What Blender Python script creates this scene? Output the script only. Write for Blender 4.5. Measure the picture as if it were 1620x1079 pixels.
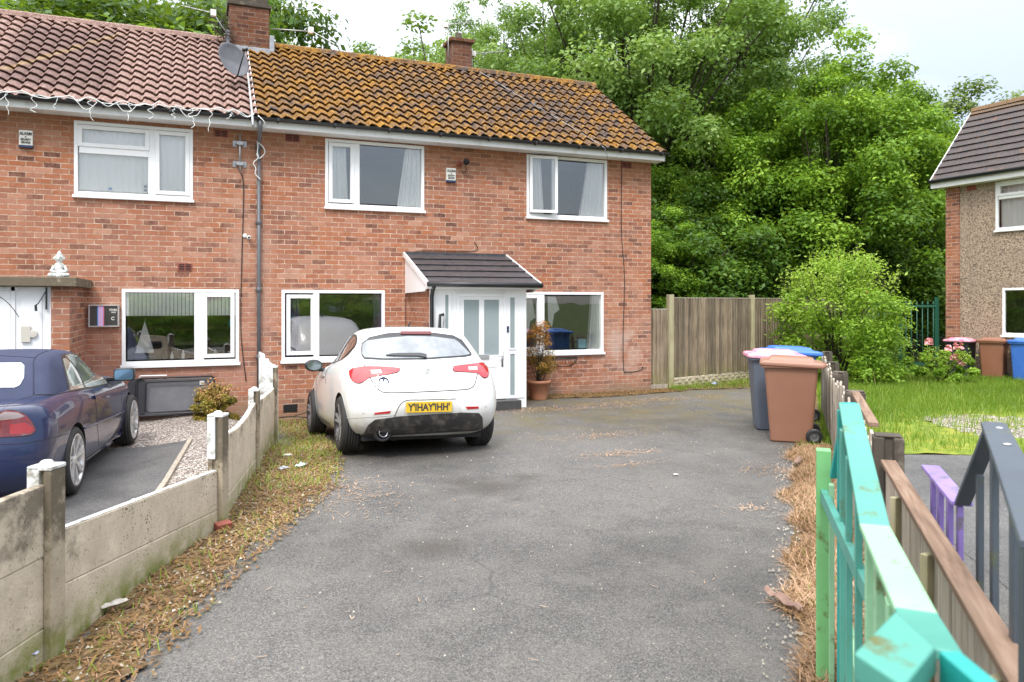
import bpy, bmesh, math, random
import numpy as np
from mathutils import Vector, Matrix
from mathutils.bvhtree import BVHTree
from mathutils.geometry import delaunay_2d_cdt
random.seed(7)
for _o in list(bpy.data.objects): bpy.data.objects.remove(_o)
SC = bpy.context.scene
COL = SC.collection
R = math.radians
# ------------------------------------------------------------------ camera, sky, sun, exposure
CAM_H = 1.82; YAW = R(22.3); FPX = 1200.0; CX = 810.0; HY = 478.0
cd = bpy.data.cameras.new('camera'); cam = bpy.data.objects.new('camera', cd); COL.objects.link(cam)
cam.location = (0, 0, CAM_H); cam.rotation_euler = (R(90), 0, -YAW)
cd.sensor_width = 36; cd.lens = FPX/1620*36; cd.shift_y = -(539.5-HY)/1620
cd.clip_start = 0.05; cd.clip_end = 3000
cd.dof.use_dof = True; cd.dof.focus_distance = 9.5; cd.dof.aperture_fstop = 3.6
SC.camera = cam
SUN_EL = R(52); SUN_AZ = R(215)      # azimuth clockwise from +Y
W = bpy.data.worlds.new("World"); SC.world = W; W.use_nodes = True
nt = W.node_tree; nt.nodes.clear()
def wn(t, **k):
    n = nt.nodes.new(t)
    for a, b in k.items(): setattr(n, a, b)
    return n
out = wn('ShaderNodeOutputWorld'); bg = wn('ShaderNodeBackground'); add = wn('ShaderNodeAddShader'); bg2 = wn('ShaderNodeBackground')
sky = wn('ShaderNodeTexSky', sky_type='NISHITA', sun_disc=False, sun_elevation=SUN_EL, sun_rotation=SUN_AZ)
nt.links.new(sky.outputs[0], bg.inputs[0]); bg.inputs[1].default_value = 0.05
tc = wn('ShaderNodeTexCoord'); sep = wn('ShaderNodeSeparateXYZ'); nt.links.new(tc.outputs['Generated'], sep.inputs[0])
mr = wn('ShaderNodeMapRange'); nt.links.new(sep.outputs[2], mr.inputs[0])
mr.inputs[1].default_value = 0.0; mr.inputs[2].default_value = 1.0; mr.inputs[3].default_value = 0.0; mr.inputs[4].default_value = 1.0
cn = wn('ShaderNodeTexNoise'); cn.inputs['Scale'].default_value = 2.6; cn.inputs['Detail'].default_value = 5; cn.inputs['Roughness'].default_value = .5
mp = wn('ShaderNodeMapping'); mp.inputs['Scale'].default_value = (1, 1, 2.2); mp.inputs['Location'].default_value = (.3, .1, 0)
nt.links.new(tc.outputs['Generated'], mp.inputs[0]); nt.links.new(mp.outputs[0], cn.inputs['Vector'])
cr = wn('ShaderNodeValToRGB'); cr.color_ramp.elements[0].position = .36; cr.color_ramp.elements[1].position = .64
cr.color_ramp.elements[0].color = (.64, .665, .72, 1); cr.color_ramp.elements[1].color = (1.12, 1.11, 1.08, 1)
dt = wn('ShaderNodeVectorMath', operation='DOT_PRODUCT'); nt.links.new(tc.outputs['Generated'], dt.inputs[0]); dt.inputs[1].default_value = (-.925, .379, 0)
m2_ = wn('ShaderNodeMath', operation='MULTIPLY_ADD'); nt.links.new(dt.outputs['Value'], m2_.inputs[0]); m2_.inputs[1].default_value = .20; nt.links.new(cn.outputs[0], m2_.inputs[2]); nt.links.new(m2_.outputs[0], cr.inputs[0]); nt.links.new(cr.outputs[0], bg2.inputs[0]); pw = wn('ShaderNodeMath', operation='POWER'); nt.links.new(mr.outputs[0], pw.inputs[0]); pw.inputs[1].default_value = 1.6; ma = wn('ShaderNodeMath', operation='MULTIPLY_ADD'); nt.links.new(pw.outputs[0], ma.inputs[0]); ma.inputs[1].default_value = 2.5; ma.inputs[2].default_value = .31; nt.links.new(ma.outputs[0], bg2.inputs[1])
nt.links.new(bg.outputs[0], add.inputs[0]); nt.links.new(bg2.outputs[0], add.inputs[1]); nt.links.new(add.outputs[0], out.inputs[0])
sl = bpy.data.lights.new('sun', 'SUN'); sl.energy = 1.5; sl.angle = R(14); sl.color = (1, .97, .92)
so = bpy.data.objects.new('sun', sl); COL.objects.link(so)
sd = Vector((math.sin(SUN_AZ)*math.cos(SUN_EL), math.cos(SUN_AZ)*math.cos(SUN_EL), math.sin(SUN_EL)))
so.rotation_euler = sd.to_track_quat('Z', 'Y').to_euler(); so.location = (0, 0, 30)
SC.view_settings.view_transform = 'Standard'; SC.view_settings.look = 'None'; SC.view_settings.gamma = 1
SC.view_settings.exposure = 0.80
# ------------------------------------------------------------------ helpers
cy_, sy_ = math.cos(YAW), math.sin(YAW)
def cw(xc, zc, z=0.0):                      # offset right / ahead of the viewpoint -> world
    return Vector((xc*cy_+zc*sy_, -xc*sy_+zc*cy_, z))
def ss(t): t = max(0, min(1, t)); return t*t*(3-2*t)
def gz(x, y):                               # lie of the land: drops a little towards the house on the left
    return -0.21*ss((y-9.1)/2.6)*ss((3.6-x)/1.2)*ss((x-.3)/.8)-.05*ss((-.2-x)/.6)
BASE = Vector((0, 0, 0))
def setbase(v=(0, 0, 0)):
    global BASE
    BASE = Vector(v)
def tag(o, label=None, cat=None, group=None, kind=None):
    if label: o['label'] = label
    if cat: o['category'] = cat
    if group: o['group'] = group
    if kind: o['kind'] = kind
    return o
def thing(name, label, cat, loc=(0, 0, 0), group=None):
    o = bpy.data.objects.new(name, None); COL.objects.link(o); o.location = loc; o.empty_display_size = .1
    setbase(loc); return tag(o, label, cat, group)
def link_mesh(name, me, mats, parent=None, smooth=False, base=None):
    b = BASE if base is None else Vector(base)
    if b.length: me.transform(Matrix.Translation(-b))
    if not isinstance(mats, (list, tuple)): mats = [mats]
    for m in mats: me.materials.append(m)
    if smooth: me.polygons.foreach_set('use_smooth', [True]*len(me.polygons))
    o = bpy.data.objects.new(name, me); COL.objects.link(o)
    if parent is not None: o.parent = parent
    else: o.location = b
    return o
def copy_tree(o, parent=None):
    c = o.copy(); COL.objects.link(c); c.parent = parent
    for ch in list(o.children): copy_tree(ch, c)
    return c
class MB:
    def __init__(s): s.v = []; s.f = []; s.m = []
    def add(s, vs, fs, m=0):
        n = len(s.v); s.v += [tuple(v) for v in vs]; s.f += [tuple(n+i for i in f) for f in fs]; s.m += [m]*len(fs); return s
    def box(s, a, b, m=0, M=None):
        x0, y0, z0 = a; x1, y1, z1 = b
        vs = [(x0,y0,z0),(x1,y0,z0),(x1,y1,z0),(x0,y1,z0),(x0,y0,z1),(x1,y0,z1),(x1,y1,z1),(x0,y1,z1)]
        if M is not None: vs = [M @ Vector(v) for v in vs]
        return s.add(vs, [(0,3,2,1),(4,5,6,7),(0,1,5,4),(1,2,6,5),(2,3,7,6),(3,0,4,7)], m)
    def beam(s, p, q, w, h, m=0, up=(0, 0, 1)):
        p = Vector(p); q = Vector(q); d = (q-p).normalized(); u = Vector(up)
        if abs(d.dot(u)) > .98: u = Vector((0, 1, 0))
        r = d.cross(u).normalized(); u = r.cross(d)
        vs = [p-r*w/2-u*h/2, p+r*w/2-u*h/2, p+r*w/2+u*h/2, p-r*w/2+u*h/2]
        vs += [v+(q-p) for v in vs]
        return s.add(vs, [(0,3,2,1),(4,5,6,7),(0,1,5,4),(1,2,6,5),(2,3,7,6),(3,0,4,7)], m)
    def tube(s, pts, r, n=8, m=0, cap=True):
        pts = [Vector(p) for p in pts]; rs = r if isinstance(r, (list, tuple)) else [r]*len(pts)
        vs = []; fs = []; prev = None
        for i, p in enumerate(pts):
            d = (pts[min(i+1, len(pts)-1)]-pts[max(i-1, 0)]).normalized()
            if prev is None:
                a = Vector((0, 0, 1)) if abs(d.z) < .9 else Vector((1, 0, 0))
                u = d.cross(a).normalized()
            else: u = (prev-d*prev.dot(d)).normalized()
            prev = u; w = d.cross(u)
            for k in range(n):
                t = 2*math.pi*k/n; vs.append(p+(u*math.cos(t)+w*math.sin(t))*rs[i])
        for i in range(len(pts)-1):
            for k in range(n):
                a = i*n+k; b = i*n+(k+1) % n; fs.append((a, b, b+n, a+n))
        if cap: fs.append(tuple(range(n-1, -1, -1))); fs.append(tuple(range((len(pts)-1)*n, len(pts)*n)))
        return s.add(vs, fs, m)
    def lathe(s, prof, c=(0, 0, 0), axis='z', n=24, m=0, M=None):
        vs = []; fs = []; c = Vector(c)
        for (r, h) in prof:
            for k in range(n):
                t = 2*math.pi*k/n; a, b = r*math.cos(t), r*math.sin(t)
                v = Vector((a, b, h)) if axis == 'z' else (Vector((a, h, b)) if axis == 'y' else Vector((h, a, b)))
                v = v+c
                vs.append(M @ v if M is not None else v)
        for i in range(len(prof)-1):
            for k in range(n):
                a = i*n+k; b = i*n+(k+1) % n; fs.append((a, b, b+n, a+n) if axis != 'y' else (a, a+n, b+n, b))
        return s.add(vs, fs, m)
    def prism(s, poly, axis, a, b, m=0, M=None):     # poly in the plane across axis, from a to b
        def P(u, v, w): return {'y': (u, w, v), 'x': (w, u, v), 'z': (u, v, w)}[axis]
        n = len(poly); vs = [P(u, v, a) for u, v in poly]+[P(u, v, b) for u, v in poly]
        if M is not None: vs = [M @ Vector(v) for v in vs]
        fs = [tuple(range(n)), tuple(range(2*n-1, n-1, -1))]+[(i, i+n, (i+1) % n+n, (i+1) % n) for i in range(n)]
        return s.add(vs, fs, m)
    def mesh(s, name, fix=True):
        me = bpy.data.meshes.new(name); me.from_pydata(s.v, [], s.f); me.polygons.foreach_set('material_index', s.m)
        if fix:
            bm = bmesh.new(); bm.from_mesh(me); bmesh.ops.recalc_face_normals(bm, faces=bm.faces); bm.to_mesh(me); bm.free()
        me.update(); return me
    def build(s, name, mats, parent=None, smooth=False, bevel=0, base=None, fix=True, seg=2):
        o = link_mesh(name, s.mesh(name, fix), mats, parent, smooth, base)
        if bevel:
            b = o.modifiers.new('bevel', 'BEVEL'); b.width = bevel; b.segments = seg; b.limit_method = 'ANGLE'; b.angle_limit = R(40)
            if not smooth: o.data.polygons.foreach_set('use_smooth', [True]*len(o.data.polygons)); b.harden_normals = True
        return o
def np_mesh(name, V, F):                        # V (n,3), F (m,k) fast
    me = bpy.data.meshes.new(name); V = np.asarray(V, np.float32); F = np.asarray(F, np.int32); k = F.shape[1]
    me.vertices.add(len(V)); me.vertices.foreach_set('co', V.ravel())
    me.loops.add(F.size); me.loops.foreach_set('vertex_index', F.ravel())
    me.polygons.add(len(F)); me.polygons.foreach_set('loop_start', np.arange(len(F))*k)
    me.update(calc_edges=True); return me
def vattr(me, name, vals):
    a = me.attributes.new(name, 'FLOAT', 'POINT'); a.data.foreach_set('value', np.asarray(vals, np.float32))
# ------------------------------------------------------------------ materials
def newmat(name):
    m = bpy.data.materials.new(name); m.use_nodes = True; t = m.node_tree; return m, t, t.nodes['Principled BSDF']
def N(t, ty, inp=None, **k):
    n = t.nodes.new(ty)
    for a, b in k.items(): setattr(n, a, b)
    for a, b in (inp or {}).items():
        if hasattr(b, 'is_output') or b.__class__.__name__.startswith('NodeSocket'): t.links.new(b, n.inputs[a])
        else: n.inputs[a].default_value = b
    return n
def col4(c): return (c[0], c[1], c[2], 1)
def noise(t, vec, scale, detail=4, rough=.55, dist=0):
    n = N(t, 'ShaderNodeTexNoise', {'Scale': scale, 'Detail': detail, 'Roughness': rough, 'Distortion': dist})
    if vec is not None: t.links.new(vec, n.inputs['Vector'])
    return n.outputs[0]
def ramp(t, fac, stops):
    n = t.nodes.new('ShaderNodeValToRGB'); e = n.color_ramp.elements
    while len(e) > 1: e.remove(e[-1])
    e[0].position = stops[0][0]; e[0].color = col4(stops[0][1])
    for p, c in stops[1:]:
        x = e.new(p); x.color = col4(c)
    t.links.new(fac, n.inputs[0]); return n.outputs[0]
def g3(v): return (v, v, v)
def mix(t, fac, a, b, mode='MIX'):
    n = t.nodes.new('ShaderNodeMix'); n.data_type = 'RGBA'; n.blend_type = mode; n.clamp_result = False
    for i, x in ((0, fac), (6, a), (7, b)):
        if isinstance(x, (int, float)): n.inputs[i].default_value = x
        elif isinstance(x, tuple): n.inputs[i].default_value = col4(x)
        else: t.links.new(x, n.inputs[i])
    return n.outputs[2]
def math_(t, op, a, b=None, clamp=False):
    n = t.nodes.new('ShaderNodeMath'); n.operation = op; n.use_clamp = clamp
    for i, x in ((0, a), (1, b)):
        if x is None: continue
        if isinstance(x, (int, float)): n.inputs[i].default_value = x
        else: t.links.new(x, n.inputs[i])
    return n.outputs[0]
def bump(t, p, h, strength=.4, dist=.01):
    n = N(t, 'ShaderNodeBump', {'Strength': strength, 'Distance': dist}); t.links.new(h, n.inputs['Height']); t.links.new(n.outputs[0], p.inputs['Normal'])
def wpos(t): return N(t, 'ShaderNodeNewGeometry').outputs['Position']
def pos(t): return N(t, 'ShaderNodeTexCoord').outputs['Object']
def box01(t, v, a0, a1, soft):
    """1 where a0<v<a1, soft edges"""
    x = N(t, 'ShaderNodeMapRange', {1: a0-soft, 2: a0+soft}); t.links.new(v, x.inputs[0])
    y = N(t, 'ShaderNodeMapRange', {1: a1-soft, 2: a1+soft, 3: 1, 4: 0}); t.links.new(v, y.inputs[0])
    return math_(t, 'MULTIPLY', x.outputs[0], y.outputs[0])
def simple(name, c, rough=.5, c2=None, scale=8, b=0, bs=60, metal=0, spec=.5, coat=0, dirt=None, dscale=3, dlo=.5, dhi=.7, trans=0, emit=0, bd=.004):
    m, t, p = newmat(name); v = pos(t)
    cc = None
    if c2 is not None: cc = ramp(t, noise(t, v, scale, 5), [(.3, c), (.7, c2)])
    if dirt is not None:
        f = ramp(t, noise(t, v, dscale, 6, .65), [(dlo, g3(0)), (dhi, g3(1))])
        cc = mix(t, f, cc if cc is not None else c, dirt)
    if cc is None: p.inputs['Base Color'].default_value = col4(c)
    else: t.links.new(cc, p.inputs['Base Color'])
    p.inputs['Roughness'].default_value = rough; p.inputs['Metallic'].default_value = metal
    p.inputs['Specular IOR Level'].default_value = spec; p.inputs['Coat Weight'].default_value = coat; p.inputs['Coat Roughness'].default_value = .04
    p.inputs['Transmission Weight'].default_value = trans
    if emit: p.inputs['Emission Color'].default_value = col4(c); p.inputs['Emission Strength'].default_value = emit
    if b: bump(t, p, noise(t, v, bs, 4, .6), b, bd)
    return m
def brick_mat(name, stain=True, dark=1.0, bw=.229, bh=.0825):
    m, t, p = newmat(name); v = wpos(t)
    s = N(t, 'ShaderNodeSeparateXYZ', {0: v}).outputs
    cb = N(t, 'ShaderNodeCombineXYZ'); t.links.new(math_(t, 'ADD', s[0], s[1]), cb.inputs[0]); t.links.new(s[2], cb.inputs[1])
    wob = N(t, 'ShaderNodeVectorMath', operation='SCALE'); 
    nn = N(t, 'ShaderNodeTexNoise', {'Scale': 14.0, 'Detail': 3}); t.links.new(v, nn.inputs['Vector'])
    sub = N(t, 'ShaderNodeVectorMath', operation='SUBTRACT'); t.links.new(nn.outputs['Color'], sub.inputs[0]); sub.inputs[1].default_value = (.5, .5, .5)
    t.links.new(sub.outputs[0], wob.inputs[0]); wob.inputs['Scale'].default_value = .012
    ad = N(t, 'ShaderNodeVectorMath', operation='ADD'); t.links.new(cb.outputs[0], ad.inputs[0]); t.links.new(wob.outputs[0], ad.inputs[1])
    br = N(t, 'ShaderNodeTexBrick', {'Color1': (0, 0, 0, 1), 'Color2': (1, 1, 1, 1), 'Mortar': (.5, .5, .5, 1), 'Scale': 1.0, 'Mortar Size': .0078, 'Mortar Smooth': .2, 'Bias': 0, 'Brick Width': bw, 'Row Height': bh})
    t.links.new(ad.outputs[0], br.inputs[0])
    d = dark
    bc = ramp(t, br.outputs[0], [(.0, (.09*d, .04*d, .032*d)), (.14, (.19*d, .07*d, .046*d)), (.3, (.33*d, .108*d, .048*d)), (.6, (.41*d, .145*d, .066*d)), (.82, (.33*d, .14*d, .09*d)), (.93, (.44*d, .20*d, .12*d)), (1., (.50*d, .27*d, .18*d))])
    n1 = noise(t, v, 30, 6, .7); bc = mix(t, ramp(t, n1, [(.42, g3(0)), (.75, g3(.6))]), bc, (.48*d, .24*d, .15*d)); bc = mix(t, ramp(t, noise(t, v, 55, 4, .7), [(.5, g3(0)), (.75, g3(.5))]), bc, (.12*d, .06*d, .045*d))
    bc = mix(t, ramp(t, noise(t, v, .9, 6, .65), [(.38, g3(.0)), (.66, g3(.5))]), bc, (.25*d, .12*d, .09*d)); bc = mix(t, ramp(t, noise(t, v, 1.6, 5, .6), [(.5, g3(.0)), (.7, g3(.4))]), bc, (.46*d, .25*d, .18*d))
    mo = ramp(t, noise(t, v, 9, 5), [(.3, (.30*d, .165*d, .105*d)), (.48, (.44*d, .29*d, .205*d)), (.66, (.60*d, .46*d, .36*d))])
    f = br.outputs['Fac']
    smear = ramp(t, noise(t, v, 4.5, 9, .78), [(.50, g3(0)), (.72, g3(.5))])
    c = mix(t, f, bc, mo); c = mix(t, smear, c, (.48*d, .24*d, .165*d))
    if stain:
        # mortar smear beside the downpipe on the left house, salts low on the right corner, darker plinth
        a = math_(t, 'MULTIPLY', box01(t, s[0], .45, 1.12, .12), box01(t, s[2], .2, 4.3, .3))
        nz = ramp(t, noise(t, v, 2.2, 6, .6), [(.42, g3(0)), (.62, g3(.62))])
        c = mix(t, math_(t, 'MULTIPLY', a, nz), c, (.44, .27, .20))
        a = math_(t, 'MULTIPLY', box01(t, s[0], -3.2, 1.0, .3), box01(t, s[2], .1, 1.6, .3))
        nz2 = ramp(t, noise(t, v, 2.7, 7, .65), [(.42, g3(.1)), (.62, g3(.75))])
        c = mix(t, math_(t, 'MULTIPLY', a, nz2), c, (.42, .22, .165))
        a = math_(t, 'MULTIPLY', box01(t, s[0], 7.5, 8.5, .25), box01(t, s[2], .35, 1.35, .25))
        nz = ramp(t, noise(t, v, 3.4, 6, .6), [(.4, g3(0)), (.60, g3(.5))])
        c = mix(t, math_(t, 'MULTIPLY', a, nz), c, (.54, .42, .36))
        a = box01(t, s[2], -1, .16, .1)
        c = mix(t, math_(t, 'MULTIPLY', a, ramp(t, noise(t, v, 2.5, 5), [(.35, g3(.3)), (.65, g3(.9))])), c, (.26, .18, .12))
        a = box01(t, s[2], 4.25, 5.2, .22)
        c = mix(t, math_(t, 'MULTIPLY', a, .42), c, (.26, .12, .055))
    t.links.new(c, p.inputs['Base Color']); p.inputs['Roughness'].default_value = .88; p.inputs['Specular IOR Level'].default_value = .25
    h = math_(t, 'ADD', math_(t, 'MULTIPLY', f, -1.0), math_(t, 'MULTIPLY', noise(t, v, 90, 4, .7), .35))
    bump(t, p, h, .7, .008)
    return m
def leaf_mat(name, c1, c2, c3=None, tr=.35, rough=.5):
    m, t, p = newmat(name)
    at = N(t, 'ShaderNodeAttribute', attribute_name='tint').outputs['Fac']
    st = [(0, c1), (.7, c2)]+([(1., c3)] if c3 else [])
    c = ramp(t, at, st); t.links.new(c, p.inputs['Base Color']); p.inputs['Roughness'].default_value = rough; p.inputs['Specular IOR Level'].default_value = .35
    tl = N(t, 'ShaderNodeBsdfTranslucent'); t.links.new(mix(t, .5, c, (.30, .42, .03)), tl.inputs[0])
    ms = N(t, 'ShaderNodeMixShader', {0: tr}); t.links.new(p.outputs[0], ms.inputs[1]); t.links.new(tl.outputs[0], ms.inputs[2])
    t.links.new(ms.outputs[0], t.nodes['Material Output'].inputs[0]); return m
def glass_mat(name, ior=1.9, tint=(.9, .95, .93), extra=.03):
    m, t, p = newmat(name); t.nodes.remove(p)
    fr = N(t, 'ShaderNodeFresnel', {'IOR': ior}); tr = N(t, 'ShaderNodeBsdfTransparent', {0: col4(tint)}); gl = N(t, 'ShaderNodeBsdfGlossy', {0: (1, 1, 1, 1), 'Roughness': .015})
    v = pos(t); bn = N(t, 'ShaderNodeBump', {'Strength': .05, 'Distance': .02}); t.links.new(noise(t, v, 1.3, 2), bn.inputs['Height']); t.links.new(bn.outputs[0], gl.inputs['Normal'])
    ms = N(t, 'ShaderNodeMixShader'); t.links.new(math_(t, 'ADD', fr.outputs[0], extra, True), ms.inputs[0]); t.links.new(tr.outputs[0], ms.inputs[1]); t.links.new(gl.outputs[0], ms.inputs[2])
    t.links.new(ms.outputs[0], t.nodes['Material Output'].inputs[0]); return m
def paint_mat(name, c, rough=.25, coat=1.0, flake=None, dirt=None, drops=False):
    m, t, p = newmat(name); v = pos(t); cc = c
    s = N(t, 'ShaderNodeSeparateXYZ', {0: v}).outputs
    if dirt:
        low = N(t, 'ShaderNodeMapRange', {1: .2, 2: .62, 3: .5, 4: 0.0}); t.links.new(s[2], low.inputs[0])
        f = math_(t, 'MULTIPLY', low.outputs[0], ramp(t, noise(t, v, 7, 7, .7), [(.4, g3(0)), (.62, g3(1))]))
        cc = mix(t, f, c, dirt); t.links.new(cc, p.inputs['Base Color'])
    else: p.inputs['Base Color'].default_value = col4(c)
    p.inputs['Roughness'].default_value = rough; p.inputs['Coat Weight'].default_value = coat; p.inputs['Coat Roughness'].default_value = .03
    if flake: p.inputs['Metallic'].default_value = flake
    if drops:
        vo = N(t, 'ShaderNodeTexVoronoi', {'Scale': 95.0}); t.links.new(v, vo.inputs['Vector'])
        h = ramp(t, vo.outputs['Distance'], [(.0, g3(1)), (.28, g3(.0))])
        gate = ramp(t, noise(t, v, 60, 2), [(.5, g3(0)), (.58, g3(1))])
        n = N(t, 'ShaderNodeBump', {'Strength': .5, 'Distance': .003}); t.links.new(math_(t, 'MULTIPLY', h, gate), n.inputs['Height'])
        n.inputs['Strength'].default_value = .12; t.links.new(n.outputs[0], p.inputs['Coat Normal'])
    return m
M = {}
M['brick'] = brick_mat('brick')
M['brick_dark'] = brick_mat('chimney_brick', False, .42)
M['brick_plain'] = brick_mat('brick_plain', False, .9)
M['upvc'] = simple('white_upvc', (.80, .80, .80), .3, dirt=(.62, .62, .58), dlo=.6, dhi=.85, dscale=2.5)
M['fascia'] = simple('white_fascia', (.78, .78, .77), .4, dirt=(.5, .49, .44), dscale=3, dlo=.55, dhi=.8)
M['black_plastic'] = simple('black_plastic', (.018, .018, .02), .38)
M['grey_pipe'] = simple('grey_pipe', (.09, .095, .105), .45, c2=(.13, .13, .14), scale=4)
M['glass'] = glass_mat('window_glass', 1.6, (.99, .995, .99), .145)
M['frosted'] = simple('frosted_glass', (.25, .30, .31), .18, c2=(.30, .35, .36), scale=2, spec=.8)
M['curtain'] = simple('curtain', (.90, .91, .89), .8)
M['curtain_purple'] = simple('curtain_purple', (.16, .13, .22), .8)
M['room'] = simple('room_wall', (.34, .34, .34), .9, c2=(.22, .22, .24), scale=1.2)
M['room_dark'] = simple('room_dark', (.07, .07, .065), .9)
M['vent'] = simple('terracotta_vent', (.26, .07, .045), .7)
M['hole'] = simple('dark_hole', (.01, .01, .01), .9)
M['lead'] = simple('lead_flashing', (.36, .38, .42), .5, c2=(.24, .25, .28), scale=6)
M['cream_plastic'] = simple('cream_plastic', (.74, .72, .66), .4)
M['navy'] = simple('navy_print', (.02, .035, .09), .5)
M['ink'] = simple('dark_ink', (.03, .03, .03), .6)
M['metal'] = simple('galvanised', (.45, .46, .47), .4, metal=.8, c2=(.3, .3, .3))
M['bright_metal'] = simple('bright_metal', (.62, .63, .65), .25, metal=1)
M['cable'] = simple('cable', (.02, .018, .016), .6)
M['white_cable'] = simple('white_cable', (.72, .74, .72), .5)
def zfade(t, s, z0, z1):
    n = N(t, 'ShaderNodeMapRange', {1: z0, 2: z1, 3: 1., 4: 0.}); t.links.new(s, n.inputs[0]); return n.outputs[0]
def roof_mat(name, kind):
    m, t, p = newmat(name); v = wpos(t); s = N(t, 'ShaderNodeSeparateXYZ', {0: v}).outputs
    fine = noise(t, v, 26, 7, .75); mid = noise(t, v, 3.2, 6, .7)
    if kind == 'moss':
        tile = ramp(t, fine, [(.38, (.018, .013, .012)), (.5, (.075, .052, .046)), (.64, (.21, .17, .15))])
        mcol = ramp(t, noise(t, v, 17, 6, .7), [(.33, (.07, .033, .012)), (.45, (.20, .092, .015)), (.55, (.35, .17, .022)), (.68, (.43, .27, .04))])
        # more moss on the left and along the ridge and eave, bare patch to the upper right
        bare = math_(t, 'MULTIPLY', box01(t, s[0], 4.6, 8.9, 2.0), box01(t, s[2], 5.1, 6.9, .35))
        f = math_(t, 'ADD', math_(t, 'MULTIPLY', mid, 1.0), math_(t, 'MULTIPLY', noise(t, v, 22, 5, .7), .8))
        f = math_(t, 'SUBTRACT', f, math_(t, 'MULTIPLY', bare, .12))
        f = ramp(t, f, [(.74, g3(.0)), (.92, g3(.95))]); tn = N(t, 'ShaderNodeTexBrick', {'Color1': (0, 0, 0, 1), 'Color2': (1, 1, 1, 1), 'Mortar': (.5, .5, .5, 1), 'Scale': 1., 'Brick Width': .205, 'Row Height': .167, 'Mortar Size': 0.}, offset=0.); cbn = N(t, 'ShaderNodeCombineXYZ'); t.links.new(s[0], cbn.inputs[0]); t.links.new(s[2], cbn.inputs[1]); t.links.new(cbn.outputs[0], tn.inputs[0]); f = math_(t, 'MULTIPLY', f, ramp(t, tn.outputs[0], [(0, g3(.45)), (.4, g3(1))]))
        c = mix(t, f, tile, mcol)
    elif kind == 'pink':
        c = ramp(t, fine, [(.32, (.09, .05, .04)), (.48, (.235, .14, .115)), (.68, (.45, .34, .295))])
        # darker older patch
        a = math_(t, 'MULTIPLY', box01(t, s[0], -2.9, -1.3, .12), box01(t, s[2], 5.1, 6.8, .1))
        c = mix(t, math_(t, 'MULTIPLY', a, .62), c, (.10, .058, .052))
        yb = math_(t, 'ADD', s[0], math_(t, 'MULTIPLY', s[2], -1.05))
        a = math_(t, 'MULTIPLY', box01(t, yb, -8.60, -8.47, .05), box01(t, s[2], 5.4, 6.8, .1))
        c = mix(t, math_(t, 'MULTIPLY', math_(t, 'MULTIPLY', a, ramp(t, mid, [(.35, g3(.1)), (.6, g3(.6))])), 1.0), c, (.40, .28, .10))
        c = mix(t, ramp(t, mid, [(.5, g3(0)), (.75, g3(.5))]), c, (.22, .14, .12))
    else:
        c = ramp(t, fine, [(.3, (.035, .028, .028)), (.6, (.085, .07, .07)), (.8, (.15, .12, .12))])
        f = ramp(t, noise(t, v, 4, 7, .75), [(.55, g3(0)), (.68, g3(1))]); c = mix(t, f, c, (.17, .09, .05))
        f = math_(t, 'SUBTRACT', 1.0, zfade(t, s[2], 6.55, 6.9)); c = mix(t, math_(t, 'MULTIPLY', f, .7), c, (.22, .12, .035))
    t.links.new(c, p.inputs['Base Color']); p.inputs['Roughness'].default_value = .85 if kind != 'grey' else .6; p.inputs['Specular IOR Level'].default_value = .25
    bump(t, p, noise(t, v, 45, 6, .75), .8 if kind == 'moss' else .3, .02)
    return m
M['roof_moss'] = roof_mat('mossy_tiles', 'moss'); M['roof_pink'] = roof_mat('red_tiles', 'pink'); M['roof_grey'] = roof_mat('grey_tiles', 'grey')
M['slate'] = simple('porch_tiles', (.035, .035, .04), .42, c2=(.075, .072, .078), scale=12, b=.2)
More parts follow.
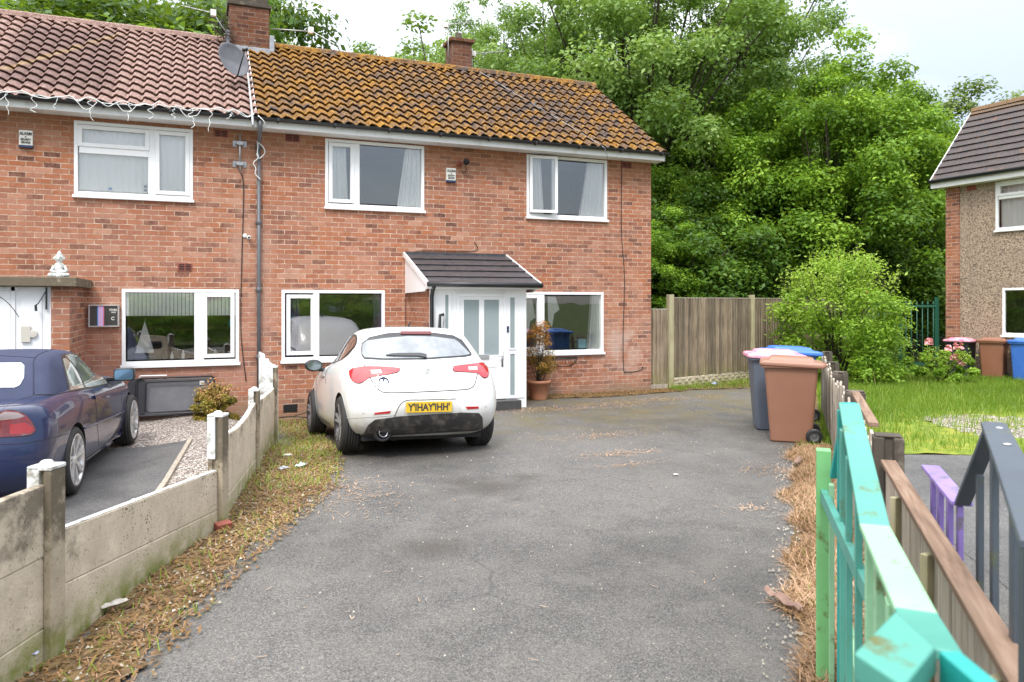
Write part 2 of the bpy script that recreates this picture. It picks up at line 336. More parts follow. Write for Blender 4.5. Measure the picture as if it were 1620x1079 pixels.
def asphalt_mat(name, lo, hi, moss=True):
    m, t, p = newmat(name); v = pos(t); s = N(t, 'ShaderNodeSeparateXYZ', {0: v}).outputs
    vo = N(t, 'ShaderNodeTexVoronoi', {'Scale': 130.0}); t.links.new(v, vo.inputs['Vector'])
    st = N(t, 'ShaderNodeSeparateColor'); t.links.new(vo.outputs['Color'], st.inputs[0])
    chip = ramp(t, st.outputs[0], [(0, g3(.35)), (.45, g3(.82)), (.8, g3(1.2)), (.93, g3(1.5)), (1, (2.0, 1.85, 1.7))])
    base = ramp(t, noise(t, v, .36, 8, .62, .3), [(.34, lo), (.64, hi)])
    c = mix(t, 1.0, base, chip, 'MULTIPLY')
    worn = ramp(t, noise(t, v, 2.2, 6, .65), [(.42, g3(0)), (.7, g3(.4))]); c = mix(t, worn, c, (hi[0]*1.25, hi[1]*1.2, hi[2]*1.15))
    spot = ramp(t, noise(t, v, 1.7, 3, .5), [(.70, g3(0)), (.76, g3(.75))]); c = mix(t, spot, c, (.045, .035, .025))
    if moss:
        for (ox, oy, rr_) in ((2.42, 7.28, .16), (3.15, 7.25, .22), (1.6, 5.4, .30), (2.6, 7.0, .4)):
            dd = N(t, 'ShaderNodeVectorMath', operation='DISTANCE'); t.links.new(v, dd.inputs[0]); dd.inputs[1].default_value = (ox, oy, 0)
            e_ = math_(t, 'ADD', dd.outputs['Value'], math_(t, 'MULTIPLY', noise(t, v, 9, 4), .25)); c = mix(t, ramp(t, e_, [(rr_*.6, g3(.6)), (rr_+.16, g3(0))]), c, (.04, .032, .025))
        crk = N(t, 'ShaderNodeTexVoronoi', {'Scale': .55}, feature='DISTANCE_TO_EDGE'); nn = N(t, 'ShaderNodeTexNoise', {'Scale': 1.8, 'Detail': 6}); t.links.new(v, nn.inputs['Vector']); mv = mix(t, .30, v, nn.outputs['Color']); t.links.new(mv, crk.inputs['Vector'])
        c = mix(t, math_(t, 'MULTIPLY', ramp(t, crk.outputs['Distance'], [(.0, g3(.55)), (.006, g3(0))]), ramp(t, noise(t, v, .7, 2), [(.5, g3(0)), (.6, g3(1))])), c, (.03, .03, .028))
        f = math_(t, 'MULTIPLY', box01(t, s[1], 9.6, 14, 1.2), ramp(t, noise(t, v, 1.6, 6, .65), [(.40, g3(0)), (.62, g3(.75))]))
        c = mix(t, f, c, (.12, .095, .035))
    t.links.new(c, p.inputs['Base Color'])
    wet = ramp(t, noise(t, v, .8, 4, .5), [(.35, g3(.60)), (.65, g3(.70))]); t.links.new(wet, p.inputs['Roughness'])
    p.inputs['Specular IOR Level'].default_value = .5
    bump(t, p, math_(t, 'SUBTRACT', 1.0, vo.outputs['Distance']), .55, .006)
    return m
M['asphalt'] = asphalt_mat('asphalt', (.062, .059, .055), (.128, .122, .115))
M['asphalt2'] = asphalt_mat('asphalt_grey', (.045, .044, .045), (.125, .122, .120), False)
def gravel_mat():
    m, t, p = newmat('gravel'); v = pos(t)
    vo = N(t, 'ShaderNodeTexVoronoi', {'Scale': 42.0}); t.links.new(v, vo.inputs['Vector'])
    st = N(t, 'ShaderNodeSeparateColor'); t.links.new(vo.outputs['Color'], st.inputs[0])
    c = ramp(t, st.outputs[0], [(0, (.18, .14, .12)), (.3, (.40, .33, .28)), (.6, (.56, .47, .41)), (.85, (.66, .60, .54)), (1, (.78, .75, .70))])
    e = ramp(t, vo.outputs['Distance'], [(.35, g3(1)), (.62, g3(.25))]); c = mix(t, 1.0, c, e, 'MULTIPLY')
    t.links.new(c, p.inputs['Base Color']); p.inputs['Roughness'].default_value = .8
    bump(t, p, math_(t, 'SUBTRACT', 1.0, vo.outputs['Distance']), 1, .015); return m
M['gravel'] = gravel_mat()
def soil_mat(name, stops, sc=6):
    m, t, p = newmat(name); v = pos(t)
    c = ramp(t, noise(t, v, sc, 8, .72), stops); t.links.new(c, p.inputs['Base Color']); p.inputs['Roughness'].default_value = .9; p.inputs['Specular IOR Level'].default_value = .2
    bump(t, p, noise(t, v, sc*6, 6, .7), .8, .03); return m
M['debris'] = soil_mat('mossy_soil', [(.3, (.04, .03, .018)), (.45, (.12, .08, .045)), (.56, (.20, .13, .06)), (.66, (.23, .19, .07)), (.75, (.30, .20, .12))], 5)
M['lawn'] = soil_mat('lawn_soil', [(.3, (.08, .11, .02)), (.5, (.18, .24, .03)), (.62, (.30, .28, .05)), (.75, (.30, .24, .10))], 2.5)
M['far_ground'] = soil_mat('far_ground', [(.3, (.03, .045, .012)), (.7, (.07, .09, .02))], .8)
def concrete_mat(name, base=(.42, .39, .33), dark=(.13, .12, .10), moss=True, dlo=.5, dhi=.68):
    m, t, p = newmat(name); v = pos(t); s = N(t, 'ShaderNodeSeparateXYZ', {0: v}).outputs
    c = ramp(t, noise(t, v, 5, 6, .65), [(.3, tuple(x*.78 for x in base)), (.6, base), (.8, tuple(min(1, x*1.25) for x in base))])
    top = N(t, 'ShaderNodeMapRange', {1: .25, 2: .75, 3: -.12, 4: .13}); t.links.new(s[2], top.inputs[0])
    f = math_(t, 'ADD', noise(t, v, 4, 8, .72), top.outputs[0]); c = mix(t, ramp(t, f, [(dlo, g3(0)), (dhi, g3(.85))]), c, dark)
    sp = N(t, 'ShaderNodeTexVoronoi', {'Scale': 34.0}); t.links.new(v, sp.inputs['Vector'])
    c = mix(t, ramp(t, math_(t, 'ADD', sp.outputs['Distance'], noise(t, v, 3, 3)), [(.53, g3(.9)), (.62, g3(0))]), c, (.085, .06, .035)); c = mix(t, ramp(t, noise(t, v, 38, 6, .75), [(.56, g3(0)), (.70, g3(.75))]), c, (.10, .075, .05))
    if moss:
        f = math_(t, 'MULTIPLY', zfade(t, s[2], .02, .22), ramp(t, noise(t, v, 8, 5), [(.35, g3(.2)), (.6, g3(1))])); c = mix(t, f, c, (.20, .22, .06))
    t.links.new(c, p.inputs['Base Color']); p.inputs['Roughness'].default_value = .9; p.inputs['Specular IOR Level'].default_value = .2
    bump(t, p, noise(t, v, 70, 6, .7), .5, .008); return m
M['concrete'] = concrete_mat('concrete_panel', (.60, .51, .39), (.14, .115, .085), True, .55, .72)
M['concrete_post'] = concrete_mat('concrete_post', (.44, .37, .27), (.10, .08, .055), True, .44, .58)
M['concrete_dark'] = concrete_mat('dark_concrete', (.26, .22, .17), (.05, .042, .035), False, .44, .60)
M['rough_white'] = simple('chipped_white_paint', (.66, .67, .65), .6, dirt=(.28, .26, .22), dscale=11, dlo=.52, dhi=.64, b=.3)
def wood_mat(name, c1, c2, c3, ax=2, green=False, sc=10, rot=0):
    m, t, p = newmat(name); v = pos(t)
    if rot: vr = N(t, 'ShaderNodeVectorRotate', rotation_type='Z_AXIS'); t.links.new(v, vr.inputs['Vector']); vr.inputs['Angle'].default_value = rot; v = vr.outputs[0]
    mpn = N(t, 'ShaderNodeMapping'); sca = [sc*3, sc*3, sc*3]; sca[ax] = sc*.22; mpn.inputs['Scale'].default_value = sca; t.links.new(v, mpn.inputs[0])
    g = noise(t, mpn.outputs[0], 1.0, 7, .65, .6); c = ramp(t, g, [(.3, c1), (.5, c2), (.72, c3)])
    c = mix(t, ramp(t, noise(t, v, 1.6, 4), [(.4, g3(0)), (.7, g3(.35))]), c, tuple(x*.55 for x in c1))
    if green:
        s = N(t, 'ShaderNodeSeparateXYZ', {0: v}).outputs
        c = mix(t, math_(t, 'MULTIPLY', zfade(t, s[2], .05, .6), ramp(t, noise(t, v, 5, 4), [(.35, g3(.2)), (.6, g3(.9))])), c, (.22, .21, .08))
    t.links.new(c, p.inputs['Base Color']); p.inputs['Roughness'].default_value = .85; p.inputs['Specular IOR Level'].default_value = .2
    bump(t, p, g, .5, .006); return m
def board_tint(m, w):
    t = m.node_tree; p = t.nodes['Principled BSDF']; src = p.inputs['Base Color'].links[0].from_socket; s = N(t, 'ShaderNodeSeparateXYZ', {0: wpos(t)}).outputs
    f = math_(t, 'FLOOR', math_(t, 'DIVIDE', s[0], w)); wn_ = N(t, 'ShaderNodeTexWhiteNoise', noise_dimensions='1D'); t.links.new(f, wn_.inputs['W'])
    t.links.new(mix(t, 1.0, src, ramp(t, wn_.outputs['Value'], [(0, g3(.62)), (.5, g3(1.0)), (1, (1.25, 1.22, 1.18))]), 'MULTIPLY'), p.inputs['Base Color'])
M['fence_wood'] = wood_mat('weathered_boards', (.13, .10, .07), (.29, .23, .165), (.43, .36, .275), 2, True)
board_tint(M['fence_wood'], .0945)
M['post_wood'] = wood_mat('fence_posts', (.24, .21, .13), (.38, .34, .21), (.46, .42, .29), 2, True)
M['grey_wood'] = wood_mat('grey_boards', (.20, .165, .13), (.38, .33, .27), (.52, .46, .39), 2)
M['rail_wood'] = wood_mat('brown_rail', (.13, .085, .06), (.235, .155, .11), (.34, .24, .175), 0, False, 8, -(math.pi/2-YAW-math.atan(.365)))
def rail_paint(name, c, dirt=(.10, .11, .03), lo=.62, hi=.72):
    return simple(name, tuple(x*.82 for x in c), .48, c2=tuple(min(1, x*1.12) for x in c), scale=2.2, dirt=dirt, dscale=7, dlo=lo-.03, dhi=hi-.02, b=.3, bs=38)
M['teal'] = rail_paint('teal_paint', (.075, .295, .235)); M['lgreen'] = rail_paint('light_green_paint', (.26, .50, .29)); M['green'] = rail_paint('green_paint', (.17, .44, .17))
M['shaded_teal'] = rail_paint('shaded_teal_paint', (.015, .30, .27)); M['slate_paint'] = rail_paint('slate_paint', (.065, .08, .10)); M['purple'] = rail_paint('purple_paint', (.26, .18, .50), lo=.58, hi=.68)  # the second teal has the shade of the board sides put into its colour
M['pebble'] = None
def pebble_mat():
    m, t, p = newmat('pebbledash'); v = pos(t)
    vo = N(t, 'ShaderNodeTexVoronoi', {'Scale': 38.0}); t.links.new(v, vo.inputs['Vector'])
    st = N(t, 'ShaderNodeSeparateColor'); t.links.new(vo.outputs['Color'], st.inputs[0])
    c = ramp(t, st.outputs[0], [(0, (.07, .05, .04)), (.3, (.22, .16, .11)), (.6, (.38, .28, .20)), (1, (.50, .38, .28))])
    c = mix(t, ramp(t, noise(t, v, 1.5, 5), [(.35, g3(.1)), (.7, g3(.55))]), c, (.29, .22, .17))
    t.links.new(c, p.inputs['Base Color']); p.inputs['Roughness'].default_value = .9
    bump(t, p, math_(t, 'SUBTRACT', 1.0, vo.outputs['Distance']), .9, .01); return m
M['pebble'] = pebble_mat()
M['leaf_a'] = leaf_mat('leaf_bright', (.07, .155, .012), (.21, .38, .03), (.38, .55, .06), .42)
M['leaf_b'] = leaf_mat('leaf_mid', (.09, .17, .035), (.22, .36, .085), (.42, .55, .20), .42)
M['leaf_dark'] = leaf_mat('leaf_dark', (.035, .085, .010), (.085, .18, .02), (.18, .31, .035), .36)  # understorey green, with the shade inside the wood put into the colour
M['leaf_grey'] = leaf_mat('leaf_greygreen', (.07, .12, .03), (.17, .24, .06), (.27, .33, .12))
M['leaf_bush'] = leaf_mat('leaf_bush', (.12, .25, .02), (.32, .50, .05), (.50, .62, .14), .48)
M['leaf_autumn'] = leaf_mat('leaf_copper', (.20, .15, .02), (.42, .18, .035), (.58, .22, .06), .3)
M['leaf_mixed'] = leaf_mat('leaf_mixed', (.16, .19, .03), (.40, .28, .06), (.58, .26, .15), .3)
M['bark'] = soil_mat('bark', [(.3, (.03, .024, .018)), (.6, (.09, .075, .055)), (.8, (.15, .13, .10))], 9)
M['grass'] = leaf_mat('grass', (.10, .19, .018), (.23, .345, .035), (.48, .46, .13), .38)
M['straw'] = leaf_mat('straw', (.20, .11, .06), (.50, .31, .19), (.74, .54, .38), .2, .7)
M['litter_leaf'] = leaf_mat('dead_leaf', (.07, .035, .016), (.28, .155, .065), (.40, .28, .11), .2, .8)
M['petal'] = simple('pink_petal', (.78, .26, .30), .6, c2=(.85, .45, .45), scale=30)
M['terracotta'] = simple('terracotta', (.40, .16, .09), .6, c2=(.50, .24, .14), scale=8)
# ------------------------------------------------------------------ ground
def sheet(name, x0, x1, y0, y1, step, z, mat, poly=None, kind='structure', lump=0, edge=0):
    rnd = random.Random(5); bm = bmesh.new()
    if not poly: poly = [(x0, y0), (x1, y0), (x1, y1), (x0, y1)]
    P = []
    for i in range(len(poly)):
        p, q = poly[i], poly[(i+1) % len(poly)]; L = math.hypot(q[0]-p[0], q[1]-p[1]); n = max(1, int(L/step)); d = Vector((q[1]-p[1], p[0]-q[0]))/max(L, 1e-6)
        for j in range(n): w = rnd.uniform(-edge, edge) if j else 0; P.append((p[0]+(q[0]-p[0])*j/n+d.x*w, p[1]+(q[1]-p[1])*j/n+d.y*w))
    pa = np.array(P); lo, hi = pa.min(0), pa.max(0); gx, gy = np.meshgrid(np.arange(lo[0]+step/2, hi[0], step), np.arange(lo[1]+step/2, hi[1], step)); G0 = np.c_[gx.ravel(), gy.ravel()]
    ins = np.zeros(len(G0), bool); j = len(P)-1
    for i in range(len(P)):
        xi, yi = P[i]; xj, yj = P[j]; ins ^= ((yi > G0[:, 1]) != (yj > G0[:, 1])) & (G0[:, 0] < (xj-xi)*(G0[:, 1]-yi)/(yj-yi+1e-12)+xi); j = i
    G0 = G0[ins]; dmin = np.array([((pa-g)**2).sum(1).min() for g in G0]) if len(G0) else np.array([])
    G0 = G0[dmin > (step*.4)**2] if len(G0) else G0
    vs, es, fs, *_ = delaunay_2d_cdt([Vector(p) for p in P]+[Vector(g) for g in G0], [], [list(range(len(P)))], 1, 1e-5)
    vv = [bm.verts.new((v[0], v[1], 0)) for v in vs]
    for f in fs: bm.faces.new([vv[i] for i in f])
    bmesh.ops.recalc_face_normals(bm, faces=bm.faces)
    if bm.faces and sum(f.normal.z for f in bm.faces) < 0: bmesh.ops.reverse_faces(bm, faces=bm.faces)
    for v in bm.verts:
        v.co.z = gz(v.co.x, v.co.y)+z+(rnd.uniform(-lump, lump) if lump else 0)
    me = bpy.data.meshes.new(name); bm.to_mesh(me); bm.free()
    setbase(); o = link_mesh(name, me, M[mat] if isinstance(mat, str) else mat, smooth=True); tag(o, kind=kind); return o
# one big sheet to the horizon with a finer middle
bm_ = MB(); xs = [-900, -60, -12]+[-12+i*.5 for i in range(1, 84)]+[60, 300, 900]; ys = [-900, -60, -8]+[-8+i*.5 for i in range(1, 60)]+[40, 120, 900]
vv = [(x, y, gz(x, y)-.06) for y in ys for x in xs]; nxs = len(xs)
bm_.add(vv, [(j*nxs+i, j*nxs+i+1, (j+1)*nxs+i+1, (j+1)*nxs+i) for j in range(len(ys)-1) for i in range(nxs-1)])
gr = bm_.build('ground', M['far_ground'], smooth=True, fix=False); tag(gr, kind='structure')
FA, FB, FC, FD = (-.75, 4.62), (.13, 6.62), (.54, 8.72), (.91, 10.76)      # concrete fence posts on the left
F0 = (-1.63, 2.62)
sheet('driveway', -3, 12.5, -6, 13.6, .5, 0, 'asphalt', [(-2.9, -5.9), (3.4, -5.9), (3.1, .6), (12.2, 9.8), (12.2, 13.3), (.8, 13.4), (.8, 9), (.2, 6.7), (-.7, 4.6)])
sheet('driveway_neighbour', -9, .1, -3, 10.85, .5, .003, 'asphalt2', [(-9, -3), (-2.2, -3), (-.80, 4.2), (-.36, 8.11), (-.16, 10.84), (-9, 10.84)])
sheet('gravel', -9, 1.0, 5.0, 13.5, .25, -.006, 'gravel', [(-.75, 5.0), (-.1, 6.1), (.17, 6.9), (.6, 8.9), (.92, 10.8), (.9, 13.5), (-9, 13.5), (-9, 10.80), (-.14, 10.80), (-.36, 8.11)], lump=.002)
sheet('verge', -.9, 3.2, 3.8, 13.5, .12, .008, 'debris', [(-1.6, 2.7), (-.78, 4.6), (.08, 6.55), (.50, 8.7), (.88, 10.8), (.88, 13.44), (1.7, 13.44), (1.75, 12), (1.6, 10), (1.45, 8.6), (1.1, 7.6), (.80, 6.9), (.25, 5.7), (-.35, 4.1), (-1.2, 2.5)], lump=.008, edge=.07)
sheet('verge', 5.3, 9.4, 12.7, 13.9, .1, .008, 'debris', [(5.3, 13.15), (7.0, 12.75), (9.2, 13.0), (9.2, 13.9), (5.3, 13.44)], lump=.01)
sheet('verge', 9.0, 14, 12.6, 15, .15, .008, 'debris', [(9.1, 13.2), (11.2, 12.75), (12.5, 12.6), (14, 13), (14, 15.0), (9.2, 13.6)], lump=.01)
sheet('verge', 1.0, 12.6, -1, 13, .12, .007, 'debris', [(2.3, 1.75), (4.3, 3.75), (7.2, 7.0), (12.2, 12.6), (11.95, 12.95), (6.8, 7.35), (3.55, 3.90), (2.15, 2.2)], lump=.006, edge=.03)
sheet('road', 1.2, 13, -5, 8.5, .5, .004, 'asphalt2', [(3.0, .6), (1.4, -4.9), (13, -4.9), (13, 3.0), (8.99, 5.99), (7.4, 6.7), (6.6, 6.1)])
sheet('lawn', 6, 18, 3, 16.5, .15, .012, 'lawn', [(7.0, 6.98), (9.0, 6.02), (17.6, 1.2), (18, 3), (18, 16.5), (14, 15), (12.3, 12.7)], lump=.012)
sheet('gravel_patch', 9.3, 13.2, 6.3, 9.8, .12, .018, 'gravel', [(9.7, 7.0), (10.6, 6.5), (11.7, 6.6), (12.2, 7.6), (11.4, 8.5), (10.5, 8.6), (9.9, 7.9)], lump=.008, edge=.12)
# ------------------------------------------------------------------ houses
WY = 13.45
def wall_face(mb, x0, x1, z0, z1, holes, y, thick, m=0, T=None):
    """outer face at y (facing -Y) with rectangular holes and reveals going in"""
    xs = sorted({x0, x1, *[h[0] for h in holes], *[h[1] for h in holes]}); zs = sorted({z0, z1, *[h[2] for h in holes], *[h[3] for h in holes]})
    T = T or (lambda v: v)
    for i in range(len(xs)-1):
        for j in range(len(zs)-1):
            cx, cz = (xs[i]+xs[i+1])/2, (zs[j]+zs[j+1])/2
            if any(h[0] < cx < h[1] and h[2] < cz < h[3] for h in holes): continue
            mb.add([T(v) for v in [(xs[i], y, zs[j]), (xs[i+1], y, zs[j]), (xs[i+1], y, zs[j+1]), (xs[i], y, zs[j+1])]], [(0, 1, 2, 3)], m)
    for a, b, c, d in holes:
        q = [(a, c), (b, c), (b, d), (a, d)]
        for k in range(4):
            p, r = q[k], q[(k+1) % 4]
            mb.add([T(v) for v in [(p[0], y, p[1]), (p[0], y+thick, p[1]), (r[0], y+thick, r[1]), (r[0], y, r[1])]], [(0, 1, 2, 3)], m)
def wavy(name, x0, x1, z0, z1, y, parent, mat, amp=.025, waves=7, gather=0.0, T=None, top_in=0.0):
    nx = 60; nz = 8; V = []; F = []
    rnd = random.Random(int(x0*100+z0*10)); ph = rnd.random()*6
    for j in range(nz+1):
        tz = j/nz; w = 1-gather*tz
        for i in range(nx+1):
            t = i/nx; x = x0+(x1-x0)*(t*w if top_in >= 0 else 1-(1-t)*w)
            V.append((x, y+amp*math.sin(t*waves*6.283+ph+.6*math.sin(tz*3))+amp*.5*math.sin(t*waves*2.7*6.283), z0+(z1-z0)*tz))
    if T: V = [T(v) for v in V]
    for j in range(nz):
        for i in range(nx): a = j*(nx+1)+i; F.append((a, a+1, a+nx+2, a+nx+1))
    mb = MB(); mb.add(V, F); return mb.build(name, mat, parent, smooth=True, fix=False)
def window(parent, x0, x1, z0, z1, panes, y=WY, T=None, sill=True, fw=.055, open_sash=None, label=None):
    """panes: list of (xa, xb, za, zb, sash) glazed openings; returns window part"""
    T = T or (lambda v: v); fy0, fy1 = y-.012, y+.058
    mb = MB()
    def bx(a, b): 
        n = len(mb.v); mb.box(a, b)
        for k in range(n, len(mb.v)): mb.v[k] = tuple(T(mb.v[k]))
    bx((x0, fy0, z0), (x0+fw, fy1, z1)); bx((x1-fw, fy0, z0), (x1, fy1, z1)); bx((x0+fw, fy0, z1-fw), (x1-fw, fy1, z1)); bx((x0+fw, fy0, z0), (x1-fw, fy1, z0+fw))
    xs = sorted({p[1] for p in panes if p[1] < x1-fw-.01})
    if sill:
        bx((x0-.02, y-.055, z0-.05), (x1+.02, y+.04, z0-.002))
    # mullions between pane columns
    cols = sorted({(p[0], p[1]) for p in panes})
    for k in range(len(cols)-1): bx((cols[k][1], fy0+.004, z0+fw), (cols[k+1][0], fy1-.004, z1-fw))
    for c in cols:
        rows = sorted([p for p in panes if (p[0], p[1]) == c], key=lambda p: p[2])
        for k in range(len(rows)-1): bx((c[0], fy0+.004, rows[k][3]), (c[1], fy1-.004, rows[k+1][2]))
    w = mb.build('window', M['upvc'], parent, bevel=.006); 
    if label: w['label'] = label
    for (xa, xb, za, zb, sash) in panes:
        if open_sash == (xa, xb): continue
        if sash:
            s = MB(); t = .045; ya, yb = fy0-.012, fy1-.02
            for a, b in [((xa-.018, ya, za-.018), (xa+t, yb, zb+.018)), ((xb-t, ya, za-.018), (xb+.018, yb, zb+.018)), ((xa+t, ya, zb-t), (xb-t, yb, zb+.018)), ((xa+t, ya, za-.018), (xb-t, yb, za+t))]:
                n = len(s.v); s.box(a, b)
                for k in range(n, len(s.v)): s.v[k] = tuple(T(s.v[k]))
            s.build('sash', M['upvc'], w, bevel=.005)
        g = MB(); g.add([T(v) for v in [(xa, y+.02, za), (xb, y+.02, za), (xb, y+.02, zb), (xa, y+.02, zb)]], [(0, 1, 2, 3)]); g.build('pane', M['glass'], w, fix=False)
    return w
def tiled_roof(mb, x0, x1, eave, ridge, rows, wave, amp, step, dx=8, m=0, thick=.02, T=None, flat=False, rnd=None):
    """corrugated interlocking tiles between eave (y,z) and ridge (y,z)"""
    T = T or (lambda v: v); ey, ez = eave; ry, rz = ridge
    L = math.hypot(ry-ey, rz-ez); dy, dz = (ry-ey)/L, (rz-ez)/L; ny, nz = -dz, dy
    if nz < 0: ny, nz = -ny, -nz
    n = max(2, int((x1-x0)/wave*dx)); V = []; F = []; g = L/rows; prof = []
    rr = random.Random(3)
    for k in range(rows):
        prof += [(k*g+.028, -.004, k), (k*g-.016, step-.017, k), (k*g-.020, step, k), (k*g+g*.5, step*.58, k)]
    prof.append((L, step*.1, rows))
    jit = [[rr.gauss(0, .0028) for _ in range(int((x1-x0)/wave)+3)] for _ in range(rows+1)]
    for (s_, h, k) in prof:
        for i in range(n+1):
            x = x0+(x1-x0)*i/n; ph = ((x-x0)/wave) % 1.0
            if flat: wv = 0
            else: wv = amp*(math.sin(ph*6.283)+.42*math.sin(ph*12.566+.5)+.12*math.sin(ph*18.85+.5))
            j = jit[k][int((x-x0)/wave)]*(1 if h else .3)
            hh = h+wv+j+.004*math.sin(x*1.3+s_); V.append(T((x, ey+dy*s_+ny*hh+0*dy, ez+dz*s_+nz*hh)))
    R_ = len(prof)
    for r in range(R_-1):
        for i in range(n): a = r*(n+1)+i; F.append((a, a+1, a+n+2, a+n+1))
    mb.add(V, F, m)
EAVE = (13.10, 4.86); RIDGE = (16.2, 7.03); BACK = (19.3, 4.86)
def make_house(name, label, x0, x1, holes, roofm, parts):
    h = thing(name, label, 'house', (x0, WY, 0))
    mb = MB(); wall_face(mb, x0, x1, -.35, 4.8, holes, WY, .10)
    mb.add([(x0, WY, -.35), (x0, 19.0, -.35), (x0, 19.0, 4.8), (x0, 16.2, 6.95), (x0, WY, 4.8)], [(0, 1, 2, 3, 4)])
    mb.add([(x1, WY, -.35), (x1, 19.0, -.35), (x1, 19.0, 4.8), (x1, 16.2, 6.95), (x1, WY, 4.8)], [(4, 3, 2, 1, 0)])
    mb.add([(x0, 19, -.35), (x1, 19, -.35), (x1, 19, 4.8), (x0, 19, 4.8)], [(3, 2, 1, 0)])
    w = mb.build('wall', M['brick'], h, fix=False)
    # rooms behind the windows
    rb = MB()
    for a, b, c, d in holes:
        X0, X1 = max(x0+.1, a-.7), min(x1-.1, b+.7); Z0, Z1 = (2.75, 4.75) if c > 2.5 else (.25, 2.5); Y1 = WY+3.2
        rb.add([(X0, WY+.11, Z0), (X1, WY+.11, Z0), (X1, Y1, Z0), (X0, Y1, Z0), (X0, WY+.11, Z1), (X1, WY+.11, Z1), (X1, Y1, Z1), (X0, Y1, Z1)], [(0, 1, 2, 3), (4, 7, 6, 5), (1, 5, 6, 2), (2, 6, 7, 3), (3, 7, 4, 0)])
        xs = [X0, a, b, X1]; 
        for q in [((X0, Z0), (a, Z1)), ((b, Z0), (X1, Z1)), ((a, Z0), (b, c)), ((a, d), (b, Z1))]:
            (u0, v0), (u1, v1) = q
            rb.add([(u0, WY+.112, v0), (u1, WY+.112, v0), (u1, WY+.112, v1), (u0, WY+.112, v1)], [(0, 1, 2, 3)])
    rb.build('interior', M['room'], h, fix=False)
    r = MB(); xr0 = x0-.02 if name == 'terraced_house' else x0+.004; xr1 = x1 if name == 'terraced_house' else x1+.14
    tiled_roof(r, xr0, xr1, EAVE, RIDGE, 13, .205, .026, .050, 8)
    r.add([(xr0, RIDGE[0], RIDGE[1]), (xr1, RIDGE[0], RIDGE[1]), (xr1, BACK[0], BACK[1]), (xr0, BACK[0], BACK[1])], [(0, 1, 2, 3)])
    rf = r.build('roof', M[roofm], h, fix=False, smooth=False)
    # ridge tiles
    rt = MB(); nn = int((xr1-xr0)/.45)
    for k in range(nn):
        a = xr0+(xr1-xr0)*k/nn; b = xr0+(xr1-xr0)*(k+1)/nn+.012
        pr = [(-.14, -.075), (-.11, .01), (-.05, .045), (0.05, .045), (.11, .01), (.14, -.075)]
        rt.prism([(RIDGE[0]+p, RIDGE[1]+.035+q+(.004 if k % 2 else 0)) for p, q in pr], 'x', a, b)
    rt.build('ridge_tile', M[roofm], rf, smooth=False)
    return h, w, rf
NU = (-1.82, -.12, 3.49, 4.64); NL = (-1.16, .59, .82, 2.03)
WA = (2.0, 3.78, 3.49, 4.67); WB = (5.82, 7.59, 3.48, 4.68); WC = (1.27, 3.05, .82, 2.03); WD = (5.62, 7.51, .82, 2.02)
PXL = .86; PXR = 8.63
hn, wn_, rfn = make_house('terraced_house', 'brick house with pinkish red tiled roof, flat porch canopy and fairy lights', -8.2, PXL, [NU, NL, (-5.0, -3.4, 3.49, 4.64)], 'roof_pink', None)
# windows of the left house
setbase(hn.location)
window(hn, *NU, [(-1.75, -.78, 4.26, 4.56, True), (-1.75, -.78, 3.57, 4.14, False), (-.66, -.19, 3.57, 4.56, True)])
window(hn, *NL, [(-1.08, -.10, .90, 1.95, False), (.05, .50, .92, 1.95, True)])
window(hn, -5.0, -3.4, 3.49, 4.64, [(-4.93, -4.3, 3.57, 4.56, True), (-4.2, -3.47, 3.57, 4.56, False)])
wavy('net_curtain', -1.78, -.15, 3.5, 4.6, WY+.10, hn, M['curtain'], .012, 16)
mbb = MB()
for a, b in [(-1.10, -.08), (.03, .52)]:
    k = a
    while k < b:
        mbb.box((k, WY+.045, 1.60), (k+.050, WY+.053, 1.99)); k += .058
mbb.build('window_blind', M['curtain'], hn)
# small things seen on the upstairs sill of the left house
for nme, x, w_, hh, lab in [('bottle', -1.33, .05, .13, 'small blue and white bottle on the upstairs sill of the left house'), ('picture_card', -.88, .12, .16, 'white card with printed squares on the upstairs sill of the left house')]:
    setbase((x, WY+.10, 3.56)); b = MB()
    if nme == 'bottle':
        b.lathe([(0, 0), (.022, 0), (.024, .02), (.023, .08), (.012, .1), (.012, .125), (0, .13)], (x, WY+.09, 3.56), n=12); o = b.build(nme, M['curtain'], smooth=True)
        c = MB(); c.lathe([(.0245, .03), (.0245, .075)], (x, WY+.09, 3.56), n=12); c.build('label_band', simple('bottle_blue', (.08, .16, .5), .4), o)
    else:
        b.prism([(WY+.09, 3.56), (WY+.15, 3.56), (WY+.13, 3.74), (WY+.11, 3.74)], 'x', x, x+w_+.06); o = b.build(nme, M['upvc'], bevel=.003)
        c = MB()
        for i in range(2):
            for j in range(2): 
                if (i, j) != (1, 1): c.box((x+.035+i*.06, WY+.083-.0, 3.60+j*.06), (x+.075+i*.06, WY+.0905+.004*j, 3.64+j*.06))
        c.build('print', M['navy'], o)
    tag(o, lab, 'bottle' if nme == 'bottle' else 'card')
sh = simple('sail_white', (.85, .85, .84), .7)
t = thing('model_boat', 'white sailed model boat behind the left ground floor window', 'model boat', (-.82, WY+.16, .90)); m = MB(); m.prism([(-.98, 1.0), (-.70, 1.0), (-.84, 1.52)], 'y', WY+.15, WY+.165); m.build('sail', sh, t); m = MB(); m.prism([(-1.02, .96), (-.66, .96), (-.72, .90), (-.94, .90)], 'y', WY+.12, WY+.19); m.build('hull', M['navy'], t, bevel=.006); m = MB(); m.tube([(-.84, WY+.158, .95), (-.84, WY+.158, 1.56)], .006, 6); m.build('mast', M['bark'], t)
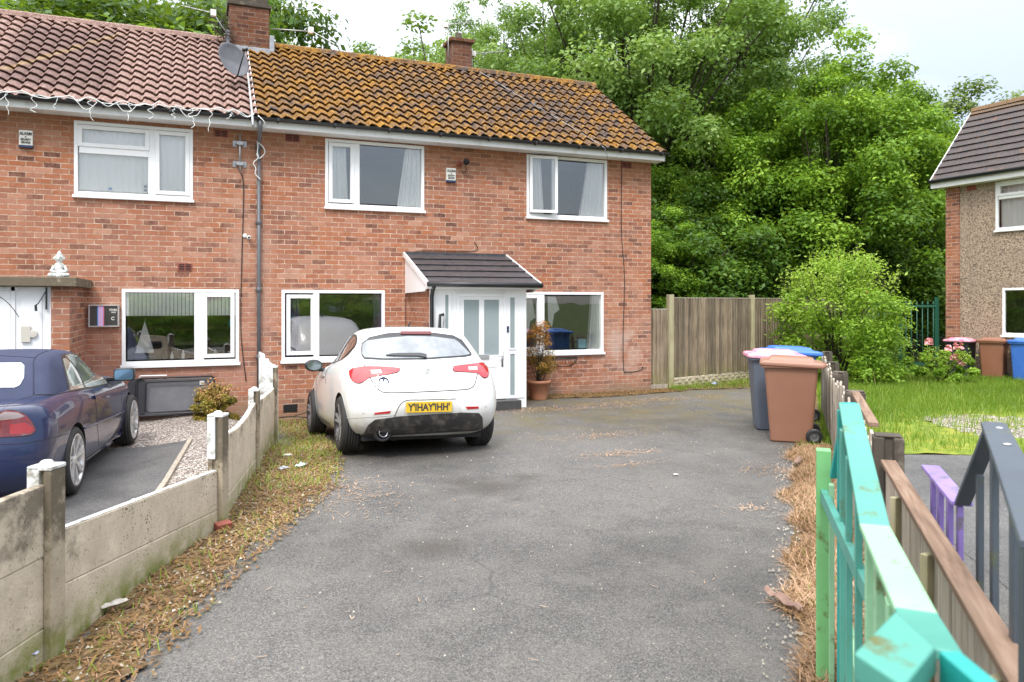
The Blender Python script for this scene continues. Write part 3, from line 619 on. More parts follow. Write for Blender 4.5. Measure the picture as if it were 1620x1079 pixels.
for k, (x_, h_, lab_) in enumerate([(-.52, .17, 'dark bottle left in the row on the sill of the left ground floor window'), (-.44, .12, 'short pale jar second in the row on the left ground floor window sill'), (-.35, .20, 'tall dark bottle mid row on the left ground floor window sill'), (-.27, .14, 'pale bottle right of the tall dark one on the left house sill'), (.22, .15, 'lone pale ornament behind the narrow pane of the left ground floor window')]):
    setbase((x_, WY+.13, .89)); m = MB(); m.lathe([(0, 0), (.028, 0), (.03, h_*.1), (.028, h_*.6), (.012, h_*.78), (.012, h_), (0, h_)], (x_, WY+.13, .89), n=12); o = m.build('bottle', M['black_plastic'] if k in (0, 2) else sh, smooth=True); tag(o, lab_, 'bottle')
for k, (x0_, z0_, lab_) in enumerate([(5.82, 1.30, 'white cloth hanging in the left pane of the right ground floor window'), (6.34, 1.45, 'white cloth hanging at the left of the wide pane of the right ground floor window')]):
    setbase((x0_, WY+.12, z0_)); m = MB(); m.add([(x0_-.02, WY+.12, 1.93), (x0_+.16, WY+.13, 1.93), (x0_+.24, WY+.11, z0_+.22), (x0_+.13, WY+.13, z0_+.14), (x0_+.08, WY+.12, z0_-.12), (x0_+.0, WY+.13, z0_)], [(0, 1, 2, 3), (0, 3, 4, 5)]); o = m.build('hanging_cloth', M['curtain'], fix=False); o.modifiers.new('s', 'SOLIDIFY').thickness = .004; tag(o, lab_, 'cloth')
t = thing('blue_box', 'pale blue box on the sill behind the right ground floor window', 'box', (7.05, WY+.13, .89)); m = MB(); m.box((6.98, WY+.08, .895), (7.16, WY+.20, 1.08)); m.build('carton', simple('pale_blue_card', (.25, .52, .60), .6), t, bevel=.004)
setbase()
# right half: the main house
hm, wm_, rfm = make_house('semi_detached_house', 'brick house with orange mossy tiled roof and white tiled porch', PXL+.002, PXR, [WA, WB, WC, WD], 'roof_moss', None)
setbase(hm.location)
window(hm, *WA, [(2.08, 2.48, 3.58, 4.59, True), (2.60, 3.71, 3.57, 4.60, False)])
wB = window(hm, *WB, [(5.90, 6.36, 3.57, 4.59, False), (6.47, 7.51, 3.56, 4.60, False)], open_sash=(5.90, 6.36))
window(hm, *WC, [(1.37, 1.80, .93, 1.93, True), (1.90, 2.97, .90, 1.95, False)])
window(hm, *WD, [(5.70, 6.08, .90, 1.94, True), (6.20, 7.43, .90, 1.94, False)])
# open casement: hinged on its right, swung out a little
sa = MB(); fw = .055; w_ = .56; 
Ms = Matrix.Translation((5.87, WY-.03, 0)) @ Matrix.Rotation(R(-9), 4, 'Z')
for a, b in [((0, -.04, 3.55), (fw, .01, 4.65)), ((w_-fw, -.04, 3.55), (w_, .01, 4.65)), ((fw, -.04, 4.65-fw), (w_-fw, .01, 4.65)), ((fw, -.04, 3.55), (w_-fw, .01, 3.55+fw))]: sa.box(a, b, 0, Ms)
s_ = sa.build('sash', M['upvc'], wB, bevel=.005); s_['label'] = 'casement standing open'
g = MB(); g.add([Ms @ Vector(v) for v in [(fw, -.012, 3.6), (w_-fw, -.012, 3.6), (w_-fw, -.012, 4.6), (fw, -.012, 4.6)]], [(0, 1, 2, 3)]); g.build('pane', M['glass'], wB, fix=False)
wavy('curtain', 2.04, 2.42, 3.5, 4.62, WY+.082, hm, M['curtain'], .03, 5, .12)
wavy('curtain', 3.28, 3.74, 3.5, 4.62, WY+.082, hm, M['curtain'], .03, 6, .35, top_in=-1)
wavy('curtain', 5.92, 6.22, 3.5, 4.62, WY+.082, hm, M['curtain'], .03, 5, .25)
wavy('curtain', 6.98, 7.56, 3.5, 4.62, WY+.082, hm, M['curtain'], .03, 7, .35, top_in=-1)
wavy('curtain', 1.30, 1.60, .85, 2.0, WY+.082, hm, M['curtain_purple'], .03, 5, .1)
wavy('curtain', 2.86, 3.03, .85, 2.0, WY+.082, hm, M['curtain_purple'], .03, 3, .1)
wavy('curtain', 7.18, 7.48, .85, 2.0, WY+.082, hm, M['curtain'], .03, 5, .3, top_in=-1)
# fascia, soffit, gutter
for hh, a, b in [(hn, -8.2, PXL-.002), (hm, PXL+.004, PXR+.13)]:
    setbase(hh.location); f = MB(); f.box((a, 13.12, 4.695), (b, 13.145, 4.83)); f.box((a, 13.145, 4.70), (b, 13.452, 4.712))
    if hh is hm: f.box((b-.02, 13.12, 4.695), (b+.002, 13.46, 4.85)); f.prism([(13.14, 4.80), (16.2, 6.93), (19.2, 4.80), (19.2, 4.68), (16.2, 6.80), (13.14, 4.68)], 'x', b-.03, b-.01)
    f.build('fascia', M['fascia'], hh, bevel=.003)
    g = MB(); n = 8; pr = [(13.055+.055*math.cos(math.pi+math.pi*k/n), 4.845+.055*math.sin(math.pi+math.pi*k/n)) for k in range(n+1)]
    pr += [(13.055+.05*math.cos(2*math.pi-math.pi*k/n), 4.847+.05*math.sin(2*math.pi-math.pi*k/n)) for k in range(n+1)]
    g.prism(pr, 'x', a, b+.03)
    k = a+.3
    while k < b: g.prism([(13.0, 4.85), (12.995, 4.80), (13.055, 4.775), (13.125, 4.80), (13.125, 4.85), (13.115, 4.85), (13.11, 4.81), (13.055, 4.785), (13.005, 4.81)], 'x', k, k+.03); k += .93
    g.build('gutter', M['black_plastic'], hh, smooth=False)
# downpipe between the two halves
setbase(hm.location); d = MB(); dx = .90
d.tube([(dx, 13.06, 4.80), (dx, 13.06, 4.70), (dx, 13.14, 4.58), (dx, 13.36, 4.50), (dx, 13.39, 4.42)], .034, 12)
d.tube([(dx, 13.39, 4.45), (dx, 13.39, .0)], .032, 12)
for z in (4.44, 3.16, 2.03, .9): d.lathe([(.032, -.04), (.042, -.035), (.042, .035), (.032, .04)], (dx, 13.39, z), n=14); d.box((dx-.055, 13.40, z-.012), (dx+.055, 13.452, z+.012))
d.build('downpipe', M['grey_pipe'], hm, smooth=True)
def vent(parent, x0, x1, z0, z1, mat='vent', rows=4, cols=2):
    v = MB(); y = WY
    v.box((x0, y-.012, z0), (x1, y+.02, z1)); o = v.build('air_vent', M[mat], parent, bevel=.003)
    h = MB(); w = (x1-x0-.02)/cols; r = (z1-z0-.02)/rows
    for i in range(cols):
        for j in range(rows): h.box((x0+.01+i*w+.008, y-.0145, z0+.01+j*r+r*.25), (x0+.01+(i+1)*w-.008, y-.011, z0+.01+(j+1)*r-r*.15))
    h.build('slot', M['hole'], o)
setbase(hm.location); vent(hm, 1.33, 1.57, 4.565, 4.69); vent(hm, 7.94, 8.16, 4.555, 4.675); vent(hm, 1.30, 1.53, -.06, .07, 'black_plastic', 3, 8)
setbase(hn.location); vent(hn, .20, .42, 4.55, 4.67); vent(hn, -.35, -.13, 2.32, 2.45, 'vent', 4, 2)
# chimney (shared by the two roofs; belongs to the left one)
setbase(hn.location); c = MB(); c.box((.52, 15.95, 6.3), (1.27, 16.65, 7.70)); ch = c.build('chimney', M['brick_dark'], rfn)
setbase(hm.location)
setbase(hn.location)
c = MB(); c.box((.48, 15.91, 7.702), (1.31, 16.69, 7.77)); c.box((.54, 15.97, 7.772), (1.25, 16.63, 7.90)); c.build('chimney_cap', M['concrete_dark'], rfn, bevel=.01)
c = MB(); c.box((.46, 15.80, 6.62), (1.34, 15.948, 6.86)); c.box((.44, 15.82, 6.6), (.518, 16.6, 7.14)); c.box((1.272, 15.82, 6.6), (1.36, 16.6, 7.14)); c.build('flashing', M['lead'], rfn, bevel=.01)
for q in (.72, 1.06):
    c = MB(); c.lathe([(.10, 0), (.12, .03), (.10, .06), (.09, .3), (.115, .33), (.11, .38), (.08, .38), (.075, .1), (0, .1)], (q, 16.3, 7.90), n=20); c.build('chimney_pot', M['vent'], rfn, smooth=True)
setbase(hm.location)
c = MB(); c.box((5.42, 16.9, 6.2), (5.90, 17.4, 7.92)); c.box((5.36, 16.84, 7.922), (5.96, 17.46, 7.99)); ch2 = c.build('chimney', M['brick_dark'], rfm)
c = MB(); c.lathe([(.12, 0), (.12, .05), (.08, .07), (.08, .2), (.05, .22), (0, .23)], (5.66, 17.15, 7.99), n=16); c.build('chimney_pot', M['concrete_dark'], rfm, smooth=True)
# wall cable and repaired joints
def cable(name, pts, r, mat, label=None, cat=None, parent=None, n=6):
    c = MB(); c.tube(pts, r, n); o = c.build(name, mat, parent, smooth=True)
    if label: tag(o, label, cat)
    return o
def smoothpts(pts, k=6):
    P_ = [Vector(p) for p in pts]; o = []
    for i in range(len(P_)-1):
        a, b, c, d = P_[max(i-1, 0)], P_[i], P_[i+1], P_[min(i+2, len(P_)-1)]
        for j in range(k):
            t = j/k; o.append(.5*((2*b)+(-a+c)*t+(2*a-5*b+4*c-d)*t*t+(-a+3*b-3*c+d)*t**3))
    return o+[P_[-1]]
setbase(); cable('wall_cable', smoothpts([(7.93, WY-.012, 4.70), (7.92, WY-.012, 3.3), (7.99, WY-.012, 2.3), (7.96, WY-.012, 1.2), (7.97, WY-.012, .48), (8.03, WY-.012, .40), (8.25, WY-.012, .40), (8.40, WY-.012, .43), (8.42, WY-.012, .50)]), .007, M['cable'], 'thin black cable hanging down the bare right end of the brick wall', 'cable')
cable('wall_cable', smoothpts([(.62, WY-.014, 3.98), (.66, WY-.014, 3.7), (.63, WY-.012, 2.4), (.62, WY-.012, 1.3), (.70, WY-.012, .5)]), .008, M['cable'], 'thin black cable on the left house wall below the metal bracket', 'cable')
cable('wall_cable', smoothpts([(4.75, WY-.012, 2.95), (4.74, WY-.012, 2.78), (3.75, WY-.012, 2.76), (3.52, WY-.012, 2.68), (3.44, WY-.012, 2.5), (3.43, WY-.012, 1.2), (3.42, WY-.012, 1.02)]), .006, M['cable'], 'thin black cable looping round the left side of the tiled porch', 'cable')
# ------------------------------------------------------------------ porch of the main house
setbase(hm.location)
PX0, PX1, PY = 3.50, 5.20, 12.05
p = MB(); tiled_roof(p, 3.40, 5.385, (11.88, 2.13), (WY, 2.70), 5, .33, .0, .022, 1, flat=True); p.box((3.42, WY-.05, 2.655), (5.36, WY-.002, 2.735)); porch = p.build('porch', M['slate'], hm, fix=False)
for xa in (PX0, PX1-.11): p = MB(); p.box((xa, PY+.06, -.25), (xa+.11, WY+.002, 2.06)); p.build('side_wall', M['brick_plain'], porch)
zt = 2.06
p = MB()                                            # white panel front
p.box((PX0-.01, PY, .0), (3.94, PY+.06, zt)); p.box((3.94, PY+.006, zt-.09), (4.84, PY+.06, zt)); p.box((4.84, PY, .0), (PX1+.012, PY+.06, zt))
p.box((PX0+.30, PY-.008, 0.2), (PX0+.345, PY, zt-.002))
o = p.build('front_panel', M['upvc'], porch, bevel=.004)
# tall side lights
for a, b, z0, z1 in [(3.745, 3.83, .95, 1.94), (4.905, 4.99, 1.03, 1.90), (4.905, 4.99, .22, .93)]:
    p = MB(); p.box((a, PY-.004, z0), (b, PY-.0005, z1)); o = p.build('side_light', M['frosted'], porch)
    p = MB()
    for q in [((a-.025, z0-.025), (a, z1+.025)), ((b, z0-.025), (b+.025, z1+.025)), ((a, z1), (b, z1+.025)), ((a, z0-.025), (b, z0))]: p.box((q[0][0], PY-.014, q[0][1]), (q[1][0], PY, q[1][1]))
    p.build('glazing_bead', M['upvc'], porch, bevel=.003)
# door
DX0, DX1 = 4.0, 4.78
p = MB(); p.box((DX0-.06, PY-.012, .2), (DX0, PY+.055, zt-.09)); p.box((DX1, PY-.012, .2), (DX1+.06, PY+.055, zt-.09)); p.box((DX0, PY-.012, zt-.15), (DX1, PY+.055, zt-.09)); p.box((PX0+.34, PY-.012, 0.17), (PX1-.03, PY+.03, .2)); p.build('door_frame', M['upvc'], porch, bevel=.004)
p = MB(); fx = [DX0, DX0+.075, DX0+.345, DX0+.435, DX0+.705, DX1]
p.box((DX0, PY+.0, .2), (DX1, PY+.04, .92)); p.box((DX0, PY, 1.86), (DX1, PY+.04, zt-.15))
for i in (0, 2, 4): p.box((fx[i], PY, .92), (fx[i+1], PY+.04, 1.86))
p.box((DX0+.12, PY-.008, .30), (DX1-.12, PY, .315)); p.box((DX0+.12, PY-.008, .72), (DX1-.12, PY, .735)); p.box((DX0+.12, PY-.008, .315), (DX0+.135, PY, .72)); p.box((DX1-.135, PY-.008, .315), (DX1-.12, PY, .72))
p.build('door', M['upvc'], porch, bevel=.004)
p = MB()
for i in (1, 3): p.box((fx[i], PY+.012, .92), (fx[i+1], PY+.02, 1.86))
p.build('door_glass', M['frosted'], porch)
p = MB(); p.box((4.20, PY-.02, .86), (4.52, PY-.002, .94)); p.build('letterbox', simple('satin_silver', (.48, .48, .49), .35, metal=.6), porch, bevel=.006)
p = MB(); p.box((4.745, PY-.012, .72), (4.775, PY-.001, .98)); p.tube([(4.76, PY-.01, .91), (4.76, PY-.055, .91), (4.66, PY-.055, .905)], .009, 8); p.build('door_handle', M['bright_metal'], porch, smooth=True)
p = MB(); p.box((4.33, PY-.24, -.06), (5.02, PY-.015, .16)); p.build('door_step', simple('black_step', (.035, .035, .035), .6, c2=(.06, .06, .06)), porch, bevel=.006)
# porch roof
p = MB()
for xa in (3.385, 5.385):
    p.prism([(11.86, 2.06), (11.86, 2.15), (WY-.003, 2.73), (WY-.003, 2.64)], 'x', xa, xa+.03)
p.prism([(PY+.02, 2.062), (11.9, 2.062), (11.9, 2.09), (WY-.003, 2.64), (WY-.003, 1.98), (PY+.1, 2.0)], 'x', 3.42, 3.445)
p.box((3.40, 11.885, 2.04), (5.39, 12.05, 2.085)); p.box((3.40, 11.875, 2.04), (5.39, 11.885, 2.12))
p.prism([(PY+.1, 1.99), (11.9, 2.062), (WY-.003, 2.64), (WY-.003, 1.98)], 'x', 5.36, 5.384)
p.build('bargeboard', M['upvc'], porch, bevel=.003)
p = MB(); p.tube([(3.38, 11.835, 2.115), (5.42, 11.835, 2.105)], .042, 12); p.tube([(3.50, 11.84, 2.10), (3.50, 11.96, 2.0), (3.50, 12.0, 1.92), (3.50, 12.0, .0)], .034, 12)
p.build('porch_gutter', M['black_plastic'], porch, smooth=True)
# outside lamp and bell
t = thing('wall_lamp', 'black angled lamp with sensor on the white porch panel left of the door', 'lamp', (3.64, PY, 1.42))
p = MB(); p.box((3.60, PY-.02, 1.30), (3.68, PY-.001, 1.40)); p.prism([(3.61, 1.36), (3.64, 1.36), (3.70, 1.60), (3.70, 1.64), (3.63, 1.62)], 'y', PY-.10, PY-.02); p.tube([(3.645, PY-.02, 1.34), (3.645, PY-.07, 1.33)], .03, 10); p.build('housing', M['black_plastic'], t, bevel=.004)
p = MB(); p.prism([(3.645, 1.40), (3.665, 1.40), (3.69, 1.59), (3.645, 1.59)], 'y', PY-.106, PY-.101); p.build('lens', simple('lamp_lens', (.45, .47, .48), .15), t)
t = thing('doorbell', 'small black doorbell on the white porch right of the door', 'doorbell', (4.86, PY, 1.36))
p = MB(); p.box((4.845, PY-.03, 1.31), (4.88, PY-.002, 1.41)); p.build('case', M['navy'], t, bevel=.006)
p = MB(); p.lathe([(0, -.006), (.012, -.006), (.012, 0)], (4.862, PY-.03, 1.34), 'y', 14); p.build('button', M['bright_metal'], t)
# ------------------------------------------------------------------ porch of the left house
setbase(hn.location)
NY = 11.95; NX = -1.67
p = MB(); p.box((-4.6, NY-.14, 2.032), (NX+.10, WY-.003, 2.16)); np_ = p.build('porch', M['concrete_post'], hn, bevel=.012)
for xa in (NX-.22, -4.4): p = MB(); p.box((xa, NY, -.2), (xa+.22, WY+.002, 2.03)); p.build('side_wall', M['brick_plain'], np_)
p = MB(); p.box((-4.18, NY+.03, .0), (NX-.222, NY+.09, 2.03)); 
for a in (-2.36, -2.60, -3.3): p.box((a, NY+.012, .0), (a+.05, NY+.03, 2.03))
p.box((-4.18, NY+.012, 1.97), (NX-.222, NY+.03, 2.028)); p.box((-4.17, NY+.014, .0), (NX-.222, NY+.03, .12))
p.build('front_panel', M['upvc'], np_, bevel=.003)
p = MB(); p.box((-2.60+.05, NY+.008, .1), (-2.36, NY+.022, 1.97)); 
p.box((-2.36+.12, NY+.018, .7), (NX-.33, NY+.03, 1.88)); p.build('door', M['upvc'], np_, bevel=.003)
p = MB(); p.box((-2.96, NY+.008, .55), (-2.76, NY+.026, 1.76)); p.build('door_glass', simple('green_pane', (.05, .09, .03), .12, c2=(.09, .14, .04), scale=5, spec=1), np_)
p = MB(); p.box((-2.24, NY-.02, 1.28), (-2.13, NY+.02, 1.50)); p.lathe([(0, -.03), (.05, -.028), (.055, 0)], (-2.10, NY+.01, 1.39), 'y', 16); p.build('entry_panel', simple('brushed_panel', (.62, .58, .50), .4, metal=.3), np_, bevel=.004)
p = MB(); p.box((-1.955, NY-.01, 1.72), (-1.935, NY+.012, 2.02)); p.tube([(-1.945, NY-.0, 1.98), (-2.03, NY-.06, 1.80), (-2.06, NY-.06, 1.78)], .007, 6); p.tube([(-2.06, NY-.06, 1.78), (-2.055, NY-.06, 1.70)], .016, 8); p.build('door_closer', M['black_plastic'], np_)
setbase(); cable('overhead_wire', smoothpts([(-3.2, 11.0, 2.42), (-2.75, 11.4, 2.12), (-2.4, 11.75, 1.86), (-2.26, NY-.015, 1.62)]), .005, M['cable'], 'thin grey wire drooping across the left house door', 'cable')
# seated statue on the porch canopy
t = statue_ = thing('garden_statue', 'whitewashed seated figure statue on the porch canopy of the left house', 'statue', (-1.83, 12.2, 2.16))
p = MB(); c0 = (-1.83, 12.2, 2.16)
p.lathe([(0, 0), (.12, 0), (.13, .03), (.11, .06), (.075, .10), (.07, .16), (.085, .21), (.06, .25), (.03, .265), (.055, .29), (.072, .34), (.065, .385), (.04, .41), (.045, .42), (.018, .45), (.0, .48)], c0, n=22)
for s in (-1, 1):
    p.tube([(c0[0]+s*.06, c0[1], 2.21), (c0[0]+s*.13, c0[1]-.06, 2.205), (c0[0]+s*.03, c0[1]-.12, 2.20)], [.045, .04, .03], 10)
    p.tube([(c0[0]+s*.075, c0[1], 2.36), (c0[0]+s*.12, c0[1]-.03, 2.28), (c0[0]+s*.03, c0[1]-.09, 2.25)], [.03, .026, .02], 8)
    p.lathe([(0, -.03), (.02, -.01), (.018, .012), (0, .03)], (c0[0]+s*.075, c0[1], 2.50), n=8)
p.tube([(c0[0], c0[1]-.06, 2.50), (c0[0], c0[1]-.085, 2.485)], .012, 8)
p.build('figure', simple('statue_white', (.66, .68, .66), .7, dirt=(.22, .26, .22), dscale=14, dlo=.5, dhi=.62, b=.5), t, smooth=True); statue_.scale = (.8, .8, .8)
def text_part(s, size, x, y, z, mat, parent, name='lettering', align='CENTER', rot=0, ext=.0012, M4=None, sx=1.0):
    cu = bpy.data.curves.new('t', 'FONT'); cu.body = s; cu.size = size; cu.align_x = align; cu.extrude = ext; cu.offset = .03*size; cu.resolution_u = 3
    ob = bpy.data.objects.new('t', cu); COL.objects.link(ob); dg = bpy.context.evaluated_depsgraph_get(); me = bpy.data.meshes.new_from_object(ob.evaluated_get(dg))
    bpy.data.objects.remove(ob); 
    X = (M4 if M4 is not None else Matrix.Translation((x, y, z)) @ Matrix.Rotation(R(rot), 4, 'Z') @ Matrix.Rotation(R(90), 4, 'X')) @ Matrix.Diagonal((sx, 1, 1, 1))
    me.transform(X); return link_mesh(name, me, mat, parent)
# alarm boxes
def alarm(x0, x1, z0, z1, lab, loc_y=WY):
    t = thing('alarm_box', lab, 'alarm box', (x0, loc_y, z0), 'alarm boxes on the house fronts')
    p = MB(); p.prism([(loc_y-.001, z0), (loc_y-.05, z0+.004), (loc_y-.06, z1-.01), (loc_y-.05, z1), (loc_y-.001, z1)], 'x', x0, x1); b = p.build('case', M['cream_plastic'], t, bevel=.008)
    p = MB(); p.box((x0-.001, loc_y-.056, z0-.004), (x1+.001, loc_y-.001, z0+.035)); p.build('strobe_base', M['navy'], t, bevel=.004)
    cx = (x0+x1)/2; y = loc_y-.0615
    text_part('ALARM', .062, cx, y, z1-.075, M['ink'], t, sx=.8); text_part('&', .03, cx, y, z1-.11, M['ink'], t); text_part('SECURITY', .042, cx, y, z1-.155, M['ink'], t, sx=.72); text_part('SERVICES', .042, cx, y, z1-.20, M['ink'], t, sx=.72)
alarm(-2.54, -2.36, 4.16, 4.42, 'cream alarm box left of the upstairs window of the left house')
alarm(4.19, 4.37, 4.04, 4.30, 'cream alarm box between the two upstairs windows of the right house')
# round security light above the second alarm box
t = thing('security_light', 'small dark round light on a bracket under the eave', 'light', (4.52, WY, 4.4))
p = MB(); p.lathe([(0, 0), (.055, 0), (.055, .02), (0, .02)], (4.44, WY-.021, 4.40), 'y', 14); p.tube([(4.44, WY-.02, 4.40), (4.46, WY-.10, 4.41), (4.55, WY-.12, 4.43)], .014, 8); p.build('bracket', M['vent'], t, smooth=True)
p = MB(); p.lathe([(0, -.06), (.045, -.05), (.062, 0), (.045, .05), (0, .06)], (4.55, WY-.13, 4.42), 'y', 14); p.build('lamp_head', M['hole'], t, smooth=True)
p = MB(); p.tube(smoothpts([(4.55, WY-.07, 4.37), (4.58, WY-.03, 4.28), (4.53, WY-.02, 4.22), (4.50, WY-.02, 4.27)]), .006, 6); p.build('lead', M['cable'], t, smooth=True)
# small camera on the left house
t = thing('security_camera', 'small white security camera beside the grey downpipe', 'camera', (.74, WY, 2.90))
p = MB(); p.lathe([(0, -.10), (.03, -.10), (.034, -.03), (.02, 0)], (.74, WY-.01, 2.90), 'y', 14); p.lathe([(0, -.02), (.035, -.02), (.035, 0)], (.68, WY, 2.93), 'y', 12); p.build('body', M['upvc'], t, smooth=True)
p = MB(); p.lathe([(0, -.004), (.018, -.004), (.018, 0)], (.74, WY-.111, 2.90), 'y', 12); p.build('lens', M['hole'], t)
# metal bracket for the aerial
t = thing('mast_bracket', 'galvanised pole clamped by two brackets under the left house eave', 'bracket', (.60, WY, 4.2))
p = MB(); p.tube([(.60, WY-.07, 4.62), (.60, WY-.07, 3.98)], .017, 10); p.build('pole', M['metal'], t, smooth=True)
for z in (4.46, 4.12):
    p = MB(); p.box((.49, WY-.012, z-.05), (.56, WY-.002, z+.05)); p.box((.64, WY-.012, z-.05), (.71, WY-.002, z+.05)); p.box((.53, WY-.06, z-.015), (.67, WY-.012, z+.015)); p.box((.55, WY-.1, z-.03), (.65, WY-.088, z+.03)); p.build('clamp', M['metal'], t, bevel=.004)
# board beside the left porch
t = thing('wall_sign', 'framed dark glossy house sign with a pink stripe beside the left house door', 'sign', (-1.6, WY, 1.36))
X0, X1, Z0, Z1 = -1.53, -1.14, 1.415, 1.80
X0, X1, Z0, Z1 = -1.62, -1.19, 1.43, 1.78
p = MB()
for a, b in [((X0, Z0), (X0+.022, Z1)), ((X1-.022, Z0), (X1, Z1)), ((X0+.022, Z1-.022), (X1-.022, Z1)), ((X0+.022, Z0), (X1-.022, Z0+.022))]: p.box((a[0], WY-.07, a[1]), (b[0], WY-.001, b[1]))
p.build('frame', simple('silver_frame', (.50, .47, .45), .4, metal=.3), t, bevel=.004)
p = MB(); p.box((X0+.022, WY-.055, Z0+.022), (X1-.022, WY-.004, Z1-.022)); p.build('board', simple('board_grey', (.075, .07, .07), .15), t)
for k, (a, b, c) in enumerate([(.125, .14, (.15, .35, .8)), (.14, .205, (.82, .55, .85)), (.205, .22, (.8, .2, .35))]):
    p = MB(); p.box((X0+a, WY-.0565, Z0+.023), (X0+b, WY-.0552, Z1-.023)); p.build('stripe', simple('stripe%d' % k, c, .3), t)
text_part('STARS', .042, X1-.085, WY-.0565, Z1-.095, M['cream_plastic'], t, sx=.9); text_part('TIREY', .028, X1-.08, WY-.0565, Z1-.13, M['cream_plastic'], t); text_part('C', .07, X1-.09, WY-.0565, Z0+.11, M['cream_plastic'], t)
# wire basket on the wall
t = thing('wall_basket', 'black wrought wire half basket empty under the right ground floor window', 'basket', (6.9, WY, .6))
p = MB(); cx, zc = 6.62, .72
for z, r in ((.72, .27), (.56, .15)):
    p.tube([(cx+r*math.cos(math.pi+math.pi*k/14), WY-.012+r*.7*math.sin(math.pi+math.pi*k/14), z) for k in range(15)], .009, 6)
for k in range(1, 14):
    a = math.pi+math.pi*k/14; p.tube([(cx+.27*math.cos(a), WY-.012+.19*math.sin(a), .72), (cx+.24*math.cos(a), WY-.012+.17*math.sin(a), .62), (cx+.15*math.cos(a), WY-.012+.105*math.sin(a), .56)], .006, 5)
p.tube([(cx-.30, WY-.01, .72), (cx+.30, WY-.01, .72)], .009, 6); p.build('wire_frame', M['black_plastic'], t, smooth=True)
# ------------------------------------------------------------------ roof furniture
DC = Vector((.50, 14.02, 6.0)); DN = Vector((.42, -.80, .36)).normalized()
t = thing('satellite_dish', 'grey mesh satellite dish at the join of the two roofs by the big chimney', 'satellite dish', DC)
Q = DN.to_track_quat('Z', 'Y').to_matrix().to_4x4(); MT = Matrix.Translation(DC) @ Q
p = MB(); rs = [0, .08, .16, .24, .30, .335]; p.lathe([(r*1.0, r*r*.55) for r in rs]+[(.345, .06), (.335, .055)], (0, 0, 0), n=32, M=MT @ Matrix.Diagonal((.80, .98, 1, 1)))
p.build('reflector', simple('dish_mesh', (.06, .06, .07), .5, c2=(.12, .12, .135), scale=5), t, smooth=True)
p = MB(); a = MT @ Vector((0, -.34, .05)); b = MT @ Vector((.0, -.05, .42)); p.tube([a, b], .012, 8); p.tube([MT @ Vector((-.04, -.05, .40)), MT @ Vector((.04, -.05, .46))], .03, 10); p.build('receiver_arm', M['black_plastic'], t, smooth=True)
p = MB(); p.box((-.06, -.06, -.12), (.06, .06, -.01), 0, MT); p.tube([MT @ Vector((0, 0, -.1)), (.60, 14.25, 5.9), (.66, 14.6, 5.95)], .02, 8); p.build('mount', M['metal'], t)
def slope_pt(x, f, up=0.06):  # point on roof slope, f 0..1 eave to ridge
    return Vector((x, EAVE[0]+(RIDGE[0]-EAVE[0])*f, EAVE[1]+(RIDGE[1]-EAVE[1])*f+up))
setbase((0, 0, 0)); 
t = thing('pole', 'long grey pole lying up the roof where red and mossy tiles meet', 'pole', slope_pt(.78, 0))
p = MB(); p.tube([slope_pt(.77, -.10, .0), slope_pt(.775, -.02, .05), slope_pt(.79, .45), slope_pt(.80, .98)], .02, 10); p.build('tube', M['metal'], t, smooth=True)
p = MB(); p.tube([slope_pt(.845, 0.0, .05), slope_pt(.85, .95, .06)], .009, 8); p.build('cable_run', M['white_cable'], t, smooth=True)
t = thing('cable', 'thin pale cable running down the mossy roof from the small chimney to the eave', 'cable', slope_pt(6.1, 1))
cable('strand', smoothpts([slope_pt(5.75, 1.0, .07), slope_pt(6.2, .7, .05), slope_pt(6.75, .35, .05), slope_pt(7.2, 0.02, .05), (7.3, 13.0, 4.80), (7.42, 13.12, 4.62)]), .005, M['metal'], parent=t)
def aerial(name, lab, base, tip, rod0, rod1, n, L, mast=.012):
    t = thing(name, lab, 'aerial', base); p = MB(); p.tube([base, tip], mast, 8); p.build('mast', M['metal'], t, smooth=True)
    r0, r1 = Vector(rod0), Vector(rod1); p = MB(); p.tube([r0, r1], .009, 6); d = (r1-r0).normalized(); side = d.cross(Vector((0, 0, 1))).normalized()
    for k in range(n): c = r0+(r1-r0)*((k+.5)/n); p.tube([c-side*L/2, c+side*L/2], .0045, 5)
    p.build('boom', M['metal'], t)
    q = MB(); c = r0; q.box(tuple(c-Vector((.05, .05, .06))), tuple(c+Vector((.05, .05, .06)))); q.build('junction_box', M['cream_plastic'], t)
aerial('roof_aerial', 'bent metal aerial rod leaning left from the big chimney', (.56, 15.75, 6.9), (.22, 15.6, 7.35), (.22, 15.6, 7.35), (-.35, 15.7, 7.45), 5, .2)
aerial('roof_aerial', 'metal aerial boom sticking out right of the big chimney over the mossy roof', (1.30, 15.9, 7.30), (2.05, 15.7, 7.28), (2.05, 15.7, 7.30), (2.45, 15.2, 6.92), 4, .25)
aerial('roof_aerial', 'tall thin television aerial on a mast beside the small chimney', (5.36, 17.0, 7.2), (5.36, 17.0, 8.45), (5.30, 17.0, 8.30), (5.95, 17.0, 8.47), 8, .30)
aerial('roof_aerial', 'low horizontal aerial pointing right behind the small chimney', (6.02, 17.2, 7.2), (6.02, 17.2, 7.9), (6.05, 17.2, 7.78), (6.9, 17.3, 7.98), 7, .3)
for k, (x0_, x1_) in enumerate([(.30, .52)]):
    t = thing('bird_nest', 'untidy heap of twigs wedged against the left side of the big chimney', 'nest', (.40, 15.8, 7.1)); p = MB()
    for i in range(70):
        a = Vector((random.gauss(.40, .10), random.gauss(15.8, .08), random.gauss(7.12, .13))); d = Vector((random.gauss(0, 1), random.gauss(0, 1), random.gauss(0, 1))).normalized()*.13; p.tube([a-d, a+d], .006, 4)
    p.build('twigs', M['bark'], t)
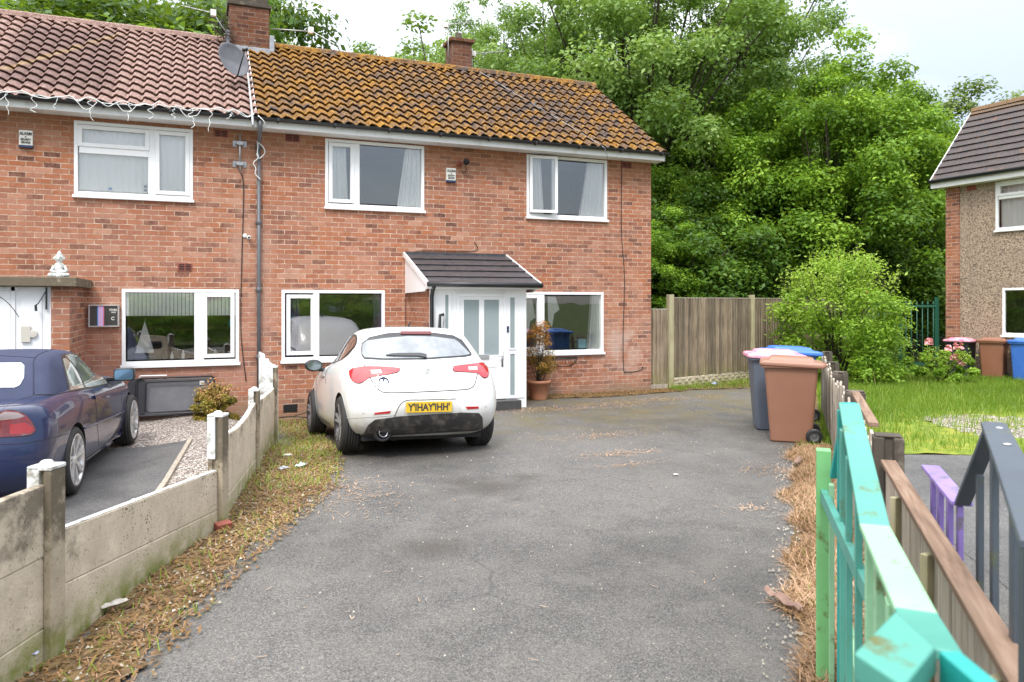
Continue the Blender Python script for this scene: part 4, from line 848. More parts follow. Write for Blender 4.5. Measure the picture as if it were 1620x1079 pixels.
# fairy lights along the left eave
t = thing('fairy_lights', 'white icicle fairy lights tangled along the gutter of the left house', 'string lights', (-3, 13, 4.85))
rnd = random.Random(11); p = MB(); x = -3.6; pts = []
while x < .88: pts.append((x, 13.0-.01+rnd.gauss(0, .008), 4.88+rnd.gauss(0, .022)-.03*math.sin((x+3.6)*3.2)**2)); x += .10
p.tube(smoothpts(pts, 3), .006, 5); p.tube(smoothpts([(a, b-.012, c+rnd.gauss(0, .02)) for a, b, c in pts], 3), .006, 5)
drops = [-2.62, -2.25, -1.98, -1.52, -1.02, -.72, -.40, -.12, .12, .45]; 
for k, dx_ in enumerate(drops):
    L = rnd.uniform(.10, .34); q = [(dx_, 13.0, 4.87)]
    for j in range(6): q.append((dx_+rnd.gauss(0, .03), 13.0+rnd.gauss(0, .01), 4.87-L*(j+1)/6))
    p.tube(smoothpts(q, 3), .006, 5)
for dx_ in (-2.9, -1.75, -1.2, -.3):
    q = [(dx_+.05*j, 12.99, 4.86-.13*math.sin(j/6*math.pi)+rnd.gauss(0, .01)) for j in range(7)]; p.tube(smoothpts(q, 3), .006, 5)
q = [(.86, 13.0, 4.86), (.97, 13.02, 4.74), (.90, 13.2, 4.6)]+[(.90+rnd.gauss(0, .05), 13.33, 4.5-.09*j) for j in range(8)]; p.tube(smoothpts(q, 4), .0085, 5)
q = [(.86, 13.32, 4.5), (.96, 13.33, 4.42), (.99, 13.33, 4.32), (.9, 13.33, 4.22), (.86, 13.33, 4.3)]; p.tube(smoothpts(q, 4), .008, 5)
p.build('cord', M['white_cable'], t, smooth=True)
# folded black garden table leaning on the left wall
t = thing('garden_table', 'black folded garden table on its side against the left house wall', 'table', (-.3, 13.2, 0))
def rrect(x0, x1, z0, z1, r, n=5):
    o = []
    for cx, cz, a0 in ((x1-r, z0+r, -90), (x1-r, z1-r, 0), (x0+r, z1-r, 90), (x0+r, z0+r, 180)):
        for k in range(n+1): a = R(a0+90*k/n); o.append((cx+r*math.cos(a), cz+r*math.sin(a)))
    return o
TM = Matrix.Translation((0, 13.20, 0)) @ Matrix.Rotation(R(-8), 4, 'X')
p = MB(); q = [TM @ Vector((a, -.05, b)) for a, b in rrect(-.93, .20, .03, .62, .06)]; p.tube(q+[q[0]], .016, 8); q = [TM @ Vector((a, -.06, b)) for a, b in rrect(-.80, .14, .08, .56, .06)]; p.tube(q+[q[0]], .011, 8); p.build('frame', M['black_plastic'], t, smooth=True)
p = MB(); nx, nz = 24, 12; V = []
for j in range(nz+1):
    for i in range(nx+1):
        a = -.91+1.09*i/nx; b = .05+.55*j/nz; V.append(TM @ Vector((a, .0+.018*math.exp(-((a+.12+.25*(b-.3))/.05)**2)*math.sin(b*5), b)))
p.add(V, [(j*(nx+1)+i, j*(nx+1)+i+1, (j+1)*(nx+1)+i+1, (j+1)*(nx+1)+i) for j in range(nz) for i in range(nx)]); p.build('top', simple('grey_vinyl', (.12, .12, .13), .4, c2=(.16, .16, .17), scale=5), t, smooth=True)
p = MB(); p.prism(rrect(-1.06, -.80, .04, .62, .09), 'y', -.03, .02, 0, TM); p.build('end_leaf', simple('black_leaf', (.03, .03, .035), .5), t, bevel=.006)
p = MB(); p.box((-.02, -.024, .49), (.05, -.018, .55), 0, TM); p.tube([TM @ Vector((-.9, -.03, .63)), TM @ Vector((-.88, -.03, .66)), TM @ Vector((-.5, -.03, .655))], .01, 6); p.build('sticker', M['curtain'], t)
# timber edging of the left drive
t = thing('edging_board', 'weathered timber edging board between the left tarmac drive and the gravel', 'edging', (-.3, 8, 0))
p = MB()
for a, b in [((-.60, 6.0), (-.345, 8.3)), ((-.34, 8.32), (-.13, 10.86))]: p.beam((a[0], a[1], -.012), (b[0], b[1], -.012), .05, .07)
p.build('board', M['grey_wood'], t)
# ------------------------------------------------------------------ right house
RC = Vector((17.36, 13.50, 0)); ra = R(3); RD = Vector((math.sin(ra), -math.cos(ra), 0)); RN = Vector((math.cos(ra), math.sin(ra), 0))
TR = lambda v: RC+RD*v[0]+RN*v[1]+Vector((0, 0, v[2]))
hr = thing('pebbledash_house', 'pebbledashed house with dark tiled roof and brick corner strip at the right edge', 'house', RC)
RU = (1.22, 3.0, 3.52, 4.66); RL = (1.38, 3.1, 1.05, 2.15)
p = MB(); wall_face(p, .34, 9.0, -.1, 4.86, [RU, RL], 0, .1, 0, TR)
p.add([TR(v) for v in [(0, 0, -.1), (0, 3.0, -.1), (0, 3.0, 4.86), (0, 1.6, 6.7), (0, 0, 4.86)]], [(0, 1, 2, 3, 4)]); p.add([TR(v) for v in [(9, 0, -.1), (9, 3, -.1), (9, 3, 4.86), (9, 1.6, 6.7), (9, 0, 4.86)]], [(4, 3, 2, 1, 0)]); p.add([TR(v) for v in [(0, 3, -.1), (9, 3, -.1), (9, 3, 4.86), (0, 3, 4.86)]], [(0, 1, 2, 3)])
p.build('wall', M['pebble'], hr, fix=False)
p = MB(); p.add([TR(v) for v in [(-.012, -.03, -.1), (.34, -.03, -.1), (.34, -.03, 4.84), (-.012, -.03, 4.84)]], [(0, 1, 2, 3)]); p.add([TR(v) for v in [(-.012, -.03, -.1), (-.012, .3, -.1), (-.012, .3, 4.84), (-.012, -.03, 4.84)]], [(3, 2, 1, 0)]); p.add([TR(v) for v in [(.34, -.03, -.1), (.34, 0, -.1), (.34, 0, 4.84), (.34, -.03, 4.84)]], [(0, 1, 2, 3)]); p.build('brick_corner', M['brick_plain'], hr, fix=False)
p = MB()
for z0, z1 in ((.3, 2.5), (2.8, 4.8)):
    p.add([TR(v) for v in [(.5, .12, z0), (5, .12, z0), (5, 2.9, z0), (.5, 2.9, z0), (.5, .12, z1), (5, .12, z1), (5, 2.9, z1), (.5, 2.9, z1)]], [(0, 1, 2, 3), (4, 7, 6, 5), (1, 5, 6, 2), (2, 6, 7, 3), (3, 7, 4, 0)])
p.build('interior', M['room'], hr, fix=False)
window(hr, *RU, [(1.29, 2.93, 4.33, 4.59, True), (1.29, 2.93, 3.60, 4.24, False)], y=0, T=TR)
window(hr, *RL, [(1.45, 3.03, 1.13, 2.08, False)], y=0, T=TR)
wavy('net_curtain', 1.26, 2.96, 3.52, 4.64, .16, hr, M['curtain'], .012, 14, T=TR)
p = MB(); tiled_roof(p, -.22, 9.1, (-.30, 4.86), (1.40, 6.86), 11, .33, 0, .040, 2, flat=True, T=TR)
p.add([TR(v) for v in [(-.22, 1.4, 6.86), (9.1, 1.4, 6.86), (9.1, 3.3, 4.8), (-.22, 3.3, 4.8)]], [(0, 1, 2, 3)]); rr_ = p.build('roof', M['roof_grey'], hr, fix=False)
p = MB()
for k in range(20): 
    a = -.24+k*.47; p.add([TR(v) for v in [(a, 1.27, 6.79), (a, 1.33, 6.90), (a, 1.47, 6.90), (a, 1.53, 6.79), (a+.46, 1.27, 6.79), (a+.46, 1.33, 6.90), (a+.46, 1.47, 6.90), (a+.46, 1.53, 6.79)]], [(0, 4, 5, 1), (1, 5, 6, 2), (2, 6, 7, 3), (0, 1, 2, 3), (4, 7, 6, 5)])
p.build('ridge_tile', M['roof_grey'], rr_, fix=False)
p = MB()
def bxT(mb, T, a, b): 
    n = len(mb.v); mb.box(a, b)
    for k in range(n, len(mb.v)): mb.v[k] = tuple(T(mb.v[k]))
bxT(p, TR, (-.24, -.28, 4.68), (9.1, -.25, 4.83)); bxT(p, TR, (-.24, -.25, 4.68), (9.1, .0, 4.70))
p.prism([(-.30, 4.80), (1.40, 6.80), (1.40, 6.90), (-.30, 4.90)], 'x', -.26, -.235, 0); 
for k in range(len(p.v)-8, len(p.v)): p.v[k] = tuple(TR(p.v[k]))
p.build('fascia', M['fascia'], hr, bevel=.003)
p = MB(); p.tube([TR((-.26, -.33, 4.85)), TR((9.1, -.33, 4.84))], .045, 10); p.build('gutter', M['black_plastic'], hr, smooth=True)
p = MB(); bxT(p, TR, (.52, -.012, 4.54), (.74, .0, 4.66)); p.build('air_vent', M['vent'], hr)
# ------------------------------------------------------------------ concrete fence on the left
t = thing('concrete_fence', 'low lichen stained concrete panel fence with white painted post tops between the two drives', 'fence', (*FB, 0))
rnd = random.Random(2)
def fpost(P_, d, h, w=.12, nub=True, white=(.2, .12)):
    a = math.atan2(d[1], d[0]); X = Matrix.Translation((*P_, 0)) @ Matrix.Rotation(a, 4, 'Z'); m = MB(); hw = w/2
    m.prism([(-hw, -hw), (hw, -hw), (hw, -.022), (hw-.02, -.022), (hw-.02, .022), (hw, .022), (hw, hw), (-hw, hw), (-hw, .022), (-hw+.02, .022), (-hw+.02, -.022), (-hw, -.022)], 'z', -.3, h-.02, 0, X)
    o = m.build('post', M['concrete_post'], t, bevel=.006)
    m = MB(); e = .0025
    m.box((-hw-e, .0, h-.018-white[0]), (hw*.2, hw+e, h-.0), 0, X); m.box((-hw-e, -hw-e, h-.019), (hw+e, hw+e, h+.002), 0, X)
    m.lathe([(.036, 0), (.034, .012), (.022, .022), (0, .026)], (0, 0, h+.002), n=14, M=X); 
    m.build('painted_top', M['rough_white'], o, bevel=.005); return o
def fpanel(A_, B_, zs_a, zs_b, dip=0, white=True, th=.045):
    A_, B_ = Vector((*A_, 0)), Vector((*B_, 0)); d = (B_-A_).normalized(); n = Vector((-d.y, d.x, 0)); A_ = A_+d*.05; B_ = B_-d*.05
    for k in range(len(zs_a)-1):
        m = MB(); N_ = 12; top = k == len(zs_a)-2; V = []; 
        for i in range(N_+1):
            f = i/N_; c = A_+(B_-A_)*f; z0 = zs_a[k]+(zs_b[k]-zs_a[k])*f+.004; z1 = zs_a[k+1]+(zs_b[k+1]-zs_a[k+1])*f-.002
            if top: z1 += -dip*math.sin(f*math.pi)
            t2 = th*(1 if k % 2 == 0 else .9)
            V += [c-n*t2/2+Vector((0, 0, z0)), c+n*t2/2+Vector((0, 0, z0)), c+n*t2/2+Vector((0, 0, z1-.006)), c+n*(t2/2-.008)+Vector((0, 0, z1)), c-n*(t2/2-.008)+Vector((0, 0, z1)), c-n*t2/2+Vector((0, 0, z1-.006))]
        F_ = [(i*6+j, (i+1)*6+j, (i+1)*6+(j+1) % 6, i*6+(j+1) % 6) for i in range(N_) for j in range(6)]+[tuple(range(6)), tuple(range(N_*6+5, N_*6-1, -1))]
        m.add(V, F_); o = m.build('panel', M['concrete'], t)
        if top and white:
            m = MB(); V = []
            for i in range(N_+1):
                f = i/N_; c = A_+(B_-A_)*f; z1 = zs_a[k+1]+(zs_b[k+1]-zs_a[k+1])*f-.002-dip*math.sin(f*math.pi)
                V += [c-n*(th/2-.006)+Vector((0, 0, z1+.0005)), c+n*(th/2+.001)+Vector((0, 0, z1+.0005)), c+n*(th/2+.001)+Vector((0, 0, z1+.004)), c-n*(th/2-.006)+Vector((0, 0, z1+.004))]
            m.add(V, [(i*4+j, (i+1)*4+j, (i+1)*4+(j+1) % 4, i*4+(j+1) % 4) for i in range(N_) for j in range(4)]); m.build('painted_edge', M['rough_white'], o)
def dirv(a, b): return (b[0]-a[0], b[1]-a[1])
fpanel(F0, FA, [-.15, .13, .50, .88], [-.15, .13, .50, .875], 0, False)
fpanel(FA, FB, [-.2, .30, .60], [-.2, .145, .465])
fpanel(FB, FC, [-.2, .17, .43, .72], [-.2, .12, .42, .73], .07)
fpanel(FC, FD, [-.3, .03, .37, .72], [-.3, .02, .33, .66], .01)
fpost(F0, dirv(F0, FA), .97); fpost(FA, dirv(F0, FA), .965, .125, white=(.22, .1)); o = fpost(FB, dirv(FA, FB), .91, .125, white=(.34, .1)); fpost(FC, dirv(FB, FC), .87, .11, white=(.26, .1)); fpost(FD, dirv(FC, FD), .95, .11, white=(.42, .1))
setbase(); t2 = thing('broken_post', 'jagged white painted concrete stump beside the last fence post near the downpipe', 'post', (.86, 11.3, 0)); m = MB()
m.prism([(.76, -.2), (1.02, -.2), (1.02, .78), (1.0, .84), (.985, .90), (.95, .89), (.94, .95), (.91, .96), (.89, 1.02), (.85, 1.01), (.84, 1.08), (.80, 1.10), (.76, 1.12)], 'y', 11.26, 11.36); m.build('stump', M['rough_white'], t2, bevel=.012)
# ------------------------------------------------------------------ timber fence behind the drive
t = thing('board_fence', 'tall weathered closeboard timber fence right of the brick house', 'fence', (9.2, 13.5, 0))
def bfence(A_, B_, z1, gap=0, z0=.2, plinth=True):
    A_, B_ = Vector((*A_, 0)), Vector((*B_, 0)); L = (B_-A_).length; d = (B_-A_)/L; n = Vector((d.y, -d.x, 0)); k = 0; m = MB(); x = 0; a = math.atan2(d.y, d.x)
    while x < L-.03:
        w = .125; X = Matrix.Translation(A_+d*x) @ Matrix.Rotation(a+R(3), 4, 'Z'); zz = z1+rnd.uniform(-.008, .008)
        m.prism([(0, -.034), (min(w, L-x), -.004), (min(w, L-x), .004), (0, .008)], 'z', z0+rnd.uniform(-.01, .01), zz, 0, X); x += .098
    o = m.build('boards', M['fence_wood'], t)
    m = MB(); m.beam(A_+Vector((0, 0, z1+.012)), B_+Vector((0, 0, z1+.012)), .045, .022); m.build('capping', M['grey_wood'], t)
    return o
def bpost(P_, h, w=.10):
    m = MB(); m.box((P_[0]-w/2, P_[1]-w/2-.02, -.1), (P_[0]+w/2, P_[1]+w/2-.02, h)); m.build('post', M['post_wood'], t, bevel=.006)
BP = [(8.66, 13.62), (9.20, 13.62), (12.0, 14.40), (13.75, 14.9), (16.3, 15.8)]
bfence(BP[0], BP[1], 1.66, z0=.1); bfence((BP[1][0]+.05, BP[1][1]), BP[2], 1.90, z0=.22); bfence(BP[2], BP[3], 1.90, z0=.22); bfence(BP[3], BP[4], 1.88, z0=.2)
bpost(BP[1], 1.98, .12); bpost(BP[2], 1.99); bpost(BP[3], 1.98); bpost(BP[4], 1.97)
m = MB(); m.beam((8.66, 13.59, .05), (9.12, 13.59, .05), .04, .09); m.build('gravel_board', M['grey_wood'], t)
m = MB(); A_ = Vector((9.24, 13.60, 0)); B_ = Vector((16.3, 15.75, 0)); m.beam(A_+Vector((0, 0, .10)), B_+Vector((0, 0, .10)), .04, .22)
d = (B_-A_).normalized(); L = (B_-A_).length; x = .05
while x < L-.2:
    for r in range(3): 
        w = rnd.uniform(.10, .2); c = A_+d*(x+(r % 2)*.09); m.beam(c+Vector((0, -.022, .05+r*.065)), c+d*w+Vector((0, -.022, .05+r*.065)), .03, .05)
    x += .24
m.build('rock_faced_base', M['concrete'], t, bevel=.006)
# green metal gate by the right house
t = thing('metal_gate', 'dark green metal bar gate with pointed tips beside the brick corner', 'gate', (16.6, 14.3, 0))
m = MB(); GA, GB = Vector((15.7, 14.55, 0)), Vector((17.32, 13.75, 0)); gd = (GB-GA).normalized(); gL = (GB-GA).length
for f in (0.0, .50, 1.0): c = GA+gd*gL*f; m.box((c.x-.035, c.y-.035, -.1), (c.x+.035, c.y+.035, 1.95 if f == 1.0 else 1.55))
f0 = m.build('post', simple('gate_green', (.02, .10, .065), .4), t)
m = MB(); m.beam(GA+Vector((0, 0, 1.72)), GB+Vector((0, 0, 1.72)), .04, .05); m.build('rail', f0.data.materials[0], t); m = MB(); m.beam(GA+Vector((0, 0, .25)), GB+Vector((0, 0, .25)), .04, .05); m.build('rail', f0.data.materials[0], t)
k = .1
while k < gL-.05:
    c = GA+gd*k; m = MB(); m.tube([(c.x, c.y, .1), (c.x, c.y, 1.74)], .010, 6); m.lathe([(.0, 0), (.022, .02), (.026, .045), (.012, .08), (0, .12)], (c.x, c.y, 1.74), n=8); m.build('bar', f0.data.materials[0], t, smooth=True); k += .135
# ------------------------------------------------------------------ fences on the right
def fl(zc, off=0, z=0): return cw(.616+.365*zc+off, zc, z)
t = thing('low_timber_fence', 'low timber fence with brown top rail and stained concrete posts right of the drive', 'fence', fl(5))
fdir = (fl(6)-fl(5)).normalized(); fa = math.atan2(fdir.y, fdir.x)
for k, (zc, h) in enumerate([(4.72, 1.0), (7.05, 1.0), (9.1, .99), (10.7, .98), (12.3, 1.02)]):
    X = Matrix.Translation(fl(zc)) @ Matrix.Rotation(fa, 4, 'Z'); m = MB()
    m.prism([(-.07, -.085), (.07, -.085), (.07, -.03), (.045, -.02), (.045, .02), (.07, .03), (.07, .085), (-.07, .085), (-.07, .03), (-.045, .02), (-.045, -.02), (-.07, -.03)], 'z', -.1, h-.015, 0, X)
    m.prism([(-.06, -.075), (.06, -.075), (.06, .075), (-.06, .075)], 'z', h-.015, h, 0, X); m.build('post', M['concrete_dark'], t, bevel=.01)
# near bay: broad grey boards with battens and a rail on top
zc = .9; rb = random.Random(4)
while zc < 4.55:
    w = rb.uniform(.26, .34); a, b = fl(zc, -.02), fl(min(zc+w, 4.6), -.02); m = MB(); m.beam(a+Vector((0, 0, .42)), b+Vector((0, 0, .42)), .018, .80); m.build('board', M['grey_wood'], t)
    nb_ = globals().get('nb_', 0)+1
    c = fl(zc+w+.02, -.045); m = MB()
    if nb_ % 3 == 1:
        m.beam(c+Vector((0, 0, .0)), c+Vector((rb.uniform(-.01, .01), 0, .80)), .06, .035); m.build('batten', M['post_wood'], t, bevel=.003)
    zc += w+.012
m = MB(); a, b = fl(.7, -.01, .835), fl(4.62, -.01, .845); m.beam(a, b, .085, .03); o = m.build('rail', M['rail_wood'], t, bevel=.006)
# middle and far bays: narrow pickets
for (za, zb) in ((4.9, 6.95), (7.2, 9.0), (9.25, 10.6), (10.8, 12.2)):
    zc = za
    while zc < zb:
        h = .93+rb.uniform(-.05, .05); c = fl(zc, -.07); m = MB(); X = Matrix.Translation(c) @ Matrix.Rotation(fa+R(rb.uniform(-2, 2)), 4, 'Z') @ Matrix.Rotation(R(rb.uniform(-1.2, 1.2)), 4, 'X')
        m.prism([(-.045, .02), (.045, .02), (.045, h-.02), (.0, h), (-.045, h-.02)], 'y', -.01, .01, 0, X); m.build('picket', M['grey_wood'], t, bevel=.002); zc += .135
    for hz_ in (.78, .28): m = MB(); m.beam(fl(za-.1, -.035, hz_), fl(zb+.1, -.035, hz_), .035, .07); m.build('rail', M['grey_wood'], t)
m = MB(); m.beam(fl(5.5, -.0, .93), fl(6.9, -.01, .99), .07, .035); m.build('rail', M['rail_wood'], t, bevel=.005)
# painted zigzag picket fence nearest the viewer
def zig(t, pts, cols, picks, pw=.07, bw=.085, th=.020):
    for i in range(len(pts)-1):
        a, b = cw(*pts[i]), cw(*pts[i+1]); m = MB(); e = (b-a).normalized()*.012; m.beam(a-e, b+e, bw if i or len(pts) < 4 else bw*.72, th); m.build('top_board', M[cols[i]], t, bevel=.004)
    for (xc, zc, z, col, w) in picks:
        c = cw(xc, zc); m = MB(); d = fa; X = Matrix.Translation(c) @ Matrix.Rotation(d, 4, 'Z'); m.box((-w/2, -.011, .05), (w/2, .011, z), 0, X); m.build('picket', M[col], t, bevel=.003)
t = thing('painted_picket_fence', 'zigzag topped picket fence painted teal and light green, closest to the viewer', 'fence', cw(1.2, 2.5))
L = lambda zc, o=0: .27+.365*zc+o
zig(t, [(1.50, 3.50, 1.02), (1.485, 3.34, 1.365), (1.10, 2.30, 1.136), (.885, 1.66, 1.135), (.735, 1.32, 1.21)], ['shaded_teal', 'teal', 'lgreen', 'teal'],
    [(1.475, 3.50, .98, 'lgreen', .05), (L(3.34, -.045), 3.34, 1.345, 'shaded_teal', .05), (L(3.10, -.05), 3.10, 1.30, 'teal', .06), (L(2.84, -.045), 2.84, 1.24, 'teal', .06), (L(2.56, -.035), 2.56, 1.18, 'teal', .06), (L(2.26, -.03), 2.26, 1.12, 'lgreen', .06),
     (L(2.02, -.03), 2.02, 1.12, 'lgreen', .06), (L(1.78, -.03), 1.78, 1.12, 'lgreen', .06), (L(1.52, -.03), 1.52, 1.15, 'teal', .06)])
m = MB(); m.beam(cw(L(3.6, -.0), 3.6, .35), cw(L(1.2, 0), 1.2, .35), .03, .07); m.build('rail', M['lgreen'], t, bevel=.003)
m = MB(); m.beam(cw(1.487, 3.62, .9), cw(L(2.3, -.01), 2.3, .9), .03, .06); m.build('rail', M['teal'], t, bevel=.003)
m = MB(); qd = [cw(.687, 1.358), cw(.677, 1.209), cw(.562, 1.087), cw(.537, 1.193)]; m.prism([(q.x, q.y) for q in qd], 'z', 1.225, 1.27); m.build('post_cap', M['teal'], t, bevel=.006)
m = MB(); qc = sum(qd, Vector())/4; m.prism([(qc.x+(q.x-qc.x)*.8, qc.y+(q.y-qc.y)*.8) for q in qd], 'z', -.1, 1.224); m.build('post', M['teal'], t, bevel=.004)
m = MB(); m.beam(cw(.697, 1.209, 1.15), cw(.68, .62, 1.15), .035, .23); m.build('near_board', M['shaded_teal'], t, bevel=.004)
m = MB(); m.box((-.035, -.033, -.05), (.035, .033, 1.115), 0, Matrix.Translation(cw(1.495, 3.64)) @ Matrix.Rotation(fa, 4, 'Z')); m.build('post', M['green'], t, bevel=.005)
m = MB(); m.lathe([(0, -.004), (.006, -.003), (.007, .0)], cw(1.40, 3.15, 1.327), n=10); m.build('screw', M['bright_metal'], t)
t = thing('slate_picket_fence', 'slate grey zigzag picket fence with a short purple painted length at its far end', 'fence', cw(1.9, 2.9))
zig(t, [(2.17, 3.93, .963), (1.955, 3.30, .945)], ['purple'], [(2.155, 3.88, .94, 'purple', .05), (2.09, 3.70, .93, 'purple', .06), (2.02, 3.50, .92, 'purple', .06), (1.96, 3.32, .93, 'purple', .05)])
zig(t, [(1.955, 3.29, .95), (1.855, 2.92, 1.345), (1.46, 2.22, 1.35), (1.04, 1.48, 1.345)], ['slate_paint']*3,
    [(1.90, 3.08, 1.12, 'slate_paint', .045), (1.755, 2.76, 1.33, 'slate_paint', .045), (1.44, 2.17, 1.33, 'slate_paint', .05), (1.22, 1.80, 1.33, 'slate_paint', .05)])
m = MB(); m.beam(cw(2.17, 3.93, .3), cw(1.3, 2.0, .3), .03, .07); m.build('rail', M['slate_paint'], t)
for q in [(1.80, 2.80, 1.357), (1.60, 2.45, 1.362)]: 
    m = MB(); m.lathe([(0, .004), (.012, .002), (.014, 0)], cw(*q), n=12); m.build('bolt_head', M['bright_metal'], t)
# ------------------------------------------------------------------ wheelie bins
def make_bin(lab, body, lid, grp='wheelie bins', extra=None):
    t = thing('wheelie_bin', lab, 'wheelie bin', (0, 0, 0), grp); H = .98
    bm = MB(); secs = [(.0, -.25, .22, .21), (.02, -.268, .235, .225), (.25, -.285, .25, .24), (.9, -.335, .30, .275), (.98, -.34, .31, .28)]; V = []; nr = 20
    for (z, xa, xb, hw) in secs:
        for (a, b) in rrect(xa, xb, -hw, hw, .045, 4): V.append((a, b, z))
    n = len(V)//len(secs); bm.add(V, [(i*n+j, i*n+(j+1) % n, (i+1)*n+(j+1) % n, (i+1)*n+j) for i in range(len(secs)-1) for j in range(n)]+[tuple(range(n-1, -1, -1))])
    for sgn in (-1, 1): bm.box((.12, sgn*.235-.004, .30), (.125, sgn*.235+.004, .85))
    b = bm.build('body', body, t, smooth=False); b.modifiers.new('b', 'BEVEL').width = .008; b.data.polygons.foreach_set('use_smooth', [True]*len(b.data.polygons)); b.modifiers['b'].limit_method = 'ANGLE'; b.modifiers['b'].harden_normals = True
    rm = MB(); V = []
    for (z, e) in ((.955, .012), (.955, .04), (1.0, .045), (1.0, -.02)):
        for (a, c) in rrect(-.34-e, .31+e, -.28-e, .28+e, .05, 4): V.append((a, c, z))
    rm.add(V, [(i*n+j, i*n+(j+1) % n, (i+1)*n+(j+1) % n, (i+1)*n+j) for i in range(3) for j in range(n)]); rm.build('rim', body, t, smooth=False)
    lm = MB(); V = []; ls = [(.985, .055), (1.005, .06), (1.03, .052), (1.045, .02), (1.05, -.05), (1.085, -.075), (1.095, -.12), (1.10, -.24)]
    for (z, e) in ls:
        for k, (a, c) in enumerate(rrect(-.34-e, .33+e, -.28-e, .28+e, max(.02, .055+e*.1), 4)):
            zz = z - (.03 if z < 1.01 and abs(a) < .09 and abs(c) > .28 else 0)*max(0, 1-abs(a+.0)/.09) - .025*(a+.34)/.67
            V.append((a, c, zz))
    lm.add(V, [(i*n+j, i*n+(j+1) % n, (i+1)*n+(j+1) % n, (i+1)*n+j) for i in range(len(ls)-1) for j in range(n)]+[tuple(range((len(ls)-1)*n, len(ls)*n)), tuple(range(n-1, -1, -1))])
    l = lm.build('lid', lid, t, bevel=.004)
    hm_ = MB(); hm_.tube([(.36, -.2, .98), (.40, -.2, .985), (.40, .2, .985), (.36, .2, .98)], .014, 8); hm_.build('handle', body, t, smooth=True)
    for sgn in (-1, 1):
        w = MB(); w.lathe([(.055, .022), (.085, .024), (.1, .016), (.1, -.016), (.085, -.024), (.055, -.022)], (.255, sgn*.265, .10), 'y', 26); wo = w.build('wheel', M['black_plastic'], t, smooth=True)
        r_ = MB(); r_.lathe([(0, .018*sgn), (.012, .018*sgn), (.02, .004*sgn), (.05, .012*sgn), (.058, .02*sgn)], (.255, sgn*.265, .10), 'y', 20)
        for q in range(6): a = q*math.pi/3; r_.beam((.255+.015*math.cos(a), sgn*.275, .10+.015*math.sin(a)), (.255+.055*math.cos(a), sgn*.275, .10+.055*math.sin(a)), .012, .008, up=(0, 1, 0))
        r_.build('hub', simple('hub_grey', (.10, .10, .10), .5) if 'hub_grey' not in bpy.data.materials else bpy.data.materials['hub_grey'], wo)
    ax = MB(); ax.tube([(.255, -.26, .10), (.255, .26, .10)], .012, 8); ax.build('axle', M['metal'], t)
    return t
BM = {'brown': simple('bin_brown', (.225, .105, .064), .5, c2=(.265, .128, .08), scale=2, dirt=(.22, .12, .08), dscale=5, dlo=.62, dhi=.8, b=.06, bs=180),
      'brown_dark': simple('bin_brown_dark', (.24, .10, .055), .5, c2=(.28, .12, .07), scale=3, b=.06, bs=180), 'brown_lid': simple('bin_brown_lid', (.26, .125, .082), .4, c2=(.31, .16, .11), scale=2), 
      'grey': simple('bin_grey', (.085, .10, .135), .5, c2=(.10, .12, .15), scale=3, b=.06, bs=180), 'black': simple('bin_black', (.022, .026, .032), .45), 'pink': simple('lid_pink', (.62, .13, .24), .45, c2=(.75, .42, .50), scale=7, dirt=(.75, .5, .55), dscale=9), 'blue': simple('bin_blue', (.035, .13, .48), .4, c2=(.06, .18, .55), scale=4)}
def place(t, xc, zc, rot, sc=1, z=0): 
    t.location = cw(xc, zc, z); t.rotation_euler = (0, 0, rot); t.scale = (sc, sc, sc); return t
setbase()
b1 = place(make_bin('brown wheelie bin nearest the viewer, in front of the two others on the drive', BM['brown'], BM['brown_lid']), 3.70, 10.02, -YAW+R(-19), 1.02)
m = MB(); t_ = b1
setbase(); 
for k in range(3): m.box((-.255-.0, -.252, .74+k*.03), (-.235, -.2475, .76+k*.03))
m.v = [(x, y-.012-.0*z, z) for x, y, z in m.v]; m.build('house_number', M['cream_plastic'], b1)
setbase(); b2 = place(make_bin('dark grey wheelie bin with pink lid right behind the brown bin on the drive', BM['grey'], BM['pink']), 3.80, 10.95, -YAW+R(-10), 1.05)
setbase(); b3 = place(make_bin('blue wheelie bin, last of the three on the drive, behind the pink lidded one', BM['blue'], BM['blue']), 4.30, 11.75, -YAW+R(-3), 1.05)
setbase(); b4 = place(make_bin('black wheelie bin with pink lid and silver paw sticker by the pebbledashed wall', BM['black'], BM['pink'], 'bins by the right house'), 10.72, 18.1, R(20), .9)
p = MB(); 
setbase(); p.lathe([(0, -.004), (.085, -.003), (.09, 0)], (-.27, .0, .55), 'x', 20); p.lathe([(0, -.006), (.06, -.005), (.065, 0)], (-.268, .04, .47), 'x', 14); p.build('sticker', simple('silver_sticker', (.5, .52, .52), .35, c2=(.08, .08, .08), scale=20), b4)
setbase(); b5 = place(make_bin('brown wheelie bin between the black bin and the blue bin by the pebbledashed wall', BM['brown_dark'], BM['brown_dark'], 'bins by the right house'), 11.28, 17.75, R(25), .92)
setbase(); b6 = place(make_bin('blue wheelie bin with dented front at the right edge by the pebbledashed wall', BM['blue'], BM['blue'], 'bins by the right house'), 11.62, 17.1, R(18), .93)
